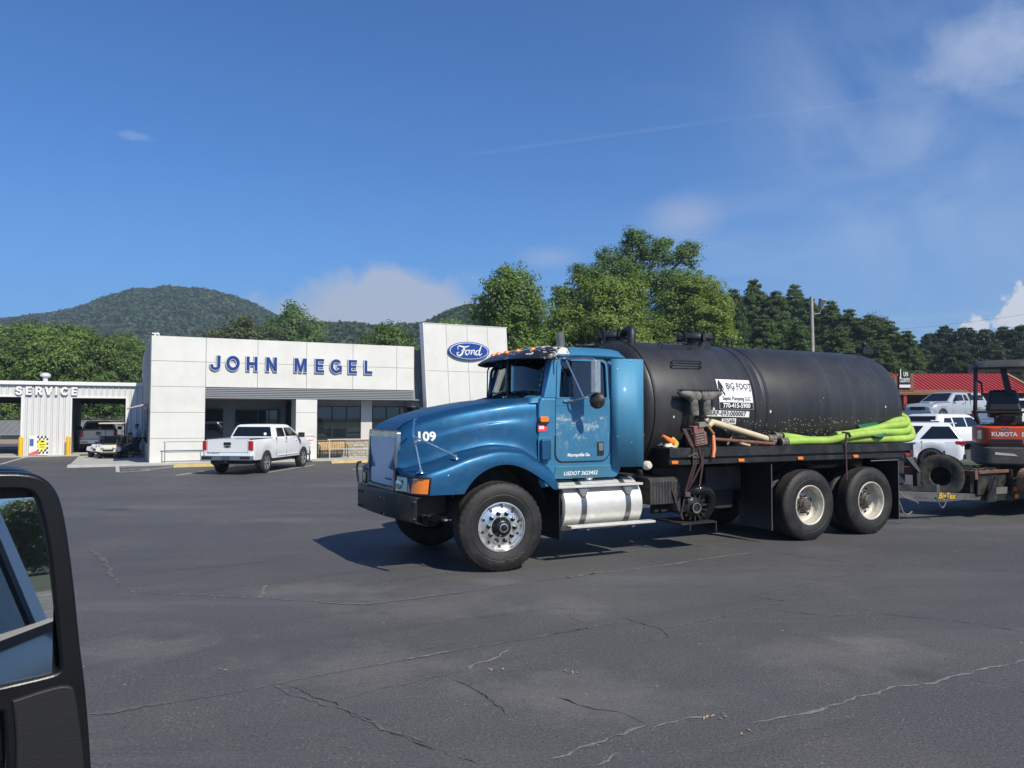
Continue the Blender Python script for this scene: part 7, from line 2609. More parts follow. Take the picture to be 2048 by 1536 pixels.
_used = set()
def plant(name, parts, px, Y, ztop, H, label, cat='tree', group=None, rz=0.0, sx=1.0):
    """put one tree whose top shows at height ztop at depth Y; parts are shared meshes of a tree H tall"""
    d = px_dir(px, 800)
    x = d.x / d.y * Y
    g = gz(x, Y)
    s = (ztop - g) / H
    r = empty(name, (x, Y, g - .05), rz, None, label, cat, group)
    for p in parts:
        if p.name not in _used:
            _used.add(p.name)
            o = p
            o.parent = r
        else:
            o = share(p, r)
        o.scale = (s * sx, s * sx, s)
    return r


def zt(py, Y):
    d = px_dir(1024, py)
    return CAM_H + d.z / d.y * Y


L_MAPLE = leaf_mat('maple_leaf', (.060, .115, .024), (.185, .270, .070))
L_TULIP = leaf_mat('tulip_leaf', (.044, .092, .026), (.145, .225, .068))
L_GUM = leaf_mat('sweetgum_leaf', (.080, .135, .024), (.225, .300, .070))
L_MIX = leaf_mat('woodland_leaf', (.052, .098, .028), (.150, .220, .062))
L_PINE = leaf_mat('pine_needle', (.040, .080, .036), (.135, .200, .082), .38)
L_DARK = leaf_mat('cypress_spray', (.019, .040, .029), (.058, .088, .052), .22)
L_HILL = leaf_mat('hill_leaf', (.026, .056, .022), (.052, .092, .034), .25)

# the four big trees behind the truck
rnd = random.Random(11)
lob = lobes_round(5, 12.0, 7.4, 1.0, 22, top=.6)
plant('maple_tree', broadleaf(21, lob, L_MAPLE, 12, .22, .15, 1.5, .62, 26), 1015, 58, zt(538, 58), 12.0, 'mid green maple beside the slanted white brand wall')
lob = [(-5.6, 0, 12.2, 1.7, 1.8, 2.2), (-4.8, .5, 9.6, 2.0, 2.2, 1.9), (-3.2, -.8, 14.0, 2.1, 2.1, 2.2), (-5.0, 0, 15.2, .9, .9, 1.5), (-1.4, 0, 16.2, 2.3, 2.3, 2.2), (.8, .5, 18.3, 1.6, 1.6, 2.2), (.3, 0, 19.6, .8, .8, 1.3),
       (2.6, 0, 17.2, 1.7, 1.7, 2.0), (3.3, .3, 18.7, .9, .9, 1.1), (5.2, 0, 17.0, 1.2, 1.3, 1.7), (5.9, 0, 18.0, 1.0, 1.0, 1.0), (1.0, 0, 13.5, 3.2, 3.0, 3.2), (4.4, -.5, 13.6, 2.6, 2.6, 2.4), (7.0, 0, 12.4, 1.5, 1.6, 1.6), (6.0, 0, 10.2, 2.2, 2.3, 2.0),
       (-1.5, -.5, 11.0, 3.0, 3.0, 2.6), (2.0, -.8, 9.0, 3.4, 3.2, 2.8), (-3.4, 0, 7.0, 2.4, 2.4, 2.4), (3.5, 0, 6.0, 3.5, 3.2, 2.6)]
plant('tulip_tree', broadleaf(22, lob, L_TULIP, 20, .42, .175, 1.25, .72, 26), 1262, 75, zt(452, 75), 20.9, 'tallest dark green tree with a ragged many-lobed top behind the tank', sx=1.18)
lob = lobes_round(8, 12.0, 8.2, 1.0, 22, top=.6) + [(-1.6, 0, 11.0, .6, .6, 1.2), (.3, 0, 10.8, .5, .5, 1.0), (2.0, 0, 11.0, .6, .6, 1.3)]
plant('sweetgum_tree', broadleaf(23, lob, L_GUM, 12, .2, .15, 1.5, .55, 26), 1212, 60, zt(552, 60), 12.0, 'bright yellow-green tree with pointed tips in front of the tallest tree', sx=1.12)
lob = lobes_round(13, 13.0, 9.0, 1.0, 22, top=.6)
plant('sweetgum_tree', broadleaf(24, lob, L_GUM, 13, .22, .16, 1.3, .6, 26), 1382, 66, zt(548, 66), 13.0, 'broad yellow-green tree over the manhole of the tank', sx=1.2)
lob = lobes_round(31, 11.0, 4.6, 1.0, 12)
SM = broadleaf(25, lob, L_MIX, 11, .18, .16, 1.2, .6, 24)
plant('dark_tree', SM, 1117, 68, zt(575, 68), 11.0, 'small dark tree in the gap between the maple and the tallest tree')
plant('dark_tree', SM, 1435, 72, zt(585, 72), 11.0, 'narrow yellowish-green tree between the broad yellow tree and the pines', rz=2.0)
plant('understorey_bush', SM, 1065, 62, zt(690, 62), 11.0, 'low bushy growth at the foot of the maple behind the cab roof', 'bush', rz=1.0, sx=1.9)
plant('understorey_bush', SM, 1150, 64, zt(650, 64), 11.0, 'low bushy growth under the bright yellow-green tree', 'bush', rz=3.0, sx=1.9)
plant('understorey_bush', SM, 1300, 64, zt(640, 64), 11.0, 'low bushy growth behind the manhole of the tank', 'bush', rz=4.0, sx=2.0)

ORD = 'first second third fourth fifth sixth seventh eighth ninth tenth'.split()
# pines to the right
PA = pine_parts(41, 16, 8.4, .6, L_PINE, .30, 34)
PB = pine_parts(42, 15, 9.0, .4, L_PINE, .30, 32)
PD = pine_parts(43, 11, 8.8, .1, L_DARK, .28, 32)
G = 'dark pines standing behind the tank'
for i, (px, py, Y, p, H, sx) in enumerate(((1468, 588, 88, PA, 16, .9), (1512, 569, 92, PA, 16, 1.0), (1556, 592, 90, PB, 15, 1.0), (1592, 580, 100, PA, 16, 1.0), (1622, 606, 94, PB, 15, 1.0), (1664, 612, 92, PA, 16, 1.0),
                                         (1702, 628, 90, PB, 15, 1.1), (1742, 640, 88, PA, 16, 1.1), (1780, 652, 84, PB, 15, 1.15), (1815, 672, 82, PA, 16, 1.2), (1530, 640, 80, PB, 15, 1.2), (1600, 652, 78, PA, 16, 1.3), (1680, 665, 79, PB, 15, 1.3), (1765, 690, 76, PB, 15, 1.3))):
    plant('pine_tree', p, px, Y, zt(py - 12, Y), H, ('%s tall dark pine on the skyline, counting from the yellow-green trees' % ORD[i]) if i < 10 else ('%s shorter pine of the front rank, counting from the yellow-green trees' % ORD[i - 10]), 'tree', G, rz=i * 1.3, sx=sx)
lob = lobes_round(37, 12.0, 8.4, 1.0, 14)
RT_ = broadleaf(26, lob, leaf_mat('brownish_leaf', (.040, .046, .018), (.088, .085, .032)), 12, .2, .20, .9, .8, 24)
plant('round_tree', RT_, 1752, 105, zt(633, 105), 12.0, 'rounded brownish-green tree rising above the pines', 'tree', rz=.4)
G = 'nearly black cypress trees behind the restaurant'
for i, (px, py, Y, sx) in enumerate(((1862, 672, 98, 1.0), (1895, 657, 102, 1.0), (1935, 660, 100, 1.1), (1975, 664, 99, 1.0), (2008, 659, 103, 1.1), (2045, 656, 100, 1.1), (2085, 660, 100, 1.1), (1912, 690, 92, 1.4), (1990, 695, 92, 1.4), (2060, 700, 92, 1.4), (1840, 700, 94, 1.2))):
    plant('cypress_tree', PD, px, Y, zt(py - 6, Y), 11, ('%s nearly black evergreen of the skyline over the red roof, counting away from the tank' % ORD[i]) if i < 7 else ('%s nearly black evergreen of the lower rank against the red roof' % ORD[i - 7]), 'tree', G, rz=i * .9, sx=sx)
plant('young_tree', SM, 2052, 72, zt(745, 72), 11.0, 'light green tree at the gable end of the red roof', 'tree', rz=.7, sx=1.2)
hb = px_dir(1815, 820)
plant('low_shrub', SM, 1812, 58, zt(806, 58), 11.0, 'small green shrub between the tank and the silver pickup', 'shrub', rz=2.2, sx=1.6)

# woodland behind the service building
DA = broadleaf(51, lobes_round(61, 11, 7.5, .3, 16), L_MIX, 11, .2, .19, 1.0, .75, 24)
DB_ = broadleaf(52, lobes_round(62, 10.5, 8.0, .3, 16), L_MAPLE, 10.5, .2, .19, 1.0, .8, 24)
DC = broadleaf(53, lobes_round(63, 12, 7.0, .3, 16), L_TULIP, 12, .2, .19, 1.0, .7, 24)
G = 'woodland trees behind the service building'
i = 0
for Y, row in ((84, ((-30, 668), (28, 660), (88, 655), (148, 664), (205, 676), (262, 690), (318, 706))), (94, ((0, 654), (58, 650), (120, 652), (180, 664), (236, 676), (290, 688), (350, 700))), (106, ((-40, 650), (30, 652), (95, 650), (160, 660), (250, 672), (330, 690)))):
    for n_, (px, py) in enumerate(row):
        p, H = ((DA, 11), (DB_, 10.5), (DC, 12))[(i * 5 + i // 3) % 3]
        plant('woodland_tree', p, px, Y, zt(py, Y), H, '%s broadleaf tree of the %s row of woodland, counting towards the dealership' % (ORD[n_], {84: 'front', 94: 'middle', 106: 'back'}[Y]), 'tree', G, rz=i * 1.7, sx=1.05)
        i += 1
# single trees over the dealership roof
plant('pale_tree', broadleaf(54, lobes_round(64, 12, 9.5, .5, 15), leaf_mat('pale_leaf', (.050, .078, .026), (.120, .140, .055)), 12, .2, .24, .8, .9, 22), 482, 140, zt(636, 140), 12, 'pale yellowish tree below the bare slope, over the first blue letter')
plant('dark_oak', DC, 578, 150, zt(612, 150), 12, 'tall dark tree with a forked top over the dealership roof', 'tree', rz=1.2, sx=1.0)
plant('dark_oak', DA, 612, 158, zt(640, 158), 11, 'lower dark tree to the side of the forked tree over the dealership roof', 'tree', rz=2.2, sx=.9)
plant('dark_oak', DC, 545, 152, zt(640, 152), 12, 'dark tree between the pale tree and the forked tree', 'tree', rz=3.2, sx=.7)
plant('round_shade_tree', DA, 776, 82, zt(652, 82), 11, 'dense round tree over the last blue letters', 'tree', rz=.2, sx=1.0)
plant('round_shade_tree', DC, 730, 90, zt(672, 90), 12, 'lower dark tree just left of the dense round tree', 'tree', rz=1.2, sx=.8)
plant('round_shade_tree', DB_, 905, 120, zt(640, 120), 10.5, 'dark tree peeping out behind the slanted white wall', 'tree', rz=2.6, sx=1.0)


# hills with woods on them
def hill(Yr, Y0, sil, seed, n, cr, bare=None):
    rg = np.random.default_rng(seed)
    ridge = [((px_dir(px, 800).x / px_dir(px, 800).y) * Yr, zt(py, Yr) - cr * 1.9) for px, py in sil]
    x0, x1 = ridge[0][0], ridge[-1][0]
    rx, rzv = np.array([a for a, b in ridge]), np.array([b for a, b in ridge])
    def hz(x, y):
        t = np.clip((y - Y0) / (Yr - Y0), 0, 1)
        f = np.where(y <= Yr, np.sin(t * math.pi / 2) ** 1.25, np.clip(1 - (y - Yr) / 500, 0, 1))
        bump = 3.5 * np.sin(x * .031 + seed) * np.sin(y * .023 + 2 * seed) * np.sin(t * math.pi)
        f = np.minimum(f, np.maximum(y / Yr, .05))
        return -2 + (np.interp(x * Yr / np.maximum(y, 1), rx, rzv) + 2) * f + bump * .5
    xs_ = np.linspace(x0, x1, 70)
    ys_ = np.concatenate([np.linspace(Y0, Yr, 40), np.linspace(Yr + 20, Yr + 160, 5)])
    build(MB().grid([[(x * min(y / Yr, 1), y, float(hz(np.array(x * min(y / Yr, 1)), np.array(y)))) for x in xs_] for y in ys_]), 'hill', M_SOIL, kind='structure', smooth=80)
    Y = rg.uniform(Y0, Yr + 25, n)
    X = rg.uniform(x0, x1, n) * np.minimum(Y / Yr, 1)
    if bare is not None:
        u = 1024 + 1540 * X / Y
        v = 833 - 1540 * (hz(X, Y) - CAM_H) / Y
        keep = ~(((u - bare[0]) / bare[2]) ** 2 + ((v - bare[1] - (u - bare[0]) * .12) / bare[3]) ** 2 < 1)
        X, Y = X[keep], Y[keep]
    Z = hz(X, Y)
    k = len(X)
    per = 34
    r = cr * rg.uniform(.65, 1.3, k)
    tall = rg.uniform(.8, 1.35, k)
    d = unit(rg.normal(size=(k * per, 3)))
    d[:, 2] = np.abs(d[:, 2]) * .95 - .12
    rr = np.repeat(r, per)[:, None]
    C = np.repeat(np.stack([X, Y, Z + r * .5], 1), per, 0) + d * rr * np.stack([np.ones(k * per), np.ones(k * per), np.repeat(tall, per)], 1) * rg.uniform(.75, 1.05, (k * per, 1))
    V = leaf_quads(rg, C, d + rg.normal(size=d.shape) * .45 + np.array([0, 0, .3]), cr * .36, .8)
    quads_obj('hill_woods', V, L_HILL, None, 'stuff')


M_SOIL = mat('bare_hill_earth', (.27, .17, .095), .95, var=.3, vscale=.05)
hill(820, 420, ((-260, 668), (-120, 656), (0, 636), (100, 625), (160, 612), (205, 594), (260, 579), (330, 573), (400, 577), (450, 588), (500, 604), (550, 630), (620, 655), (700, 690)), 3, 8200, 4.6, (448, 634, 34, 5))
hill(470, 250, ((420, 680), (560, 664), (620, 648), (700, 646), (760, 650), (830, 648), (870, 634), (905, 614), (940, 606), (985, 616), (1060, 640), (1160, 680)), 5, 4200, 3.6)
hill(640, 380, ((1300, 660), (1380, 620), (1450, 592), (1530, 588), (1590, 596), (1640, 614), (1690, 632), (1740, 652), (1840, 690), (1960, 705), (2120, 720)), 8, 3600, 3.9)
# ------------------------------------------------------------------ trailer behind the truck (truck coordinates)
M_TRL = mat('trailer_black', (.020, .020, .021), .5, .2, var=.3, vscale=5, grime=((.12, .10, .075), 5, .48, .6))
M_RUST = mat('rusty_rail', (.16, .075, .045), .8, .2, var=.4, vscale=8)
TL = empty('equipment_trailer', TP(9.9, 1.1, 0), YAW, None, 'black equipment trailer hitched behind the tanker, carrying the orange excavator', 'trailer')
def tq(mb):
    return mb.fn(lambda p: (p[0] - 9.9, p[1] - 1.1, p[2]))
def beam(a, b, h, w):
    a, b = Vector(a), Vector(b)
    n = Vector((-(b - a).y, (b - a).x, 0)).normalized() * w / 2
    z = Vector((0, 0, h))
    return MB().hexa([a - n, b - n, b + n, a + n, a - n + z, b - n + z, b + n + z, a + n + z])
M_TONG = mat('tongue_grey', (.11, .11, .105), .55, .4, var=.35, vscale=6, grime=((.25, .21, .15), 8, .5, .5))
b1 = build(tq(beam((7.80, .70, .45), (10.3, .48, .29), .115, .08)), 'tongue_beam', M_TONG, TL, bevel=.006)
build(tq(beam((7.80, 1.74, .45), (10.3, 1.96, .29), .115, .08)), 'tongue_beam', M_TONG, TL, bevel=.006)
build(tq(beam((7.75, .72, .575), (8.95, .62, .50), .12, .10)), 'tongue_box', M_TRL, TL, bevel=.006)
build(tq(MB().box(8.9, 8.99, .57, .68, .39, .63)), 'tongue_plate', M_TONG, TL)
d_ = Vector((2.5, -.22, -.16)).normalized()
mb = text('BigTex', .15, .003, offset=.003, shear=.35)
mb.fn(lambda p: (lerp(7.8, 10.3, .53) + p[0] * .98, lerp(.70, .48, .53) - .043 - p[0] * .088 - p[2], lerp(.45, .29, .53) + .058 - p[0] * .062 + p[1]))
build(tq(mb), 'brand_lettering', mat('yellow_decal', (.62, .38, .02), .5), b1, smooth=0)
build(tq(MB().box(8.0, 8.16, .655, .665, .48, .53)), 'capacity_label', mat('aged_label', (.42, .33, .22), .7), b1)
build(tq(MB().box(9.75, 9.84, .40, 2.1, .70, .86)), 'front_rail', M_RUST, TL, bevel=.01)
build(tq(MB().box(9.84, 10.78, .38, .42, .80, .86)), 'side_rail', M_RUST, TL, bevel=.01)
build(tq(MB().box(9.86, 10.74, .43, .46, .42, .80)), 'side_board', M_TRL, TL)
build(tq(MB().box(10.74, 10.80, .35, .48, .38, .86)), 'stake', M_TRL, TL)
build(tq(MB().box(10.1, 16.5, .38, 2.06, .30, .46)), 'deck', M_TRL, TL)
build(tq(MB().prism([(9.9, .30), (10.2, .30), (10.2, .75)], (0, 0), 'y', .30, .33)), 'gusset', M_TRL, TL)
build(tq(MB().box(10.25, 10.65, .36, .40, .42, .54)), 'ramp_pocket', mat('galvanised', (.22, .21, .19), .5, .5), TL)
for k, (u, z) in enumerate(((10.85, .50), (10.88, .36))):
    build(tq(MB().prism(rrect(u - .05, u + .05, z - .04, z + .04, .02), (0, 0), 'y', .33, .36)), 'side_marker', MT['amber'], TL, bevel=.006)
build(tq(MB().tube(spline([(7.72, .5, .62), (7.85, .45, .48), (8.05, .42, .42), (8.15, .40, .36)], 5), .012, 6).tube(spline([(7.72, .55, .55), (7.80, .5, .38), (7.86, .48, .22), (7.95, .46, .17), (8.05, .45, .22)], 5), .014, 6).tube(spline([(7.5, .9, .7), (7.75, .8, .72), (8.1, .75, .62)], 4), .015, 6)), 'brake_cable', mat('cable_grey', (.16, .155, .15), .6), TL)
build(tq(MB().tube(spline([(8.85, .55, .42), (9.0, .54, .22), (9.15, .53, .4)], 5), .012, 6)), 'safety_chain', MT['steel'], TL)
for u in (13.2, 14.1):
    for w in (.22, 2.22):
        e = empty('wheel', (u - 9.9, w - 1.1, .39), R(180) if w > 1 else 0, TL)
        build(MB().lathe([(.22, 0), (.34, 0), (.39, .04), (.39, .2), (.34, .24), (.22, .24)], (0, 0, 0), (0, 1, 0), 28, caps=False), 'tyre', M_CARTYRE, e)
        build(MB().lathe([(.23, .02), (.18, .05), (.001, .03)], (0, 0, 0), (0, 1, 0), 20), 'rim', MT['steel'], e)
# spare wheel standing on the tongue
SPW = empty('spare_wheel', TP(9.66, .98, .45), YAW + R(-70), None, 'dusty spare wheel with a black rim standing on the trailer tongue', 'wheel')
SPW.scale = (.84, .84, .84)
mb = tyre_mesh(.345, .25, .21, .008, 96)
mb.fn(lambda p: (p[0], p[1] - .13, p[2] + .335))
build(mb, 'tyre', mat('dusty_rubber', (.045, .042, .036), .85, var=.35, vscale=7, grime=((.22, .19, .14), 5, .42, .7)), SPW, smooth=28)
build(MB().lathe([(.22, -.10), (.20, -.09), (.17, -.05), (.10, -.055), (.06, -.055), (.055, -.02), (.001, -.02)], (0, 0, .335), (0, 1, 0), 28), 'rim', MT['black_gloss'], SPW)
mb = MB()
for k in range(8):
    a = R(45 * k)
    mb.cyl((.085 * math.cos(a), -.05, .335 + .085 * math.sin(a)), (.085 * math.cos(a), -.066, .335 + .085 * math.sin(a)), .012, n=8)
build(mb, 'stud_hole', mat('stud_bright', (.45, .42, .36), .5, .5), SPW, kind='stuff')

# ------------------------------------------------------------------ mini excavator on the trailer
M_ORG = mat('excavator_orange', (.62, .075, .022), .38, var=.08, vscale=3, coat=.2, grime=((.22, .12, .08), 6, .52, .55))
M_CWT = mat('counterweight_grey', (.075, .072, .070), .6, .1, var=.25, vscale=4, grime=((.20, .14, .10), 5, .48, .6))
EX = empty('mini_excavator', (9.92, 15.1, .46), R(-27), None, 'small orange excavator with a dark canopy on the trailer, rear end to the camera', 'excavator')
def dshape(r, x0, x1, y0, y1):
    return rrect(x0, x1, y0, y1, (r, r, .12, .12), 6)
build(MB().prism(dshape(.30, -.78, .80, -.74, .75), (0, 0), 'z', .46, .82), 'counterweight', M_CWT, EX, bevel=.05, seg=3)
hd = build(MB().prism(dshape(.28, -.75, .78, -.71, .7), (0, 0), 'z', .835, 1.20), 'engine_hood', M_ORG, EX, bevel=.045, seg=3)
build(MB().prism(dshape(.29, -.765, .79, -.725, .7), (0, 0), 'z', .80, .85), 'hood_seam', MT['black'], EX)
build(MB().prism(rrect(-.56, -.02, .865, .955, .03), (0, 0), 'y', -.722, -.70), 'air_slot', MT['black'], hd)
build(text('KUBOTA', .108, .003, offset=.003, sx=.96).xf(face_front(-.31, -.712, 1.045)), 'maker_lettering', MT['white_letter'], hd, smooth=0)
build(MB().prism(rrect(-.03, .06, 1.0, 1.09, .01), (0, 0), 'y', -.7145, -.705), 'model_plate', MT['white_letter'], hd)
build(text('3', .08, .002, offset=.003).xf(face_front(.015, -.716, 1.045)), 'model_digit', M_SIGNBLK, hd, smooth=0)
ring = [(-.30 + .085 * math.cos(R(a)), 1.145 + .04 * math.sin(R(a))) for a in range(0, 360, 15)]
ring2 = [(-.30 + .07 * math.cos(R(a)), 1.145 + .03 * math.sin(R(a))) for a in range(0, 360, 15)]
build(flat([ring, ring2], .003).xf(face_front(0, -.712, 0)), 'emblem', MT['chrome'], hd)
build(flat([[(-.35, 1.13), (-.30, 1.165), (-.25, 1.13), (-.27, 1.125), (-.30, 1.145), (-.33, 1.125)]], .003).xf(face_front(0, -.712, 0)), 'emblem', MT['chrome'], hd)
for i in range(4):
    build(MB().hexa([(.50 + i * .05, -.715, .90), (.525 + i * .05, -.715, .90), (.525 + i * .05, -.70, .90), (.50 + i * .05, -.70, .90), (.44 + i * .05, -.715, 1.02), (.465 + i * .05, -.715, 1.02), (.465 + i * .05, -.70, 1.02), (.44 + i * .05, -.70, 1.02)]), 'vent_slot', MT['black'], hd)
build(MB().box(.42, .56, -.716, -.70, 1.06, 1.12), 'hood_label', MT['white_letter'], hd)
build(MB().hexa([(-.47, -.746, .66), (-.10, -.746, .64), (-.10, -.735, .64), (-.47, -.735, .66), (-.47, -.746, .71), (-.16, -.746, .68), (-.16, -.735, .68), (-.47, -.735, .71)]), 'scuffed_decal', mat('scuffed_decal', (.55, .54, .50), .7), EX)
build(MB().cyl((.38, -.75, .66), (.38, -.72, .66), .055, n=18).cyl((.16, -.75, .62), (.16, -.72, .62), .03, n=14), 'port_cap', MT['black'], EX)
build(MB().prism(rrect(-.74, -.66, .95, 1.12, .02), (0, 0), 'y', -.64, -.60), 'rear_lamp', MT['clear_lens'], EX)
build(MB().cyl((0, 0, .36), (0, 0, .46), .42, n=24), 'slew_ring', MT['dark_steel'], EX)
build(MB().box(-.62, .6, -.3, .55, 1.20, 1.235), 'floor_plate', MT['black'], EX)
# seat, console, rails
build(MB().prism(rrect(-.58, .10, -.33, -.15, .06), (0, 0), 'z', 1.58, 1.60), 'tray', MT['black'], EX)
build(MB().hexa([(-.55, -.42, 1.48), (.02, -.42, 1.48), (.05, -.18, 1.48), (-.58, -.18, 1.48), (-.50, -.36, 1.90), (-.06, -.36, 1.90), (-.04, -.26, 1.90), (-.52, -.26, 1.90)]).box(-.50, .05, -.25, .25, 1.36, 1.5), 'seat', mat('seat_vinyl', (.012, .012, .013), .5), EX, bevel=.05, seg=3)
build(MB().box(-.42, .02, -.40, -.1, 1.20, 1.40).box(-.34, -.1, -.48, -.38, 1.30, 1.42), 'seat_base', MT['dark_steel'], EX, bevel=.02)
build(MB().tube(spline([(-.76, -.38, 1.30), (-.72, -.50, 1.46), (-.55, -.52, 1.47), (.55, -.52, 1.47), (.72, -.45, 1.48)], 5), .022, 8).tube(spline([(.15, -.5, 1.47), (.62, -.5, 1.47), (.85, -.3, 1.52)], 4), .018, 8), 'guard_rail', MT['black'], EX)
build(MB().tube(spline([(-.06, -.50, 1.24), (.12, -.54, 1.28), (.34, -.52, 1.36), (.58, -.45, 1.54), (.80, -.35, 1.66)], 6), .035, 10), 'hydraulic_hose', MT['black'], EX)
build(MB().tube([(.52, -.2, 1.25), (.52, -.25, 1.5), (.48, -.3, 1.58)], .02, 6).sphere((.48, -.3, 1.6), .04), 'control_lever', MT['black'], EX)
build(MB().box(.3, .55, -.3, .3, 1.22, 1.45), 'console', mat('console_grey', (.28, .27, .25), .6), EX, bevel=.03)
# canopy and posts
M_CAN = mat('canopy_grey', (.050, .052, .052), .42, var=.15, vscale=3, grime=((.16, .15, .13), 5, .5, .4))
rows_ = []
for t, ins, z in ((0, .03, 2.30), (.0, .0, 2.33), (0, .02, 2.40), (0, .09, 2.455), (0, .3, 2.475)):
    rows_.append([(x, y, z) for x, y in rrect(-.80 + ins, .82 - ins, -.70 + ins, .85 - ins, .22 - min(ins, .15), 4)])
mb = MB().grid(rows_, True)
n = len(rows_[0])
mb.f += [tuple(range(n)), tuple(4 * n + i for i in range(n))]
build(mb, 'canopy', M_CAN, EX, smooth=50)
for pts in ([(-.70, -.46, 1.25), (-.76, -.52, 1.45), (-.76, -.56, 1.60), (-.745, -.56, 2.0), (-.74, -.52, 2.32)], [(.74, -.46, 1.25), (.78, -.52, 1.5), (.77, -.54, 2.0), (.76, -.52, 2.32)]):
    build(MB().tube(spline(pts, 5), .038, 10), 'canopy_post', MT['black'], EX)
build(MB().hexa([(-.24, -.45, 1.82), (-.13, -.45, 1.82), (-.13, -.38, 1.82), (-.24, -.38, 1.82), (-.33, -.45, 2.34), (-.23, -.45, 2.34), (-.23, -.38, 2.34), (-.33, -.38, 2.34)]), 'canopy_post', MT['black'], EX)
build(MB().tube(spline([(-.70, -.5, 1.72), (-.64, -.45, 1.76), (-.64, -.45, 2.02), (-.70, -.5, 2.08)], 5), .018, 8), 'grab_handle', MT['black'], EX)
# tracks along the trailer
M_TRK = mat('muddy_track', (.22, .145, .085), .9, var=.4, vscale=9, bump=.6, bscale=25)
M_MUD = mat('muddy_idler', (.42, .29, .16), .85, var=.3, vscale=8)
for w in (-.62, .62):
    mb = MB()
    Lh, rr = .72, .20
    path = [(Lh + rr * math.sin(R(a)), .20 - rr * math.cos(R(a))) for a in range(0, 181, 15)] + [(-Lh - rr * math.sin(R(a)), .20 + rr * math.cos(R(a))) for a in range(0, 181, 15)]
    m_ = len(path)
    ring_ = [[(x, w - .14, z), (x, w + .14, z), (x * .965, w + .14, .20 + (z - .20) * .84), (x * .965, w - .14, .20 + (z - .20) * .84)] for x, z in path]
    ring_.append(ring_[0])
    mb.grid(ring_, True)
    mb.xf(Matrix.Rotation(YAW + R(27), 4, 'Z'))
    tr = build(mb, 'track', M_TRK, EX)
    mb = MB()
    for k in range(44):
        s = k / 44 * m_
        i = int(s)
        f = s - i
        (xa, za), (xb, zb) = path[i % m_], path[(i + 1) % m_]
        x, z = lerp(xa, xb, f), lerp(za, zb, f)
        if z < .03:
            continue
        dx, dz = xb - xa, zb - za
        l = math.hypot(dx, dz) or 1
        dx, dz = dx / l, dz / l
        nx, nz = dz, -dx
        mb.hexa([(x - dx * .022 - nx * .004, w - .145, z - dz * .022 - nz * .004), (x + dx * .022 - nx * .004, w - .145, z + dz * .022 - nz * .004), (x + dx * .022 - nx * .004, w + .145, z + dz * .022 - nz * .004), (x - dx * .022 - nx * .004, w + .145, z - dz * .022 - nz * .004),
                 (x - dx * .014 + nx * .028, w - .145, z - dz * .014 + nz * .028), (x + dx * .014 + nx * .028, w - .145, z + dz * .014 + nz * .028), (x + dx * .014 + nx * .028, w + .145, z + dz * .014 + nz * .028), (x - dx * .014 + nx * .028, w + .145, z - dz * .014 + nz * .028)])
    mb.xf(Matrix.Rotation(YAW + R(27), 4, 'Z'))
    build(mb, 'grouser', M_TRK, tr, kind='stuff')
    for x in (-.72, .72):
        sgn = -1 if w < 0 else 1
        mb = MB().lathe([(.001, sgn * .155), (.06, sgn * .155), (.07, sgn * .13), (.13, sgn * .12), (.15, sgn * .10), (.15, 0)], (x, w, .20), (0, 1, 0), 20)
        mb.xf(Matrix.Rotation(YAW + R(27), 4, 'Z'))
        build(mb, 'idler', M_MUD, EX)
    mb = MB().box(-.6, .6, w - .09, w + .09, .12, .28).xf(Matrix.Rotation(YAW + R(27), 4, 'Z'))
    build(mb, 'track_frame', MT['dark_steel'], EX)
# clutter on the trailer nose
c = empty('chain_heap', TP(10.2, .75, .46), YAW, None, 'heap of greasy chain and straps at the front of the trailer deck', 'chain')
rnd = random.Random(5)
mb = MB()
for i in range(70):
    a, b = rnd.uniform(-.4, .45), rnd.uniform(-.2, .4)
    z = .30 + rnd.uniform(0, .16) * max(0, 1 - (a * a * 3 + b * b * 2))
    t_ = rnd.uniform(0, 6.28)
    pts = [(a + .035 * math.cos(q) * math.cos(t_) - .018 * math.sin(q) * math.sin(t_), b + .035 * math.cos(q) * math.sin(t_) + .018 * math.sin(q) * math.cos(t_), z + .012 * math.sin(q + t_)) for q in np.linspace(0, 6.28, 9)[:-1]]
    mb.tube(pts, .007, 4, closed=True)
build(mb, 'chain_link', MT['dark_steel'], c, kind='stuff', fix=False)
build(MB().box(-.45, .5, -.25, .45, .0, .31), 'tool_tray', M_TRL, c)
build(MB().grid([[(.18 + x * .05, -.22 + y * .05, .36 + .03 * rnd.random()) for x in range(5)] for y in range(3)]), 'loose_rag', mat('pale_rag', (.48, .44, .38), .9), c, smooth=80)

# ------------------------------------------------------------------ the pickup we look out of: only its tow mirror is in view
FW = Vector((-.81, .59, 0)).normalized()
RN = Vector((FW.y, -FW.x, 0))
OV = empty('pickup_truck', Vector((0, 0, 0)) - RN * .16, math.atan2(FW.y, FW.x), None, 'pale pickup whose black tow mirror fills the lower corner and reflects its door', 'pickup')
M_OWN = mat('own_paint', (.50, .51, .52), .3, .1, coat=.5)
L0, L1 = -3.4, 2.6
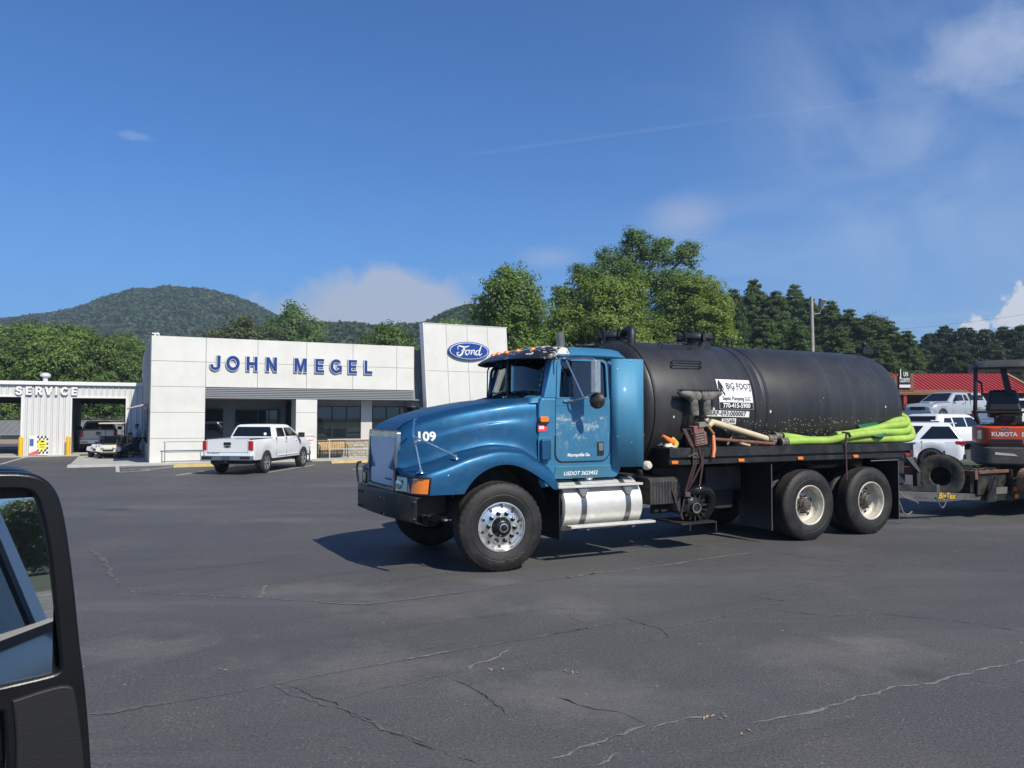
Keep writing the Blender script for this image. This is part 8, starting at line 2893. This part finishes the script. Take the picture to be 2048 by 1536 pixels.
# body section across y (left is +y); the outer right skin is y = 0
def side_y(z):
    return .02 * math.sin(math.pi * (z - .5) / .95) if z < 1.45 else -.0 - (z - 1.45) * -.32
sec = [(.30, .45), (.03, .48), (.0, .7), (-.018, .95), (-.02, 1.2), (.0, 1.38), (.03, 1.44), (.06, 1.45)]
mb = MB().grid([[(x, y, z) for y, z in sec] for x in (L0, -2.2, -1.2, -.18, -.16, .95, .97, 1.6)])
build(mb, 'body_side', M_OWN, OV, smooth=40)
build(MB().box(L0, 1.6, .3, 1.7, .45, 1.0), 'underbody', MT['black'], OV)
build(MB().box(-1.2, .95, .26, 1.7, 1.0, 1.02).box(-.15, .0, .5, .95, 1.0, 1.75), 'seat', MT['interior'], OV, bevel=.02)
mb = MB()
mb.hexa([(-1.35, .05, 1.44), (-1.22, .05, 1.44), (-1.22, .1, 1.44), (-1.35, .1, 1.44), (-1.22, .24, 2.02), (-1.12, .24, 2.02), (-1.12, .29, 2.02), (-1.22, .29, 2.02)])
mb.hexa([(-.22, .04, 1.44), (-.12, .04, 1.44), (-.12, .09, 1.44), (-.22, .09, 1.44), (-.22, .24, 2.02), (-.12, .24, 2.02), (-.12, .29, 2.02), (-.22, .29, 2.02)])
mb.hexa([(.90, .05, 1.44), (.99, .05, 1.44), (.99, .1, 1.44), (.90, .1, 1.44), (.35, .24, 2.02), (.45, .24, 2.02), (.45, .29, 2.02), (.35, .29, 2.02)])
build(mb, 'window_pillar', M_OWN, OV)
build(MB().prism(rrect(-1.25, .48, .22, 1.6, .12), (0, 0), 'z', 2.01, 2.09), 'roof', M_OWN, OV, bevel=.03)
build(MB().hexa([(-1.24, .07, 1.45), (-.20, .07, 1.45), (-.20, .075, 1.45), (-1.24, .075, 1.45), (-1.14, .255, 2.01), (-.20, .255, 2.01), (-.20, .26, 2.01), (-1.14, .26, 2.01)]), 'rear_side_window', MT['glass_dark'], OV)
build(MB().box(-.176, -.166, -.012, .03, .5, 1.44).box(.956, .964, -.012, .03, .5, 1.44).box(-1.30, -1.29, -.012, .03, .5, 1.44), 'door_seam', M_SEAM, OV)
build(MB().box(-.12, .10, -.045, -.02, 1.20, 1.25), 'door_handle', M_OWN, OV, bevel=.01)
build(MB().box(-1.35, .98, .0, .07, 1.425, 1.455), 'belt_moulding', MT['black'], OV)
build(MB().box(-1.28, .95, -.035, .0, .86, .95), 'side_moulding', mat('own_moulding', (.62, .66, .72), .35), OV, bevel=.01)
for x in (-2.3,):
    e = empty('wheel', (x, -.01, .42), 0, OV)
    build(MB().lathe([(.24, 0), (.38, 0), (.42, .04), (.42, .24)], (0, 0, 0), (0, 1, 0), 28, caps=False), 'tyre', M_CARTYRE, e)
# mirror, laid out on a plane square to the line of sight at arm's length
MC = Vector((-.58, .80, 0))
NH = Vector((.59, -.807, 0)).normalized()
Minv = OV.matrix_world
def mp(px, py, back=0.0):
    d = px_dir(px, py)
    t = (MC - NH * back).dot(NH) / d.dot(NH)
    q = Vector((0, 0, CAM_H)) + d * t
    q = q - (Vector((0, 0, 0)) - RN * .16)
    return Vector((q.dot(FW), q.dot(-RN), q.z))
outer = [(-230, 975), (-120, 958), (0, 951), (55, 953), (84, 963), (105, 985), (118, 1022), (129, 1085), (141, 1180), (152, 1290), (162, 1370), (169, 1450), (175, 1540), (180, 1640), (188, 1760), (170, 1820), (60, 1850), (-230, 1850)]
h1 = [(-225, 992), (-100, 980), (0, 974), (52, 975), (74, 987), (88, 1022), (104, 1100), (114, 1190), (122, 1270), (127, 1330), (120, 1346), (90, 1357), (0, 1378), (-225, 1430)]
h2 = [(-225, 1475), (-60, 1432), (5, 1416), (14, 1428), (18, 1480), (20, 1560), (18, 1780), (-225, 1800)]
Q, u_, v_ = mp(0, 1300), None, None
uy = Vector((0, 0, 1))
ux = mp(100, 1300) - Q
ux = (ux - uy * ux.dot(uy)).normalized()
nn_ = ux.cross(uy).normalized()
def to2(px, py):
    w = mp(px, py) - Q
    return (w.dot(ux), w.dot(uy))
def smooth2(P_):
    return [(p.x, p.y) for p in spline([(a, b, 0) for a, b in P_ + [P_[0]]], 3)[:-1]]
def frame(holes, dep, bev, back, poly=None):
    q = flat([smooth2([to2(*p) for p in (poly or outer)])] + [smooth2([to2(*p) for p in h]) for h in holes], dep, bev)
    return q.fn(lambda p: tuple(Q + ux * p[0] + uy * p[1] + nn_ * (p[2] - dep - back)))
M_MIRB = mat('mirror_plastic', (.006, .006, .007), .34, bump=.05, bscale=420, var=.2, vscale=20)
mh = build(frame([h1, h2], .020, .0035, 0), 'mirror_housing', M_MIRB, OV, smooth=50)
build(frame([], .09, .012, .034, [(a * .96 - 12, b + (14 if b < 1300 else 0)) for a, b in outer]), 'housing_shell', M_MIRB, mh, smooth=50)
rec = [(28, 1400), (95, 1378), (135, 1372), (146, 1392), (158, 1480), (164, 1560), (164, 1790), (40, 1800), (36, 1500), (32, 1430)]
build(frame([], .004, .002, -.006, rec), 'trim_panel', mat('trim_grain', (.010, .010, .011), .6, bump=.12, bscale=500), mh, smooth=0)
M_MGL = mat('mirror_silver', (.46, .49, .51), .01, 1.0)
def mirror_plate(px0, px1, py0, py1, look, nm, conv=0.0):
    """mirror set in the housing, turned so that it looks along the body"""
    a, b = to2(px0, py1), to2(px1, py0)
    c2 = ((a[0] + b[0]) / 2, (a[1] + b[1]) / 2)
    cw = Q + ux * c2[0] + uy * c2[1] - nn_ * .012
    d = (cw - OV.matrix_world.inverted() @ Vector((0, 0, CAM_H))).normalized()
    n = (Vector(look).normalized() - d).normalized()
    rows__ = []
    for j in range(9):
        r_ = []
        for i in range(9):
            x, y = lerp(a[0], b[0], i / 8) - c2[0], lerp(a[1], b[1], j / 8) - c2[1]
            p = ux * x + uy * y
            p = p - n * (p.dot(n)) - n * conv * (x * x + y * y)
            r_.append(tuple(cw + p))
        rows__.append(r_)
    return build(MB().grid(rows__), nm, M_MGL, mh, smooth=80)
bpy.context.view_layer.update()
mirror_plate(-240, 114, 994, 1420, (-1, .34, -.04), 'mirror_glass')
mirror_plate(-240, 30, 1405, 1800, (-1, .05, -.02), 'convex_glass', .5)
# trees across the road behind us, seen in mirrors and glass
for i, (x, y) in enumerate(((-14, -60), (-5, -66), (5, -62), (15, -68), (25, -61), (36, -66), (-26, -64), (46, -60))):
    r = empty('woodland_tree', (x, y, 0), i * 1.9, None, 'green broadleaf tree across the road, seen only in reflections', 'tree', 'trees reflected in mirrors and glass')
    r.scale = (.7, .7, .45)
    for p in (DA, DB_, DC)[i % 3]:
        share(p, r)
# ------------------------------------------------------------------ summer haze
hz = build(MB().box(-800, 800, -700, 1010, -8, 155), 'haze', None, None, smooth=0, kind='stuff')
hm = bpy.data.materials.new('haze')
hm.use_nodes = True
t = NT(hm.node_tree)
t.n.clear()
o_ = t.add('ShaderNodeOutputMaterial')
v_ = t.add('ShaderNodeVolumePrincipled', {'Density': .00045, 'Anisotropy': .2})
v_.inputs['Color'].default_value = (.78, .88, 1, 1)
t.l.new(v_.outputs[0], o_.inputs['Volume'])
hz.data.materials.append(hm)
